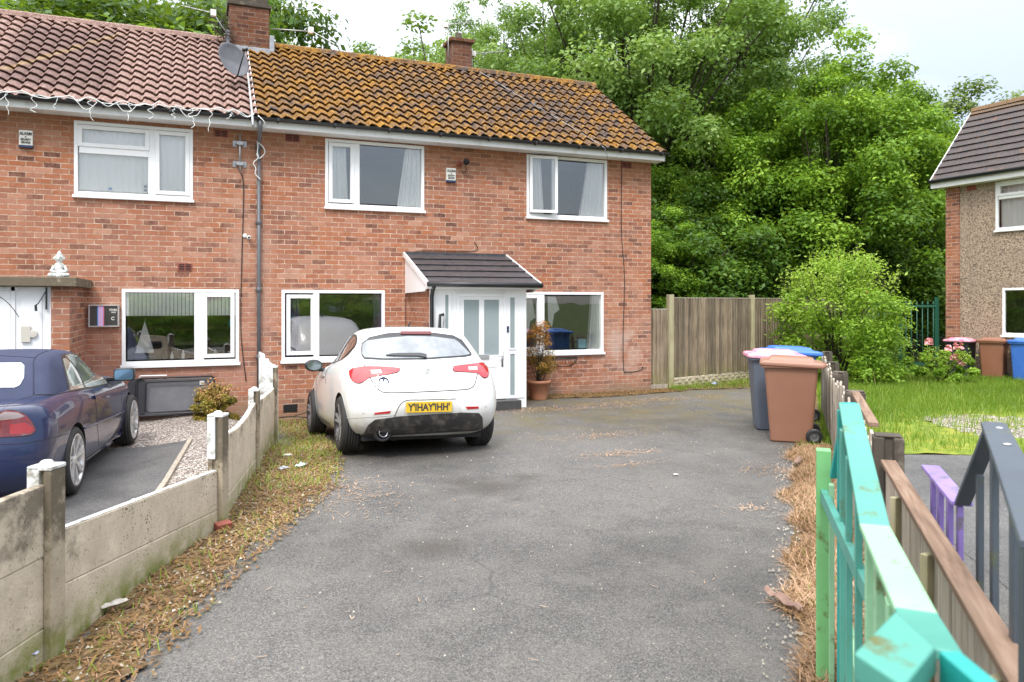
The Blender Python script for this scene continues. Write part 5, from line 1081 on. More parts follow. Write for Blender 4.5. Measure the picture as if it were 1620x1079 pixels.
# ------------------------------------------------------------------ cars
def catmull(keys, n):
    K = np.array(keys, float); out = []
    for i in range(len(K)-1):
        a, b, c, d = K[max(i-1, 0)], K[i], K[i+1], K[min(i+2, len(K)-1)]
        for j in range(n):
            t = j/n; out.append(.5*((2*b)+(-a+c)*t+(2*a-5*b+4*c-d)*t*t+(-a+3*b-3*c+d)*t**3))
    out.append(K[-1]); return np.array(out)
def outline(k, NQ=12, NS=34):
    z, xr, xf, wr, wm, wf, Dr, Df, nr, nf = k
    pts = []
    for i in range(NQ+1):
        a = math.pi/2*i/NQ; pts.append((xr+Dr*(1-max(0, math.cos(a))**(2/nr)), wr*math.sin(a)**(2/nr)))
    x0, x1 = xr+Dr, xf-Df
    for i in range(1, NS):
        t = i/NS; pts.append((x0+(x1-x0)*t, wr*(1-t)*(1-2*t)+4*wm*t*(1-t)+wf*t*(2*t-1)))
    for i in range(NQ+1):
        a = math.pi/2*(1-i/NQ); pts.append((xf-Df*(1-max(0, math.cos(a))**(2/nf)), wf*math.sin(a)**(2/nf)))
    return pts
def loft_mesh(keys, sub=4, crown=None, zmod=None, cap_top=True, cap_bot=True):
    L = catmull(keys, sub); mb = MB(); n = None; V = []
    for k in L:
        o = outline(k); o = o+[(x, -y) for x, y in reversed(o[1:-1])]; n = len(o)
        for x, y in o:
            z = k[0]+(zmod(x, y, k[0]) if zmod else 0); V.append((x, y, z))
    F = [(i*n+j, i*n+(j+1) % n, (i+1)*n+(j+1) % n, (i+1)*n+j) for i in range(len(L)-1) for j in range(n)]
    h = n//2
    def cap(r, up):
        q = []
        for i in range(h):
            a, b, c, d = r*n+i, r*n+i+1, r*n+(n-i-1) % n, r*n+(n-i) % n
            f = [x for j, x in enumerate((a, b, c, d)) if x not in (a, b, c, d)[:j]]
            if len(f) >= 3: q.append(tuple(f if up else f[::-1]))
        return q
    if cap_bot: F += cap(0, False)
    if cap_top: F += cap(len(L)-1, True)
    mb.add(V, F); return mb.mesh('m')
def cut(me, cutters):
    """boolean difference; faces cut out become material 1"""
    o = bpy.data.objects.new('b', me); COL.objects.link(o); cs = []
    for c in cutters:
        co = bpy.data.objects.new('c', c); COL.objects.link(co); cs.append(co); m = o.modifiers.new('x', 'BOOLEAN'); m.operation = 'DIFFERENCE'; m.object = co; m.solver = 'EXACT'
    dg = bpy.context.evaluated_depsgraph_get(); r = bpy.data.meshes.new_from_object(o.evaluated_get(dg))
    for x in cs+[o]: bpy.data.objects.remove(x)
    return r
def wheel_cutters(xs, r, yin, yout, z):
    out = []
    for x in xs:
        for s in (-1, 1):
            m = MB(); a, b = sorted((s*yin, s*yout)); m.lathe([(0, a), (r, a), (r, b), (0, b)], (x, 0, z), 'y', 40); me = m.mesh('c')
            bm = bmesh.new(); bm.from_mesh(me); bmesh.ops.remove_doubles(bm, verts=bm.verts, dist=1e-5); bmesh.ops.recalc_face_normals(bm, faces=bm.faces); bm.to_mesh(me); bm.free(); out.append(me)
    return out
class Car:
    def __init__(s, t, Mx, me):
        s.t = t; s.M = Mx; s.Mi = Mx.inverted(); bm = bmesh.new(); bm.from_mesh(me); bmesh.ops.triangulate(bm, faces=bm.faces); s.bvh = BVHTree.FromBMesh(bm); bm.free(); s.o = s.Mi @ Vector((0, 0, CAM_H))
    def ray(s, u, v):
        d = cw((u-CX)/FPX, 1, -(v-HY)/FPX); return (s.Mi.to_3x3() @ d).normalized()
    def hit(s, u, v, off):
        d = s.ray(u, v); loc, no, i, _ = s.bvh.ray_cast(s.o, d)
        if loc is None:
            # nearest body point to the sight line
            best = None; t0 = (Vector((.5, 0, .8))-s.o).length
            for k in range(40):
                p = s.o+d*(t0-2.5+k*.12); l, n_, i_, dd = s.bvh.find_nearest(p)
                if best is None or dd < best[2]: best = (l, n_, dd)
            loc, no = best[0], best[1]
        if no.dot(d) > 0: no = -no
        return loc+no*off, no
    def patch(s, name, poly, mat, parent=None, off=.004, step=2.2, mirror=False, both=False, skirt=.006, smooth=True, scale=None, org=(0, 0)):
        if scale: poly = [(org[0]+x/scale, org[1]+y/scale) for x, y in poly]
        # densify the edge
        P = []
        for i in range(len(poly)):
            a, b = poly[i], poly[(i+1) % len(poly)]; n = max(1, int(math.hypot(a[0]-b[0], a[1]-b[1])/step)); P += [(a[0]+(b[0]-a[0])*j/n, a[1]+(b[1]-a[1])*j/n) for j in range(n)]
        def inside(x, y):
            c = False; j = len(P)-1
            for i in range(len(P)):
                if (P[i][1] > y) != (P[j][1] > y) and x < (P[j][0]-P[i][0])*(y-P[i][1])/(P[j][1]-P[i][1])+P[i][0]: c = not c
                j = i
            return c
        xs = [p[0] for p in P]; ys = [p[1] for p in P]; pts = [Vector(p) for p in P]; x = min(xs)+step*.5
        while x < max(xs):
            y = min(ys)+step*.5
            while y < max(ys):
                if inside(x, y) and min((x-a)**2+(y-b)**2 for a, b in P) > (step*.45)**2: pts.append(Vector((x, y)))
                y += step
            x += step
        n = len(P); vs, es, fs, ov, oe, of = delaunay_2d_cdt(pts, [], [list(range(n))], 1, 1e-4)
        mb = MB(); H = [s.hit(v[0], v[1], off) for v in vs]; V = [h[0] for h in H]
        mb.add(V, [tuple(f) for f in fs])
        # skirt into the body
        idx = {};
        bnd = {}
        for f in fs:
            for i in range(len(f)):
                e = (f[i], f[(i+1) % len(f)])
                if (e[1], e[0]) in bnd: del bnd[(e[1], e[0])]
                else: bnd[e] = 1
        for (a, b) in bnd: mb.add([H[a][0], H[b][0], H[b][0]-H[b][1]*(skirt+off), H[a][0]-H[a][1]*(skirt+off)], [(0, 3, 2, 1)])
        me = mb.mesh(name, fix=False); objs = []
        if both or not mirror:
            objs.append(link_mesh(name, me.copy(), mat, parent or s.t, smooth, base=(0, 0, 0)))
        if mirror or both:
            m2 = me.copy(); m2.transform(Matrix.Diagonal((1, -1, 1, 1))); m2.flip_normals(); objs.append(link_mesh(name, m2, mat, parent or s.t, smooth, base=(0, 0, 0)))
        return objs[0]
    def line(s, name, pts, mat, parent=None, r=.0035, off=.001, scale=None, org=(0, 0), mirror=False, both=False, n=5):
        if scale: pts = [(org[0]+x/scale, org[1]+y/scale) for x, y in pts]
        q = [v[:2] for v in smoothpts([(p[0], p[1], 0) for p in pts], 5)]
        L = [s.hit(u, v, off)[0] for u, v in q]; 
        if mirror: L = [Vector((a.x, -a.y, a.z)) for a in L]
        if both: m = MB(); m.tube([Vector((a.x, -a.y, a.z)) for a in L], r, n); link_mesh(name, m.mesh(name), mat, parent or s.t, True, base=(0, 0, 0))
        m = MB(); m.tube(L, r, n); return link_mesh(name, m.mesh(name), mat, parent or s.t, True, base=(0, 0, 0))
def circ(cx, cy, r, n=20, ry=None): return [(cx+r*math.cos(2*math.pi*k/n), cy+(ry or r)*math.sin(2*math.pi*k/n)) for k in range(n)]
tyre_m = simple('tyre_rubber', (.018, .018, .019), .75, c2=(.03, .028, .026), scale=12, b=.15, bs=90)
def make_wheel(t, x, side, z, R_=.325, rr=.235, w=.215, yout=.90, kind='dark', spokes=5, face=None, hubm=None, steer=0):
    Mx = Matrix.Translation((x, side*(yout-w/2), z)) @ Matrix.Rotation(steer, 4, 'Z') @ Matrix.Diagonal((1, side, 1, 1))
    wo = bpy.data.objects.new('wheel', None)
    tm = MB(); h = w/2; prof = [(rr-.01, -h+.01), (rr+.01, -h), (R_-.035, -h-.004), (R_-.008, -h+.02)]
    for k in range(5): a = -h+.03+k*(w-.06)/5; b = a+(w-.06)/5; prof += [(R_, a), (R_, b-.008), (R_-.008, b-.006), (R_-.008, b-.002)]
    prof += [(R_-.008, h-.02), (R_-.035, h+.004), (rr+.01, h), (rr-.01, h-.01)]
    tm.lathe(prof, n=48, axis='y', M=Mx); wo = link_mesh('wheel', tm.mesh('wheel'), tyre_m, t, True, base=(0, 0, 0))
    rm = MB(); rm.lathe([(rr+.006, h-.002), (rr-.004, h+.004), (rr-.016, h-.002), (rr-.022, h-.03), (rr-.03, h-.10), (rr-.03, -h+.01)], n=48, axis='y', M=Mx); link_mesh('rim', rm.mesh('rim'), face, wo, True, base=(0, 0, 0))
    dm = MB(); dm.lathe([(0, h-.11), (rr-.03, h-.11)], n=40, axis='y', M=Mx); dm.lathe([(0, h-.085), (.13, h-.085), (.13, h-.10)], n=30, axis='y', M=Mx); link_mesh('brake_disc', dm.mesh('d'), M['hole'] if kind == 'dark' else simple('disc_grey', (.03, .03, .03), .5, metal=.3), wo, False, base=(0, 0, 0))
    sm = MB(); n = spokes
    for k in range(n):
        a = 2*math.pi*k/n+.3
        if kind == 'dark': 
            for da in (-.17, .17):
                p = [(math.cos(a+da*.3)*.05, math.sin(a+da*.3)*.05), (math.cos(a+da)*(rr-.012), math.sin(a+da)*(rr-.012))]; sm.beam(Mx @ Vector((p[0][0], h-.028, p[0][1])), Mx @ Vector((p[1][0], h-.008, p[1][1])), .028, .022, up=(0, 1, 0))
        else:
            for da in (-.11, .11):
                p = [(math.cos(a)*.045, math.sin(a)*.045), (math.cos(a+da)*(rr-.012), math.sin(a+da)*(rr-.012))]; sm.beam(Mx @ Vector((p[0][0], h-.03, p[0][1])), Mx @ Vector((p[1][0], h-.006, p[1][1])), .024, .02, up=(0, 1, 0))
    sm.lathe([(0, h-.008), (.03, h-.010), (.055, h-.02), (.06, h-.04), (0, h-.04)], n=24, axis='y', M=Mx); link_mesh('spokes', sm.mesh('s'), hubm or face, wo, False, base=(0, 0, 0))
    return wo
def car_matrix(x, y, z, a, pitch, roll, k=1): return Matrix.Translation((x, y, z)) @ Matrix.Rotation(a, 4, 'Z') @ Matrix.Rotation(pitch, 4, 'Y') @ Matrix.Rotation(-roll, 4, 'X') @ Matrix.Scale(k, 4)
# ---- white hatchback
setbase()
WM = car_matrix(2.456, 9.185, -.003, 1.565, .084, -.030, 1.044)
tw = thing('parked_car', 'white hatchback parked in front of the brick house, yellow rear plate facing the viewer', 'car', (0, 0, 0)); tw.matrix_world = WM
keysW = [(.19, -.46, 3.30, .72, .78, .70, .3, .5, 2.6, 2.4), (.25, -.60, 3.45, .79, .84, .76, .36, .6, 2.6, 2.4), (.34, -.70, 3.54, .84, .882, .80, .40, .7, 2.7, 2.4),
 (.48, -.765, 3.57, .872, .898, .83, .43, .8, 2.7, 2.3), (.62, -.765, 3.56, .885, .905, .84, .45, .8, 2.6, 2.3), (.74, -.735, 3.50, .885, .905, .83, .46, .8, 2.5, 2.3), (.86, -.685, 3.35, .872, .897, .80, .46, .8, 2.4, 2.3),
 (.95, -.635, 3.0, .838, .877, .77, .45, .8, 2.4, 2.3), (1.01, -.59, 2.55, .795, .846, .73, .43, .8, 2.4, 2.3), (1.06, -.545, 2.25, .765, .815, .70, .41, .7, 2.4, 2.3), (1.14, -.45, 1.98, .73, .775, .675, .37, .6, 2.5, 2.4),
 (1.23, -.34, 1.76, .69, .735, .65, .33, .5, 2.6, 2.5), (1.32, -.24, 1.54, .648, .69, .61, .30, .45, 2.6, 2.5), (1.39, -.17, 1.33, .60, .64, .56, .28, .4, 2.6, 2.5), (1.43, -.10, 1.15, .53, .57, .49, .28, .4, 2.5, 2.5), (1.455, .05, .95, .40, .44, .36, .3, .4, 2.4, 2.4), (1.465, .30, .75, .18, .2, .15, .2, .2, 2.2, 2.2)]
meW = loft_mesh(keysW, 4)
meWc = cut(meW, wheel_cutters((0, 2.634), .355, .50, 1.1, .325))
white_paint = paint_mat('white_car_paint', (.74, .74, .715), .3, .8, dirt=(.30, .25, .17)); liner = simple('wheel_liner', (.015, .015, .015), .8)
def arch_faces(me, xs, z, r, yin):
    for f in me.polygons:
        c = f.center
        for x in xs:
            d = math.hypot(c.x-x, c.z-z)
            if (abs(d-r) < .012 and abs(f.normal.y) < .5 and abs(c.y) < 1.0) or (abs(abs(c.y)-yin) < .004 and d < r): f.material_index = 1
arch_faces(meWc, (0, 2.634), .325, .355, .50)
bodyW = link_mesh('body', meWc, [white_paint, liner], tw, True, base=(0, 0, 0))
if hasattr(meWc, 'set_sharp_from_angle'): meWc.set_sharp_from_angle(angle=R(50))
cW = Car(tw, WM, meW); S = 4.69; O = (480, 510)
black_trim = simple('car_black_trim', (.02, .02, .022), .3); grey_trim = simple('diffuser_grey', (.022, .021, .021), .38, c2=(.065, .06, .058), scale=5, dirt=(.16, .14, .12), dscale=10)
rear_glass = simple('wet_sky_rear_glass', (.14, .155, .17), .13, c2=(.27, .29, .31), scale=4, coat=.6, b=.12, bs=120); lamp_red = simple('rear_lamp_red', (.36, .006, .012), .12, c2=(.52, .02, .03), scale=6, coat=1); lamp_white = simple('rear_lamp_clear', (.80, .62, .62), .2, coat=1)  # rear glass: pale sky reflection put into the colour of the wet pane
dark_glass = simple('dark_side_glass', (.035, .037, .04), .06, coat=1)
cW.patch('rear_window_surround', [(432, 155), (490, 108), (620, 80), (780, 69), (960, 75), (1110, 95), (1175, 128), (1215, 180), (1250, 235), (1245, 248), (1200, 258), (900, 278), (600, 281), (450, 274), (430, 245), (428, 200)], black_trim, scale=S, org=O, off=.002)
cW.patch('rear_window', [(440, 162), (475, 138), (600, 120), (780, 104), (960, 108), (1120, 128), (1150, 148), (1200, 198), (1236, 236), (1195, 247), (900, 267), (600, 270), (458, 262), (437, 235)], rear_glass, scale=S, org=O, off=.007)
cW.patch('brake_light', [(722, 70), (945, 70), (947, 92), (722, 91)], simple('high_brake', (.11, .006, .010), .3), scale=S, org=O, off=.012)
lampL = [(342, 362), (368, 343), (450, 329), (560, 328), (700, 338), (714, 352), (700, 370), (640, 385), (560, 396), (490, 411), (440, 445), (412, 454), (375, 442), (352, 415), (343, 385)]
l1 = cW.patch('tail_light', lampL, lamp_red, scale=S, org=O, off=.010); 
cW.patch('lamp_insert', [(500, 358), (575, 355), (582, 378), (510, 386)], lamp_white, l1, scale=S, org=O, off=.013)
cW.line('lamp_edge', lampL+[lampL[0]], black_trim, l1, .004, .003, S, O)
lampR = [(1108, 345), (1120, 325), (1250, 308), (1320, 300), (1350, 308), (1365, 340), (1372, 390), (1355, 413), (1330, 410), (1290, 378), (1220, 370), (1120, 365)]
l2 = cW.patch('tail_light', lampR, lamp_red, scale=S, org=O, off=.010); cW.patch('lamp_insert', [(1220, 334), (1285, 330), (1287, 354), (1225, 357)], lamp_white, l2, scale=S, org=O, off=.013)
cW.line('lamp_edge', lampR+[lampR[0]], black_trim, l2, .004, .003, S, O)
seam = simple('panel_gap', (.06, .06, .058), .7)
cW.line('tailgate_gap', [(450, 278), (452, 320), (475, 375), (500, 420), (530, 468), (560, 500), (600, 519), (700, 522), (900, 515), (1180, 500), (1240, 488), (1270, 460), (1290, 385)], seam, None, .0065, -.001, S, O)
cW.line('bumper_crease', [(300, 700), (345, 712), (450, 706), (680, 690)], simple('crease_grey', (.40, .40, .38), .4), None, .005, -.0015, S, O)
rc = cW.patch('plate_recess', [(676, 697), (742, 590), (900, 577), (1130, 570), (1150, 600), (1184, 665), (1100, 676)], simple('recess_white', (.58, .58, .56), .4), scale=S, org=O, off=.002)
cW.line('recess_edge', [(676, 697), (742, 588), (900, 575), (1130, 568)], simple('recess_line', (.09, .07, .05), .8), None, .005, .001, S, O)  # dark brown line along the left and top edge of the recess
# number plate: flat board standing on the bumper
def car_frame(car, u, v, off):
    p, n = car.hit(u, v, off); return p, n
pc, _n = cW.hit(480+930/S, 510+627/S, .012); pl = MB(); PW, PH = .52*.70, .111
pw_ = (cW.hit(480+757/S, 510+630/S, 0)[0]-cW.hit(480+1100/S, 510+620/S, 0)[0]).length
PW = min(.54, pw_)*1.0; PMx = Matrix.Translation(pc+Vector((-.012, 0, 0))) @ Matrix.Rotation(R(-90), 4, 'Z') @ Matrix.Rotation(R(90), 4, 'X')
pl.box((-PW/2, -.058, -.006), (PW/2, .058, .0), 0, PMx); plo = pl.build('number_plate', simple('plate_yellow', (.62, .40, .025), .35, dirt=(.30, .20, .06), dscale=14, dlo=.55, dhi=.75), tw, base=(0, 0, 0), bevel=.003)
setbase(); text_part("Y'IHAY'IHH'", .105, 0, 0, 0, M['ink'], plo, M4=PMx @ Matrix.Translation((0, -.036, .0015)), sx=PW/.60)
cW.patch('diffuser', [(430, 855), (480, 762), (530, 723), (680, 701), (900, 684), (1180, 668), (1302, 673), (1326, 702), (1332, 790), (1200, 802), (900, 820), (660, 834), (560, 855)], grey_trim, scale=S, org=O, off=.008)
cW.line('diffuser_lip', [(500, 850), (660, 832), (900, 817), (1200, 800), (1300, 793)], black_trim, None, .006, .010, S, O)
bp, bn = cW.hit(480+590/S, 510+818/S, 0); ex = MB(); EX = Matrix.Translation(bp) 
ex.lathe([(.050, .10), (.050, -.035), (.042, -.035), (.042, .10)], (0, 0, 0), 'x', 24, M=EX); ex.lathe([(.0, .02), (.033, .02)], (0, 0, 0), 'x', 16, M=EX); eo = ex.build('exhaust_tip', M['bright_metal'], tw, smooth=True, base=(0, 0, 0))
ex = MB(); ex.lathe([(.105, .06), (.098, -.006), (.085, -.014), (.064, .0), (.056, .06)], (0, 0, 0), 'x', 28, M=EX); ex.build('exhaust_surround', black_trim, tw, smooth=True, base=(0, 0, 0)); ex = MB(); ex.lathe([(0, -.012), (.041, -.012)], (0, 0, 0), 'x', 20, M=EX); ex.build('exhaust_hole', M['hole'], eo, base=(0, 0, 0))
for q in ([(524, 684), (530, 670), (650, 656), (640, 675)], [(1203, 625), (1298, 624), (1299, 640), (1215, 645)]): cW.patch('reflector', q, lamp_red, scale=S, org=O, off=.006)
for (x, y, r) in ((755, 565, 9), (1108, 549, 8), (445, 673, 9), (1353, 622, 8)): cW.patch('parking_sensor', circ(x, y, r, 12), simple('sensor_grey', (.55, .55, .54), .4) if 'sensor_grey' not in bpy.data.materials else bpy.data.materials['sensor_grey'], scale=S, org=O, off=.003, step=1)
wp = cW.patch('rear_wiper', [(612, 250), (650, 241), (700, 237), (870, 236), (912, 246), (912, 270), (850, 258), (700, 257), (640, 255)], black_trim, scale=S, org=O, off=.022, skirt=.01)
bd = cW.patch('round_badge', circ(922, 366, 25), M['bright_metal'], scale=S, org=O, off=.007, step=1.2); cW.patch('badge_face', circ(922, 366, 19), simple('badge_face', (.10, .14, .13), .3, c2=(.40, .38, .36), scale=30), bd, scale=S, org=O, off=.010, step=1.2)
em = cW.line('emblem', [(560, 448), (562, 430), (575, 417), (595, 411), (613, 417), (627, 430), (630, 448)], M['navy'], None, .0075, .007, S, O); cW.line('emblem_bar', [(594, 415), (595, 446)], M['navy'], em, .007, .003, S, O); cW.line('emblem_text', [(560, 455), (595, 456), (630, 454)], M['navy'], em, .004, .002, S, O)
em2 = cW.line('emblem_top', [(580, 421), (610, 420)], M['navy'], em, .007, .003, S, O)
# side glass, traced on the left flank and mirrored for the right one
S2 = 7.195; O2 = (440, 440)
cW.patch('side_window_trim', [(520, 1008), (560, 935), (600, 862), (680, 750), (780, 662), (850, 632), (893, 645), (903, 690), (895, 745), (872, 790), (800, 875), (720, 935), (620, 975)], black_trim, scale=S2, org=O2, off=.002, both=True, step=1.6)
cW.patch('front_side_window', [(555, 985), (605, 890), (690, 765), (775, 688), (815, 668), (760, 742), (700, 845), (645, 955), (600, 970)], dark_glass, scale=S2, org=O2, off=.006, both=True, step=1.6)
cW.patch('rear_side_window', [(695, 942), (755, 820), (800, 748), (855, 672), (880, 668), (888, 700), (880, 742), (862, 778), (800, 850), (740, 912)], simple('brick_reflection_glass', (.13, .075, .05), .08, c2=(.20, .14, .11), scale=9, coat=1), scale=S2, org=O2, off=.006, both=True, step=1.6)  # brown reflection of the brick wall put into the pane colour
cW.patch('b_pillar', [(618, 970), (655, 955), (705, 850), (765, 748), (822, 668), (838, 662), (775, 760), (715, 860), (672, 948)], simple('pillar_grey', (.30, .30, .31), .35), scale=S2, org=O2, off=.007, both=True, step=1.6)
cW.line('door_gap', [(598/1.0, 975), (560, 1050), (540, 1120), (545, 1200)], seam, None, .006, -.001, S2, O2, both=True)
cW.line('door_gap', [(135, 345), (105, 400), (95, 470), (100, 560), (112, 700)], seam, None, .006, -.001, S, O, both=True)
hd = cW.patch('door_handle', [(128, 402), (150, 392), (160, 400), (140, 412)], simple('handle_silver', (.42, .42, .43), .3, metal=.6), scale=S, org=O, off=.02, step=1.2)
cW.line('sill_strip', [(110, 712), (160, 755), (218, 810)], grey_trim, None, .018, -.004, S, O, both=True)
# mirror
for s_ in (1, -1):
    m = MB(); c = Vector((1.60, s_*.985, 1.00)); m.lathe([(0, .10), (.05, .095), (.09, .06), (.105, .0), (.10, -.035), (.085, -.045)], (0, 0, 0), 'x', 26, M=Matrix.Translation(c) @ Matrix.Diagonal((.9, 1.15, .78, 1))); m.tube([c+Vector((.03, -s_*.06, -.05)), c+Vector((.06, -s_*.17, -.06))], .028, 8); mo = m.build('door_mirror', black_trim, tw, smooth=True, base=(0, 0, 0))
    m = MB(); m.lathe([(0, -.046), (.082, -.046), (.086, -.040)], (0, 0, 0), 'x', 26, M=Matrix.Translation(c) @ Matrix.Diagonal((.9, 1.15, .78, 1))); m.build('mirror_glass', simple('mirror_glass', (.22, .26, .27), .08, metal=.8) if 'mirror_glass' not in bpy.data.materials else bpy.data.materials['mirror_glass'], mo, base=(0, 0, 0))
rf_ = MB(); rf_.tube([(.35, 0, 1.455), (.30, 0, 1.50), (.22, 0, 1.52)], [.02, .012, .006], 8); rf_.build('roof_aerial', M['black_plastic'], tw, smooth=True, base=(0, 0, 0))
under = MB(); under.box((-.4, -.7, .15), (3.2, .7, .28)); under.tube([(-.3, .3, .2), (-.35, .32, .2), (.5, .32, .2)], .07, 10); under.build('underbody', liner, tw, base=(0, 0, 0))
dark_rim = simple('dark_alloy', (.05, .045, .05), .35, metal=.6); lit_rim = simple('alloy_edge', (.42, .42, .43), .3, metal=.7)
for x in (0, 2.634):
    for sd_ in (1, -1): make_wheel(tw, x, sd_, .325, .325, .232, .215, .90, 'dark', 5, dark_rim, lit_rim)
# ---- blue convertible
BMx = car_matrix(-1.978, 8.526, -.05, 1.461, .004, .015, 1.0)
setbase(); tb = thing('parked_car', 'dark blue soft top convertible with silver wheels on the left drive', 'car', (0, 0, 0)); tb.matrix_world = BMx
keysB = [(.17, -.75, 3.2, .70, .76, .70, .3, .5, 2.6, 2.4), (.24, -.86, 3.36, .78, .83, .76, .36, .6, 2.8, 2.4), (.36, -.94, 3.44, .83, .865, .80, .38, .7, 3.0, 2.4), (.50, -.965, 3.47, .85, .875, .82, .40, .8, 3.0, 2.4),
 (.62, -.955, 3.46, .86, .878, .82, .40, .8, 2.9, 2.4), (.74, -.93, 3.38, .86, .876, .81, .40, .8, 2.9, 2.4), (.84, -.915, 3.15, .84, .865, .78, .38, .8, 2.9, 2.4), (.91, -.905, 2.75, .80, .84, .74, .36, .8, 3.0, 2.4), (.95, -.89, 2.40, .74, .80, .68, .32, .7, 3.0, 2.4), (.968, -.84, 2.2, .66, .73, .6, .3, .6, 3, 2.4), (.972, -.7, 2.0, .5, .55, .4, .3, .5, 2.6, 2.4)]
zB = lambda x, y, z: (.030*ss((x+.9)/1.3)-.045*ss((x-1.9)/1.5))*ss((z-.6)/.3)
meB = loft_mesh(keysB, 4, zmod=zB); meBc = cut(meB, wheel_cutters((0, 2.725), .36, .48, 1.1, .325)); arch_faces(meBc, (0, 2.725), .325, .36, .48)
blue_paint = paint_mat('blue_car_paint', (.003, .012, .060), .32, .8, flake=.0, drops=True)
link_mesh('body', meBc, [blue_paint, liner], tb, True, base=(0, 0, 0)); 
if hasattr(meBc, 'set_sharp_from_angle'): meBc.set_sharp_from_angle(angle=R(50))
topm = simple('soft_top_fabric', (.018, .024, .060), .85, c2=(.030, .038, .080), scale=4, b=.3, bs=250)
keysT = [(.95, -.46, 2.12, .74, .76, .66, .30, .5, 3.0, 2.6), (1.00, -.42, 2.04, .725, .745, .655, .28, .45, 3.0, 2.6), (1.10, -.27, 1.86, .68, .705, .63, .26, .42, 3.0, 2.6), (1.20, -.08, 1.70, .63, .66, .60, .25, .4, 2.9, 2.6), (1.29, .13, 1.52, .575, .60, .56, .26, .4, 2.8, 2.6), (1.335, .30, 1.38, .52, .545, .50, .26, .4, 2.6, 2.5), (1.36, .50, 1.20, .40, .43, .38, .26, .4, 2.4, 2.4), (1.372, .7, 1.0, .2, .2, .18, .15, .15, 2.2, 2.2)]
meT = loft_mesh(keysT, 4); link_mesh('soft_top', meT, topm, tb, True, base=(0, 0, 0))
both = MB(); 
bmj = bmesh.new(); bmj.from_mesh(meB); bmj.from_mesh(meT); meJ = bpy.data.meshes.new('j'); bmj.to_mesh(meJ); bmj.free()
cB = Car(tb, BMx, meJ); S = 3.854; O = (0, 520)
lamp_b = simple('tail_lamp_deep_red', (.10, .008, .012), .12, c2=(.24, .02, .02), scale=4, coat=1, dirt=(.22, .16, .16), dscale=2.4, dlo=.6, dhi=.8)
lb = cB.patch('tail_light', [(-60, 545), (30, 498), (60, 500), (110, 505), (160, 530), (190, 565), (212, 605), (216, 622), (190, 645), (120, 655), (0, 662), (-60, 664)], lamp_b, scale=S, org=O, off=.006, both=True)
cB.patch('lamp_insert', [(-60, 552), (30, 507), (108, 513), (150, 534), (110, 548), (0, 560), (-60, 566)], simple('smoky_lamp', (.20, .15, .15), .15, c2=(.32, .26, .25), scale=6, coat=1), lb, scale=S, org=O, off=.008, both=True)
cB.patch('lamp_insert', [(60, 585), (150, 572), (196, 600), (202, 622), (180, 637), (60, 645)], simple('lamp_red_zone', (.30, .012, .015), .12, coat=1), lb, scale=S, org=O, off=.008, both=True)
cB.line('lamp_edge', [(-60, 545), (30, 498), (110, 505), (160, 530), (190, 565), (214, 612), (190, 645), (120, 655), (-60, 664)], black_trim, lb, .004, .002, S, O)
cB.patch('rear_screen', [(-200, 212), (130, 210), (148, 228), (146, 300), (120, 345), (90, 360), (-200, 362)], simple('milky_plastic_window', (.52, .55, .53), .3, coat=.6), scale=S, org=O, off=.006)
cB.line('soft_top_seam', [(205, 400), (205, 280), (215, 175), (330, 122)], simple('top_seam', (.012, .014, .04), .9), None, .005, .001, S, O, both=True)
cB.line('soft_top_seam', [(0, 165), (120, 172), (215, 178)], simple('top_seam2', (.012, .014, .04), .9), None, .004, .001, S, O)
wt = cB.patch('side_window_seal', [(372, 170), (385, 155), (425, 148), (475, 158), (520, 185), (575, 232), (625, 285), (672, 338), (560, 362), (420, 388), (402, 300), (385, 230)], black_trim, scale=S, org=O, off=.003, both=True)
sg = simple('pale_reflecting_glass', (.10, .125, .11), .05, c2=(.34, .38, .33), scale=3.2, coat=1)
cB.patch('rear_side_window', [(384, 185), (400, 178), (432, 212), (470, 268), (512, 362), (430, 378), (415, 310), (398, 240)], sg, scale=S, org=O, off=.007, both=True)
cB.patch('front_side_window', [(395, 165), (430, 156), (470, 166), (515, 194), (565, 236), (610, 284), (652, 335), (560, 354), (522, 360), (480, 268), (440, 210)], sg, scale=S, org=O, off=.007, both=True)
cB.line('door_gap', [(548, 368), (572, 392), (582, 430), (590, 520), (598, 640), (600, 715)], simple('blue_gap', (.006, .007, .02), .7), None, .0035, -.001, S, O, both=True)
cB.line('door_gap', [(735, 352), (742, 440), (745, 560), (750, 640)], bpy.data.materials['blue_gap'], None, .003, -.001, S, O, both=True)
cB.line('rubbing_strip', [(512, 606), (590, 578), (690, 535), (782, 490)], blue_paint, None, .011, .003, S, O, both=True)
cB.line('bumper_gap', [(-40, 708), (150, 698), (300, 668), (420, 640)], bpy.data.materials['blue_gap'], None, .004, -.001, S, O, both=True)
cB.line('boot_gap', [(0, 545), (30, 480), (100, 440), (215, 404)], bpy.data.materials['blue_gap'], None, .003, -.001, S, O, both=True)
cB.line('waist_line', [(215, 400), (330, 402), (420, 384), (560, 362), (668, 340)], black_trim, None, .006, .001, S, O, both=True)
cB.patch('door_handle', [(566, 410), (590, 402), (604, 412), (600, 428), (572, 430)], blue_paint, scale=S, org=O, off=.022, skirt=.02, step=1.4)
cB.line('sill', [(520, 830), (620, 770), (700, 715), (760, 655)], blue_paint, None, .03, -.012, S, O, both=True)
cB.patch('parking_sensor', circ(63, 770, 12, 12), blue_paint, scale=S, org=O, off=.004, step=1)
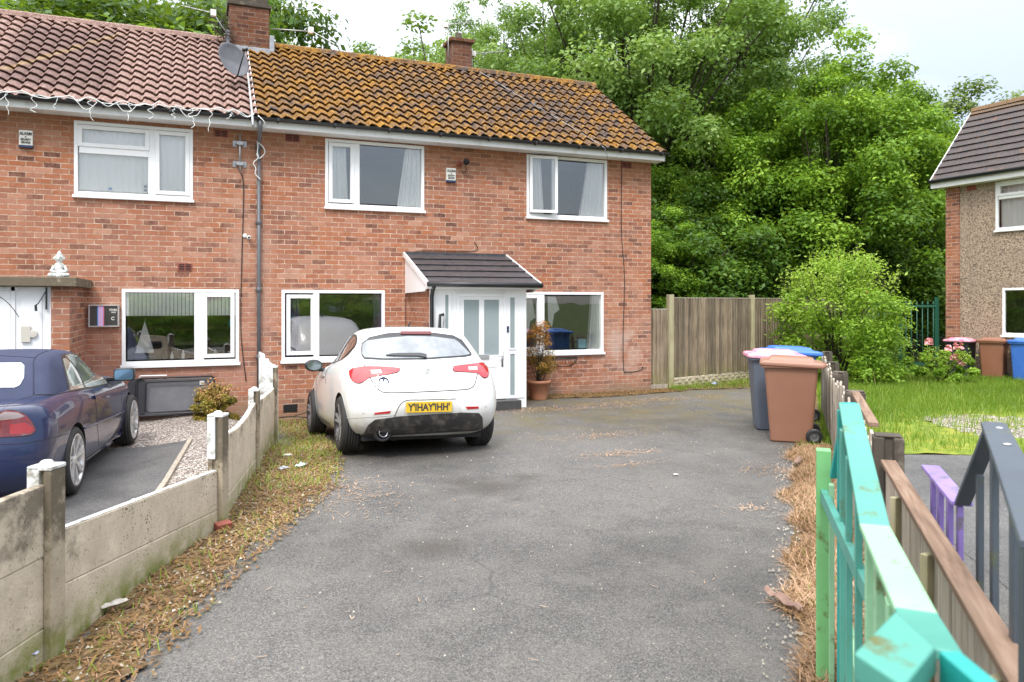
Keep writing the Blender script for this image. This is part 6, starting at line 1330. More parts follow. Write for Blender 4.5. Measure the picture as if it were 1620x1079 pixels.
for s_ in (1, -1):
    m = MB(); c = Vector((1.72, s_*.965, 1.0)); X = Matrix.Translation(c); 
    m.prism(rrect(-.115, .115, -.075, .075, .035), 'x', -.03, .05, 0, X); m.prism(rrect(-.09, .09, -.055, .055, .03), 'x', .05, .09, 0, X); m.tube([c+Vector((.02, -s_*.09, -.05)), c+Vector((.04, -s_*.20, -.055))], .026, 8); mo = m.build('door_mirror', black_trim if s_ < 0 else blue_paint, tb, base=(0, 0, 0), bevel=.012)
    m = MB(); m.prism(rrect(-.10, .10, -.062, .062, .03), 'x', -.034, -.0295, 0, X); m.build('mirror_glass', simple('blue_mirror_glass', (.16, .27, .40), .08, metal=.7) if s_ > 0 else bpy.data.materials['blue_mirror_glass'], mo, base=(0, 0, 0))
under = MB(); under.box((-.5, -.68, .14), (3.2, .68, .27)); under.build('underbody', liner, tb, base=(0, 0, 0))
silver = simple('silver_alloy', (.68, .68, .69), .3, metal=.55, c2=(.58, .57, .56), scale=4)
for x in (0, 2.725):
    for sd_ in (1, -1): make_wheel(tb, x, sd_, .325, .325, .245, .225, .878, 'silver', 7, silver)
# ------------------------------------------------------------------ plants
setbase()
def leaves_mesh(name, C, Nrm, size, rng, aspect=.55, fold=.25, tint=None, jitter=.35):
    """one folded leaf (4 verts) at each centre C, facing Nrm"""
    n = len(C); sz = size*(1+rng.uniform(-jitter, jitter, n))
    Nn = Nrm/np.linalg.norm(Nrm, axis=1, keepdims=True); a = rng.normal(size=(n, 3)); a -= Nn*(a*Nn).sum(1, keepdims=True); a /= np.linalg.norm(a, axis=1, keepdims=True); b = np.cross(Nn, a)
    s = sz[:, None]; tip = C+a*s*.5; tail = C-a*s*.5; l = C+b*s*aspect*.5+Nn*s*fold*.3; r = C-b*s*aspect*.5+Nn*s*fold*.3
    V = np.stack([tail, r, tip, l], 1).reshape(-1, 3); i = np.arange(n)*4; F = np.concatenate([np.stack([i, i+1, i+2], 1), np.stack([i, i+2, i+3], 1)], 0)
    me = np_mesh(name, V, F); t = tint if tint is not None else rng.uniform(0, 1, n); vattr(me, 'tint', np.repeat(t, 4)); return me
def crown_points(rng, clumps, per, flat=.6):
    """clumps: (x,y,z,r). leaves on the upper and outer shell of every clump plus loose ones"""
    out = []; nr = []; ti = []
    for (x, y, z, r) in clumps:
        k = int(per*r*r); d = rng.normal(size=(k, 3)); d /= np.linalg.norm(d, axis=1, keepdims=True); d[:, 2] = np.abs(d[:, 2])*np.where(rng.random(k) < .8, 1, -1)
        rad = r*(1-.55*rng.random(k)**1.6); p = d*rad[:, None]*np.array([1, 1, flat]); p += rng.normal(size=(k, 3))*r*.17
        out.append(p+np.array([x, y, z])); n_ = d*np.array([.8, .8, 1])+np.array([0, 0, .75])+rng.normal(size=(k, 3))*.55; nr.append(n_); base = rng.uniform(.05, .85); ti.append(np.clip(base+rng.normal(size=k)*.16, 0, 1))
    return np.concatenate(out), np.concatenate(nr), np.concatenate(ti)
def make_tree(lab, leafm, seed, H, cr, cz0, rz, n_clump, per, leaf, cl_r=(.7, 1.2), lean=0, grp=None, trunk_r=.18, forks=6, name='broadleaf_tree', cat='tree', elong=0.0):
    rng = np.random.default_rng(seed); rnd = random.Random(seed); t = thing(name, lab, cat, (0, 0, 0), grp); zc = H-rz; clumps = []
    for i in range(n_clump):
        d = rng.normal(size=3); d /= np.linalg.norm(d); rad = rng.random()**.38; r = rnd.uniform(*cl_r)
        x, y, z = d*np.array([cr, cr, rz])*rad*np.array([1, 1, 1]); 
        # broader in the middle, ragged top
        clumps.append((x+lean*(z/rz), y, max(cz0+r*.3, zc+z*(1-.08*rnd.random())), r*(1-.25*max(0, z/rz))))
    P_, Nn, ti = crown_points(rng, clumps, per); me = leaves_mesh('crown', P_, Nn, leaf, rng, tint=ti); link_mesh('crown', me, leafm, t, False, base=(0, 0, 0))
    m = MB(); tops = []
    base = zc-rz*.75; m.tube([(0, 0, -.2), (rnd.uniform(-.1, .1), 0, base*.5), (lean*.2, rnd.uniform(-.1, .1), base)], [trunk_r*1.25, trunk_r, trunk_r*.8], 10)
    m2 = MB()
    for k in range(forks):
        a = 2*math.pi*k/forks+rnd.uniform(-.4, .4); q = Vector((lean*.2, 0, base*rnd.uniform(.7, 1))); pts = [q]; rr = [trunk_r*.55]; tx, ty, tz = cr*.75*math.cos(a), cr*.75*math.sin(a), zc+rz*rnd.uniform(.0, .5)
        for j in range(1, 6): f = j/5; pts.append(Vector((q.x+(tx-q.x)*f**1.3+rnd.gauss(0, .08), q.y+(ty-q.y)*f**1.3+rnd.gauss(0, .08), q.z+(tz-q.z)*f))); rr.append(trunk_r*.55*(1-f)+.015)
        m2.tube(pts, rr, 7)
    for c in clumps[::3]:
        e = Vector(c[:3]); s0 = Vector((e.x*.3, e.y*.3, base+(e.z-base)*.35)); m2.tube([s0, s0.lerp(e, .5)+Vector((0, 0, .2)), e], [.045, .03, .012], 5)
    m.build('trunk', M['bark'], t, smooth=True, base=(0, 0, 0)); m2.build('limbs', M['bark'], t, smooth=True, base=(0, 0, 0)); return t
protos = {
 'syc': make_tree('tall bright green sycamore right of the brick house, its crown rising over the green bush', M['leaf_a'], 1, 11.8, 4.1, 1.2, 5.6, 190, 900, .16, (.45, 1.05)),
 'ash': make_tree('tall mid green tree over the right end of the mossy roof', M['leaf_b'], 2, 14, 4.6, 2.5, 5.8, 135, 900, .14, (.4, .9), grp='woodland trees behind the houses'),
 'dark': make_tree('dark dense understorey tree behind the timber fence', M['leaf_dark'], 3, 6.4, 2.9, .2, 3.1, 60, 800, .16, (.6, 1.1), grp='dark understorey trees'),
 'thin': make_tree('slender open tree against the white sky above the mossy roof', M['leaf_b'], 4, 11.5, 2.3, 3, 4.6, 60, 520, .16, (.45, .85), grp='thin trees on the skyline', trunk_r=.11, forks=4),
 'grey': make_tree('pale grey green willowy tree behind the gable of the pebbledashed house', M['leaf_grey'], 5, 10.5, 3.2, 2, 4.4, 120, 800, .15, (.5, 1.0))}
def put(key, first, u, zc, topv, lab=None, rot=0, wid=1.0, grp=None):
    """stand a tree at the bearing of u, zc metres away, scaled so that its top reaches the height seen at topv"""
    src = protos[key]; H0 = {'syc': 11.8, 'ash': 14, 'dark': 6.4, 'thin': 11.5, 'grey': 10.5}[key]
    o = src if first else copy_tree(src); p = cw((u-CX)/FPX*zc, zc); h = CAM_H+(HY-topv)/FPX*zc; s = h/H0; o.location = (p.x, p.y, 0); o.scale = (s*wid, s*wid, s); o.rotation_euler = (0, 0, rot)
    if lab: o['label'] = lab
    if grp: o['group'] = grp
    return o
G_ = 'woodland trees behind the houses'
put('ash', False, 300, 28, -110, 'big leafy tree above the right part of the red tiled roof', 5.1, .9, G_)
put('dark', False, 60, 23, 10, 'dark bushy tree low behind the far left of the red tiled roof', 1.0, 1.2); put('dark', False, 210, 23, 15, 'dark bushy tree low behind the middle of the red tiled roof', 2.0, 1.2); put('dark', False, 340, 23, 25, 'dark bushy tree low behind the ridge left of the big chimney', 3.0, 1.1); put('dark', False, 450, 26, 15, 'small bushy tree rising just right of the big chimney', 4.0, .7)
put('syc', True, 1318, 25.5, 62, wid=.95)
put('syc', False, 1140, 27, 150, 'green sycamore crowded against the right wall of the brick house', 2.0, .95, G_)
put('syc', False, 1045, 23, 330, 'low bright green sapling crown just beyond the right corner of the brick house', 1.2, 1.1, G_)
put('syc', False, 1425, 28, 120, 'green tree between the tall sycamore and the pebbledashed house', 3.3, .8, G_)
put('ash', True, 1010, 29, -190)
put('ash', False, 1140, 30, -170, 'tall tree left of the tall sycamore, its top cut off by the photo edge', 1.1, .85, G_)
put('ash', False, 875, 31, -120, 'tall leafy tree directly behind the small chimney', 2.3, .78, G_)
put('ash', False, 775, 33, -22, 'leafy tree left of the small chimney above the mossy roof', 3.0, .58, G_)
put('ash', False, 1085, 34, -60, 'tree in the back row seen between the tall trees right of the small chimney', 4.0, 1.0, G_)
put('ash', False, 40, 27, -90, 'big leafy tree above the far left of the red tiled roof', .4, 1.0, G_)
put('ash', False, 215, 26, -70, 'big leafy tree above the middle of the red tiled roof', 1.9, 1.0, G_)
put('ash', False, 405, 25, -55, 'leafy tree behind the big chimney, right edge of the left tree group', 2.7, .62, G_)
put('syc', False, 110, 24, -80, 'brighter green tree low behind the ridge of the red tiled roof', .9, 1.0, G_)
put('thin', True, 612, 38, 45, 'slender open tree standing alone against the white sky above the mossy roof')
put('thin', False, 665, 37, 55, 'slender tree second from the left above the mossy roof', 1.5, 1.1)
put('thin', False, 560, 46, 62, 'faint distant tree top just right of the big chimney', 2.5, .9)
put('thin', False, 712, 34, 8, 'slender tree where the right group of trees begins above the mossy roof', .5, 1.25)
put('grey', True, 1525, 36, 135, wid=1.35); put('grey', False, 1620, 38, 150, 'pale grey green tree top showing over the roof of the pebbledashed house', 2, 1.1)
put('grey', False, 1470, 33, 215, 'grey green tree low between the tall sycamore and the pebbledashed house', 1.0, .9)
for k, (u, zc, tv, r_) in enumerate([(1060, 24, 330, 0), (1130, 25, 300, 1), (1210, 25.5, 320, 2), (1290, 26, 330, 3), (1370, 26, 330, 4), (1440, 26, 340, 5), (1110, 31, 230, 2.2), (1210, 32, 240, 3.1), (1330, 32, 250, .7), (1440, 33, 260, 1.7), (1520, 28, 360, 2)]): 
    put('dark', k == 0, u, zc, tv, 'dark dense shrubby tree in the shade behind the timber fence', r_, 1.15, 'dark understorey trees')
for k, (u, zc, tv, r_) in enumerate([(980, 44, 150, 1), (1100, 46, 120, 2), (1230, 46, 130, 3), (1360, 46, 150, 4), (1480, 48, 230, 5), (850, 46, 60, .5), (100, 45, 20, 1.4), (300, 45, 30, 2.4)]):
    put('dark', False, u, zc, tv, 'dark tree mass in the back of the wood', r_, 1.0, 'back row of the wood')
# (the bushes across the road are copied below)
# trees and a hedge across the road behind the viewer (seen mirrored in the windows)
for k, (x, y, s_) in enumerate([(-9, -20, .62), (-2, -15, .42), (5, -19, .5), (11, -17, .5), (-15, -18, .6)]):
    o = copy_tree(protos['ash' if k % 2 else 'syc']); o.location = (x, y, 0); o.scale = (s_, s_, s_*.62); o['label'] = 'street tree across the road, mirrored in the ground floor windows'; o['group'] = 'street trees mirrored in the windows'
# the pale bush
th = thing('terraced_house', 'brick house across the road, mirrored in the ground floor windows', 'house', (2, -30, 0)); m = MB(); m.box((-12, -34, 0), (14, -27, 5)); m.build('wall', M['brick_plain'], th); m = MB(); m.prism([(-34.3, 4.9), (-30.5, 7.4), (-26.7, 4.9)], 'x', -12.2, 14.2); m.build('roof', M['roof_grey'], th)
for k in range(8):
    for z in (.9, 3.3):
        x = -11+k*3.1; m = MB(); m.box((x, -27.02, z), (x+1.7, -26.9, z+1.2)); w_ = m.build('window', M['upvc'], th); m = MB(); m.box((x+.1, -26.905, z+.1), (x+1.6, -26.89, z+1.1)); m.build('pane', M['frosted'], w_)
setbase()
def bush(lab, name, cat, c, R_, H, leafm, seed, n_clump, per, leaf, shoots=30, stems=True, flat=.75, cl=(.22, .42), parts=True):
    rng = np.random.default_rng(seed); rnd = random.Random(seed); t = thing(name, lab, cat, c); clumps = []
    for i in range(n_clump):
        a = rnd.uniform(0, 6.283); rr = R_*math.sqrt(rnd.random()); z = rnd.uniform(.12, 1)*H*(1-.45*(rr/R_)**2)*.93; clumps.append((rr*math.cos(a), rr*math.sin(a), z, rnd.uniform(*cl)*(H/3.2)))
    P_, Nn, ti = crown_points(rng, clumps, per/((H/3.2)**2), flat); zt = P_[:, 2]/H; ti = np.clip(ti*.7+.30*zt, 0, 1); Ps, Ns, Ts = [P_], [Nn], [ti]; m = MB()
    for k in range(shoots):
        a = rnd.uniform(0, 6.283); rr = R_*.8*math.sqrt(rnd.random()); p0 = Vector((rr*math.cos(a), rr*math.sin(a), H*(1-.45*(rr/R_)**2)*.80)); d = Vector((math.cos(a)*.55*rr/R_+rnd.gauss(0, .15), math.sin(a)*.55*rr/R_+rnd.gauss(0, .15), 1)).normalized(); L = rnd.uniform(.12, .26)*H; p1 = p0+d*L
        m.tube([p0, p0.lerp(p1, .5)+Vector((rnd.gauss(0, .02), 0, 0)), p1], [.008, .006, .003], 4); n = int(26); f = rng.random(n); pp = np.array(p0)+(np.array(p1)-np.array(p0))*f[:, None]+rng.normal(size=(n, 3))*leaf*.8
        Ps.append(pp); Ns.append(rng.normal(size=(n, 3))*.6+np.array([0, 0, .8])); Ts.append(np.clip(rng.normal(.8, .12, n), 0, 1))
    for k in range(14): a = rnd.uniform(0, 6.283); m.tube([(rnd.gauss(0, .08), rnd.gauss(0, .08), -.05), (R_*.3*math.cos(a), R_*.3*math.sin(a), H*.4), (R_*.7*math.cos(a), R_*.7*math.sin(a), H*.8*(.8+.2*rnd.random()))], [.03*H/3.2, .02*H/3.2, .006], 5)
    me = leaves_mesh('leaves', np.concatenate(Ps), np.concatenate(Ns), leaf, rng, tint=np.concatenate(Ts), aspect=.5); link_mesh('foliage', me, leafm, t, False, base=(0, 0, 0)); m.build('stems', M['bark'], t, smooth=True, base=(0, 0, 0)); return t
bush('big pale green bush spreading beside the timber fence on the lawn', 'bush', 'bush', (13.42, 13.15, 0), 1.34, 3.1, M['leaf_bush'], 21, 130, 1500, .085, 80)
for k, (x, y, s_) in enumerate([(-5, -7, 1.2), (-1.5, -8.5, 1.0), (1.5, -7.5, .9), (6, -9, 1.2), (9.5, -7, 1.1)]):
    o = copy_tree(bpy.data.objects['bush']); o.location = (x, y, 0); o.scale = (s_*1.2, s_*1.2, s_*.8); o['label'] = 'green hedge bush across the road, mirrored in the ground floor windows'; o['group'] = 'hedge bushes mirrored in the windows'
bush('rose bush with pink blooms by the green gate and black bin', 'rose_bush', 'bush', (15.1, 11.9, 0), .75, .85, M['leaf_bush'], 22, 40, 2200, .06, 20)
tr = bpy.data.objects['rose_bush']; rnd = random.Random(9); m = MB()
for (cx, cy, cz) in [(0.05, -.15, .80), (.30, -.2, .85), (.10, -.25, .62), (.42, -.1, .66), (-.42, -.05, .95), (.25, -.3, .5)]:
    for k in range(16):
        a = rnd.uniform(0, 6.283); q = Vector((cx+.09*math.cos(a)*rnd.random(), cy+.09*math.sin(a)*rnd.random(), cz+rnd.uniform(-.05, .06))); u_ = Vector((rnd.gauss(0, 1), rnd.gauss(0, 1), rnd.gauss(0, .5)+.6)).normalized(); v_ = u_.cross(Vector((0, 0, 1))).normalized()*.035; w_ = u_.cross(v_)
        m.add([q-v_-w_, q+v_-w_, q+v_*1.2+w_+u_*.02, q-v_*1.2+w_+u_*.02], [(0, 1, 2, 3)])
m.build('blossom', M['petal'], tr, base=(0, 0, 0), fix=False)
setbase()
t = bush('overgrown climbing shrub with one red bloom behind the green gate', 'climbing_shrub', 'shrub', (16.3, 15.5, 0), 1.3, 2.3, M['leaf_b'], 23, 60, 1500, .08, 30)
m = MB(); m.lathe([(0, 0), (.06, .02), (.05, .05), (0, .06)], (-.4, -.9, 2.05), n=9); m.build('blossom', simple('red_petal', (.75, .06, .07), .5), t, base=(0, 0, 0))
bush('small reddish and yellow green shrub against the left wall behind the concrete fence', 'shrub', 'shrub', (.22, 12.8, -.1), .30, .66, M['leaf_mixed'], 24, 34, 3000, .05, 24)
# potted maple
t = thing('potted_shrub', 'coppery maple shrub in a terracotta pot right of the white porch', 'potted plant', (5.85, 12.95, 0)); rng = np.random.default_rng(31); rnd = random.Random(31)
m = MB(); m.lathe([(0, .0), (.145, 0), (.15, .02), (.205, .30), (.225, .30), (.235, .345), (.225, .36), (.20, .36), (.195, .32), (0, .31)], n=36); po = m.build('pot', M['terracotta'], t, smooth=True, base=(0, 0, 0))
m = MB(); m.lathe([(.196, .318), (.1, .335), (0, .34)], n=20); m.build('soil', M['debris'], po, base=(0, 0, 0))
cl = []; m = MB()
for k in range(20):
    a = rnd.uniform(0, 6.283); h = rnd.uniform(.45, 1.32); r = .30*(1-abs(h-.75)/.75)*math.sqrt(rnd.random())+.02; x, y = r*math.cos(a)-.03, r*math.sin(a)-.02; x, y = x*1.35, y*1.35; cl.append((x, y, h, rnd.uniform(.10, .17))); m.tube([(0, 0, .3), (x*.4, y*.4, h*.6), (x, y, h)], [.010, .006, .003], 5)
for x, y, z in [(.12, 0, 1.42), (.02, 0, 1.25), (.15, -.05, 1.32)]: cl.append((x, y, z, .08)); m.tube([(0, 0, .4), (x*.4, y, .9), (x, y, z)], [.010, .006, .003], 5)
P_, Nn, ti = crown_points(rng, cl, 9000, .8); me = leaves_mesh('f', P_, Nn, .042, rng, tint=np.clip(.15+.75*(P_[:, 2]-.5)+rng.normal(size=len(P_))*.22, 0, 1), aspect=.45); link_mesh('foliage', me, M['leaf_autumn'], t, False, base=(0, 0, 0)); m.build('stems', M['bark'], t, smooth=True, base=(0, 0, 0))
# ---- ground cover
setbase()
def inpoly(P_, poly):
    x, y = P_[:, 0], P_[:, 1]; c = np.zeros(len(P_), bool); j = len(poly)-1
    for i in range(len(poly)):
        xi, yi = poly[i]; xj, yj = poly[j]; k = ((yi > y) != (yj > y)) & (x < (xj-xi)*(y-yi)/(yj-yi+1e-9)+xi); c ^= k; j = i
    return c
def scatter(poly, n, rng):
    a = np.array(poly); lo, hi = a.min(0), a.max(0); P_ = rng.uniform(lo, hi, (n, 2)); return P_[inpoly(P_, poly)]
def blades(name, P_, L, w, up, rng, mat, z0=.01, tint=(0, 1), curl=.3, kind='stuff', label=None, cat=None, gzf=True):
    n = len(P_); z = np.array([gz(x, y) for x, y in P_])+z0; base = np.c_[P_, z]; az = rng.uniform(0, 6.283, n); el = up+rng.normal(0, .25, n); el = np.clip(el, .02, 1.5); Ls = L*rng.uniform(.4, 1.3, n)
    d = np.c_[np.cos(az)*np.cos(el), np.sin(az)*np.cos(el), np.sin(el)]; sd = np.c_[-np.sin(az), np.cos(az), np.zeros(n)]*w*.5; mid = base+d*(Ls*.55)[:, None]; tip = base+d*Ls[:, None]; tip[:, 2] -= curl*Ls*np.cos(el)*.5; tip[:, 2] = np.maximum(tip[:, 2], z-.005)
    V = np.stack([base-sd, base+sd, mid+sd*.8, mid-sd*.8, tip], 1).reshape(-1, 3); i = np.arange(n)*5; F = np.concatenate([np.stack([i, i+1, i+2], 1), np.stack([i, i+2, i+3], 1), np.stack([i+3, i+2, i+4], 1)])
    me = np_mesh(name, V, F); lf = .5+.28*np.sin(P_[:, 0]*1.7+np.sin(P_[:, 1]*2.3)*1.4)+.22*np.sin(P_[:, 1]*3.1+P_[:, 0]*.8); vattr(me, 'tint', np.repeat(tint[0]+(tint[1]-tint[0])*np.clip(.55*rng.uniform(0, 1, n)+.45*lf, 0, 1), 5)); o = link_mesh(name, me, mat, base=(0, 0, 0)); return tag(o, label, cat, None, kind)
rng = np.random.default_rng(77)
lawn = [(7.0, 7.1), (9.0, 6.12), (17.2, 2.4), (17.4, 13.2), (16.5, 15.5), (14, 14.6), (12.4, 12.75)]
P_ = scatter(lawn, 230000, rng)
# bare, mossy middle near the gravel patch
q = np.hypot((P_[:, 0]-10.9)/2.6, (P_[:, 1]-7.3)/1.5); fx = (P_[:, 0]-7)*.45+(P_[:, 1]-6.98)*.9
keep = (rng.random(len(P_)) < np.clip((q-.55)*1.2, .10, 1)) & (rng.random(len(P_)) < np.clip(.15+(fx-.2)*.35, .12, 1)); P1 = P_[keep]
blades('grass', P1, .15, .010, 1.15, rng, M['grass'], .01, (0, .62), label='long bright green grass on the right lawn', cat='grass')
P2 = P_[rng.random(len(P_)) < .05]; blades('dry_grass', P2, .16, .007, .7, rng, M['grass'], .01, (.75, 1), label='pale dry grass stems scattered through the lawn', cat='grass')
# white litter of seed heads: tall stalks
P3 = scatter([(8, 7.5), (12, 6.5), (16, 9), (15, 12), (12, 12)], 260, rng); blades('grass_stalk', P3, .42, .006, 1.2, rng, M['grass'], .0, (.8, 1), label='tall pale seed stalks standing in the lawn', cat='grass')
# straw heap along the right fence
def strip(n, z0, z1, w0, w1, rng, off=-.1):
    zc = rng.uniform(z0, z1, n); w = (rng.beta(1.1, 1.7, n))*(w0+(w1-w0)*(zc-z0)/(z1-z0)); nz = .85+.22*np.sin(zc*5.1)*np.sin(zc*2.3+1); xc = .616+.365*zc+off-w*nz; return np.c_[xc*cy_+zc*sy_, -xc*sy_+zc*cy_]
blades('straw', strip(38000, 2.6, 9.3, .60, .60, rng), .12, .0055, .30, rng, M['straw'], .012, (0, 1), curl=.1, label='heaps of cut dry straw along the foot of the right fence', cat='straw')
blades('straw', strip(9000, 2.6, 9.3, .42, .42, rng), .11, .0055, .45, rng, M['straw'], .045, (.1, 1), curl=.1, label='upper layer of pinkish cut straw along the right fence', cat='straw')
blades('dead_leaves', strip(12000, 2.2, 9.5, .66, .66, rng, -.03), .045, .014, .35, rng, M['litter_leaf'], .03, (0, .8), label='dead leaves among the straw along the right fence', cat='leaf litter')
blades('grass', strip(5000, 2.2, 12, .55, .55, rng, 0), .09, .007, .8, rng, M['grass'], .01, (.1, 1), label='weedy grass at the foot of the low timber fence', cat='grass')
# moss, dead leaves and grass on the left verge
vL = [(-1.5, 2.9), (-.72, 4.6), (.14, 6.5), (.56, 8.7), (.93, 10.8), (.97, 13.4), (1.65, 13.4), (1.75, 12), (1.6, 10), (1.5, 8.6), (1.25, 7.6), (.95, 6.9), (.4, 5.7), (-.25, 4.1), (-1.1, 2.5)]
P4 = scatter(vL, 90000, rng); P4 = P4+rng.normal(0, .05, P4.shape)*(rng.random(len(P4)) < .5)[:, None]; P4 = P4[(P4[:, 0] > -1.0+.0*P4[:, 1])]; n = len(P4); far = P4[:, 1] > 7.6
blades('dead_leaves', P4[rng.random(n) < .42], .045, .016, .35, rng, M['litter_leaf'], .014, (0, 1), label='brown leaf litter and moss along the concrete fence', cat='leaf litter')
blades('grass', P4[(rng.random(n) < .30) & (rng.random(n) < np.where(far, .7, .15))], .085, .006, .8, rng, M['grass'], .012, (.2, 1), label='short yellow green grass on the left verge beside the white car', cat='grass')
blades('straw', P4[rng.random(n) < .12], .08, .005, .15, rng, M['straw'], .02, (.1, .9), label='dry straw bits on the left verge', cat='straw')
P5 = np.concatenate([scatter([(5.3, 13.4), (5.3, 13.05), (7.2, 12.7), (9.2, 13.0), (9.3, 13.45)], 9000, rng), scatter([(9.2, 13.55), (9.2, 13.1), (11.5, 12.8), (13.5, 13.2), (14, 14.5)], 9000, rng)])
blades('dead_leaves', P5[rng.random(len(P5)) < .5], .05, .012, .3, rng, M['litter_leaf'], .014, (.2, 1), label='moss and leaf litter at the foot of the right end of the brick house', cat='leaf litter')
blades('grass', P5[(rng.random(len(P5)) < .5) & (P5[:, 0] > 9.0)], .12, .008, 1.0, rng, M['grass'], .012, (0, .8), label='grass tufts at the foot of the tall timber fence', cat='grass')
# crumbs, straw and stones strewn over the tarmac
drv = [(-.2, 4.2), (2.9, 2.2), (6.4, 6.6), (11.5, 12.4), (5, 12.6), (3.8, 10), (1.9, 8.4), (1.2, 6.8)]
P6 = scatter(drv, 420, rng); blades('straw', P6, .06, .005, .03, rng, M['straw'], .008, (.5, 1), curl=0, label='stray straw stalks on the drive', cat='straw')
cl_ = [(985, 718, .30, .10, 220), (955, 690, .4, .12, 260), (1000, 735, .2, .06, 80), (900, 648, .8, .12, 500), (830, 648, .4, .10, 260), (960, 640, .5, .14, 380), (1060, 632, .6, .15, 400), (1190, 805, .12, .05, 40), (560, 790, .35, .3, 160), (520, 770, .3, .3, 260), (1235, 745, .2, .2, 200)]
Pc = []
for u, v, a, b, n_ in cl_:
    d = cw((u-CX)/FPX, 1); k = CAM_H/((v-HY)/FPX); Pc.append(rng.normal(size=(n_, 2))*np.array([a, b])+np.array([d.x*k, d.y*k]))
Pc = np.concatenate(Pc); Pc = Pc[Pc[:, 1] < 13.35]; blades('straw', Pc, .07, .006, .06, rng, M['straw'], .008, (.3, 1), curl=0, label='loose clusters of pale straw on the tarmac near the house', cat='straw')
mm = MB(); rnd = random.Random(3)
for (x, y) in scatter([(-.6, 4.0), (2.5, 1.8), (6.4, 6.6), (10.5, 12.0), (5, 11.6), (1.9, 8.4)], 1500, rng):
    s = rnd.uniform(.003, .009); z = gz(x, y); mm.add([(x-s, y-s*.7, z+.001), (x+s, y-s*.5, z+.001), (x+s*.2, y+s, z+.001), (x, y, z+s*1.3)], [(0, 1, 3), (1, 2, 3), (2, 0, 3)])
o = mm.build('pebbles', simple('pebble_mix', (.06, .05, .04), .8, c2=(.65, .6, .5), scale=2.5), fix=False, base=(0, 0, 0)); tag(o, 'tiny stones and crumbs strewn over the tarmac', 'stones', None, 'stuff')
mm = MB()
for k in range(2600):
    zc = rnd.uniform(2.6, 9.5); q = fl(zc, -rnd.uniform(.05, .75)) if rnd.random() < .5 else Vector((*P4[rnd.randrange(len(P4))], 0)); s = rnd.uniform(.004, .014); z = gz(q.x, q.y)+.012; mm.add([(q.x-s, q.y-s*.7, z), (q.x+s, q.y-s*.5, z), (q.x+s*.2, q.y+s, z), (q.x, q.y, z+s*1.1)], [(0, 1, 3), (1, 2, 3), (2, 0, 3)])
o = mm.build('pebbles', bpy.data.materials['pebble_mix'], fix=False, base=(0, 0, 0)); tag(o, 'grit and small stones among the verge litter', 'stones', None, 'stuff')
# litter
def crumple(name, lab, cat, c, sx, sy, sz, mat, seed, rot=0):
    r = random.Random(seed); t = MB(); nx, ny = 7, 6; V = []
    for j in range(ny+1):
        for i in range(nx+1): a, b = i/nx-.5, j/ny-.5; V.append((a*sx+r.gauss(0, sx*.03), b*sy+r.gauss(0, sy*.03), sz*(.3+.7*r.random())*(1-2.2*max(abs(a), abs(b))**2)))
    X = Matrix.Translation(c) @ Matrix.Rotation(rot, 4, 'Z'); t.add([X @ Vector(v) for v in V], [(j*(nx+1)+i, j*(nx+1)+i+1, (j+1)*(nx+1)+i+1, (j+1)*(nx+1)+i) for j in range(ny) for i in range(nx)]); setbase(c); o = t.build(name, mat, fix=False); o.modifiers.new('s', 'SOLIDIFY').thickness = .002; tag(o, lab, cat); setbase(); return o
gp = lambda u, v: (lambda d: Vector((d.x*CAM_H/((v-HY)/FPX), d.y*CAM_H/((v-HY)/FPX), 0)))(cw((u-CX)/FPX, 1))
white_p = simple('litter_white', (.75, .75, .74), .6); 
crumple('crumpled_wrapper', 'blue and white crumpled wrapper at the bottom left corner by the fence', 'wrapper', gp(25, 1052)+Vector((0, 0, .02)), .20, .10, .05, simple('wrapper_print', (.75, .75, .74), .3, c2=(.12, .20, .55), scale=22, dirt=(.85, .5, .25), dscale=16), 1, .9)
crumple('paper_scrap', 'small white paper scrap on the tarmac near the left fence', 'paper', gp(281, 968)+Vector((0, 0, .01)), .055, .03, .01, white_p, 2, .3)
crumple('crumpled_foil', 'dark silver crumpled foil on the verge left of the white car', 'foil', gp(449, 745)+Vector((0, 0, .02)), .11, .06, .04, simple('foil_dark', (.12, .12, .14), .3, c2=(.6, .6, .62), scale=20, metal=.3), 3, .2)
crumple('plastic_wrapper', 'pale blue plastic wrapper on the verge left of the white car', 'wrapper', gp(476, 740)+Vector((0, 0, .02)), .13, .08, .05, simple('pale_wrapper', (.50, .68, .72), .35), 4, 1)
crumple('paper_scrap', 'white tissue scrap on the moss by the rear wheel of the white car', 'paper', gp(455, 722)+Vector((0, 0, .01)), .10, .05, .03, simple('tissue', (.62, .60, .52), .8), 5, 0)
crumple('paper_scrap', 'white scrap in the middle of the drive left of the brown bin', 'paper', gp(1069, 752)+Vector((0, 0, .01)), .05, .03, .01, white_p, 6, 0)
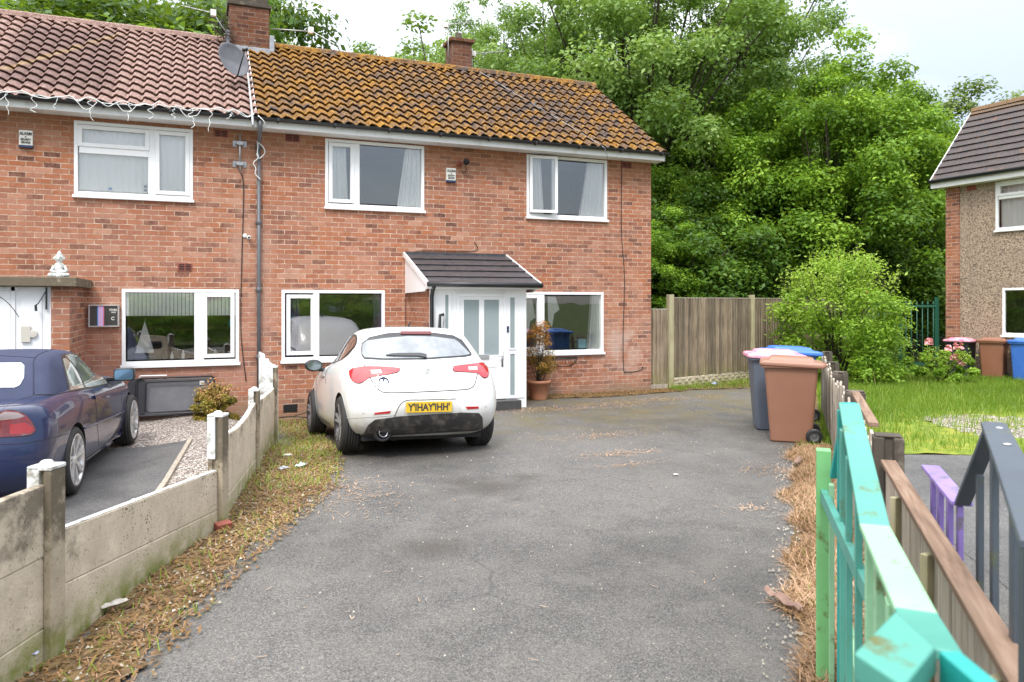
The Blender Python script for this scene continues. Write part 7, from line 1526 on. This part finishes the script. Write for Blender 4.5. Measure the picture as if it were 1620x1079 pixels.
crumple('crumpled_can', 'blue and silver crushed packet at the foot of the timber fence', 'litter', gp(1130, 611)+Vector((0, 0, .03)), .16, .08, .08, simple('can_blue', (.5, .5, .55), .3, c2=(.05, .10, .35), scale=14), 7, 0)
crumple('paper_scrap', 'pale stone coloured scrap under the nearest left fence panel', 'paper', gp(180, 962)+Vector((0, 0, .02)), .16, .05, .03, simple('scrap_stone', (.50, .46, .40), .8), 8, .5)
crumple('paper_scrap', 'white scrap on the left tarmac drive behind the fence', 'paper', gp(217, 784)+Vector((0, 0, -.04)), .12, .05, .02, white_p, 9, .2)
setbase(gp(352, 838)); m = MB(); X = Matrix.Translation(gp(352, 838)+Vector((0, 0, .03))) @ Matrix.Rotation(.5, 4, 'Z') @ Matrix.Rotation(.2, 4, 'X'); m.box((-.06, -.035, -.025), (.07, .04, .03), 0, X); o = m.build('brick', M['vent'], bevel=.008); tag(o, 'broken piece of brick at the foot of the second fence post from the left', 'brick')
for k, (u, v, rr, lab) in enumerate([(1240, 965, 1.1, 'strip of dark bark lying on the straw beside the drive'), (1262, 738, .3, 'curled piece of dark bark on the straw in front of the brown bin')]):
    c = gp(u, v); setbase(c); X = Matrix.Translation(c+Vector((0, 0, .06))) @ Matrix.Rotation(rr+.4, 4, 'Z'); m = MB(); V = [X @ Vector((-.16+.32*i/8, (-.03+.06*j/3)*(1-abs(i/8-.5)), .015*math.sin(j*1.1)+.012*math.sin(i*1.7))) for i in range(9) for j in range(4)]; m.add(V, [(i*4+j, i*4+j+1, (i+1)*4+j+1, (i+1)*4+j) for i in range(8) for j in range(3)]); o = m.build('bark_piece', simple('bark_piece', (.16, .09, .07), .8, c2=(.26, .17, .13), scale=14), fix=False); o.modifiers.new('s', 'SOLIDIFY').thickness = .008; tag(o, lab, 'bark')
# twig under the left ground floor window
t = MB(); setbase((1.4, 13.1, -.12)); t.tube(smoothpts([(1.05, 13.0, -.10), (1.4, 13.05, -.08), (1.85, 12.9, -.13)]), .012, 6); t.tube([(1.4, 13.05, -.08), (1.7, 13.2, -.04)], .008, 5); o = t.build('twig', M['bark'], smooth=True); tag(o, 'dark twig lying by the black air vent left of the white car', 'twig')
setbase()
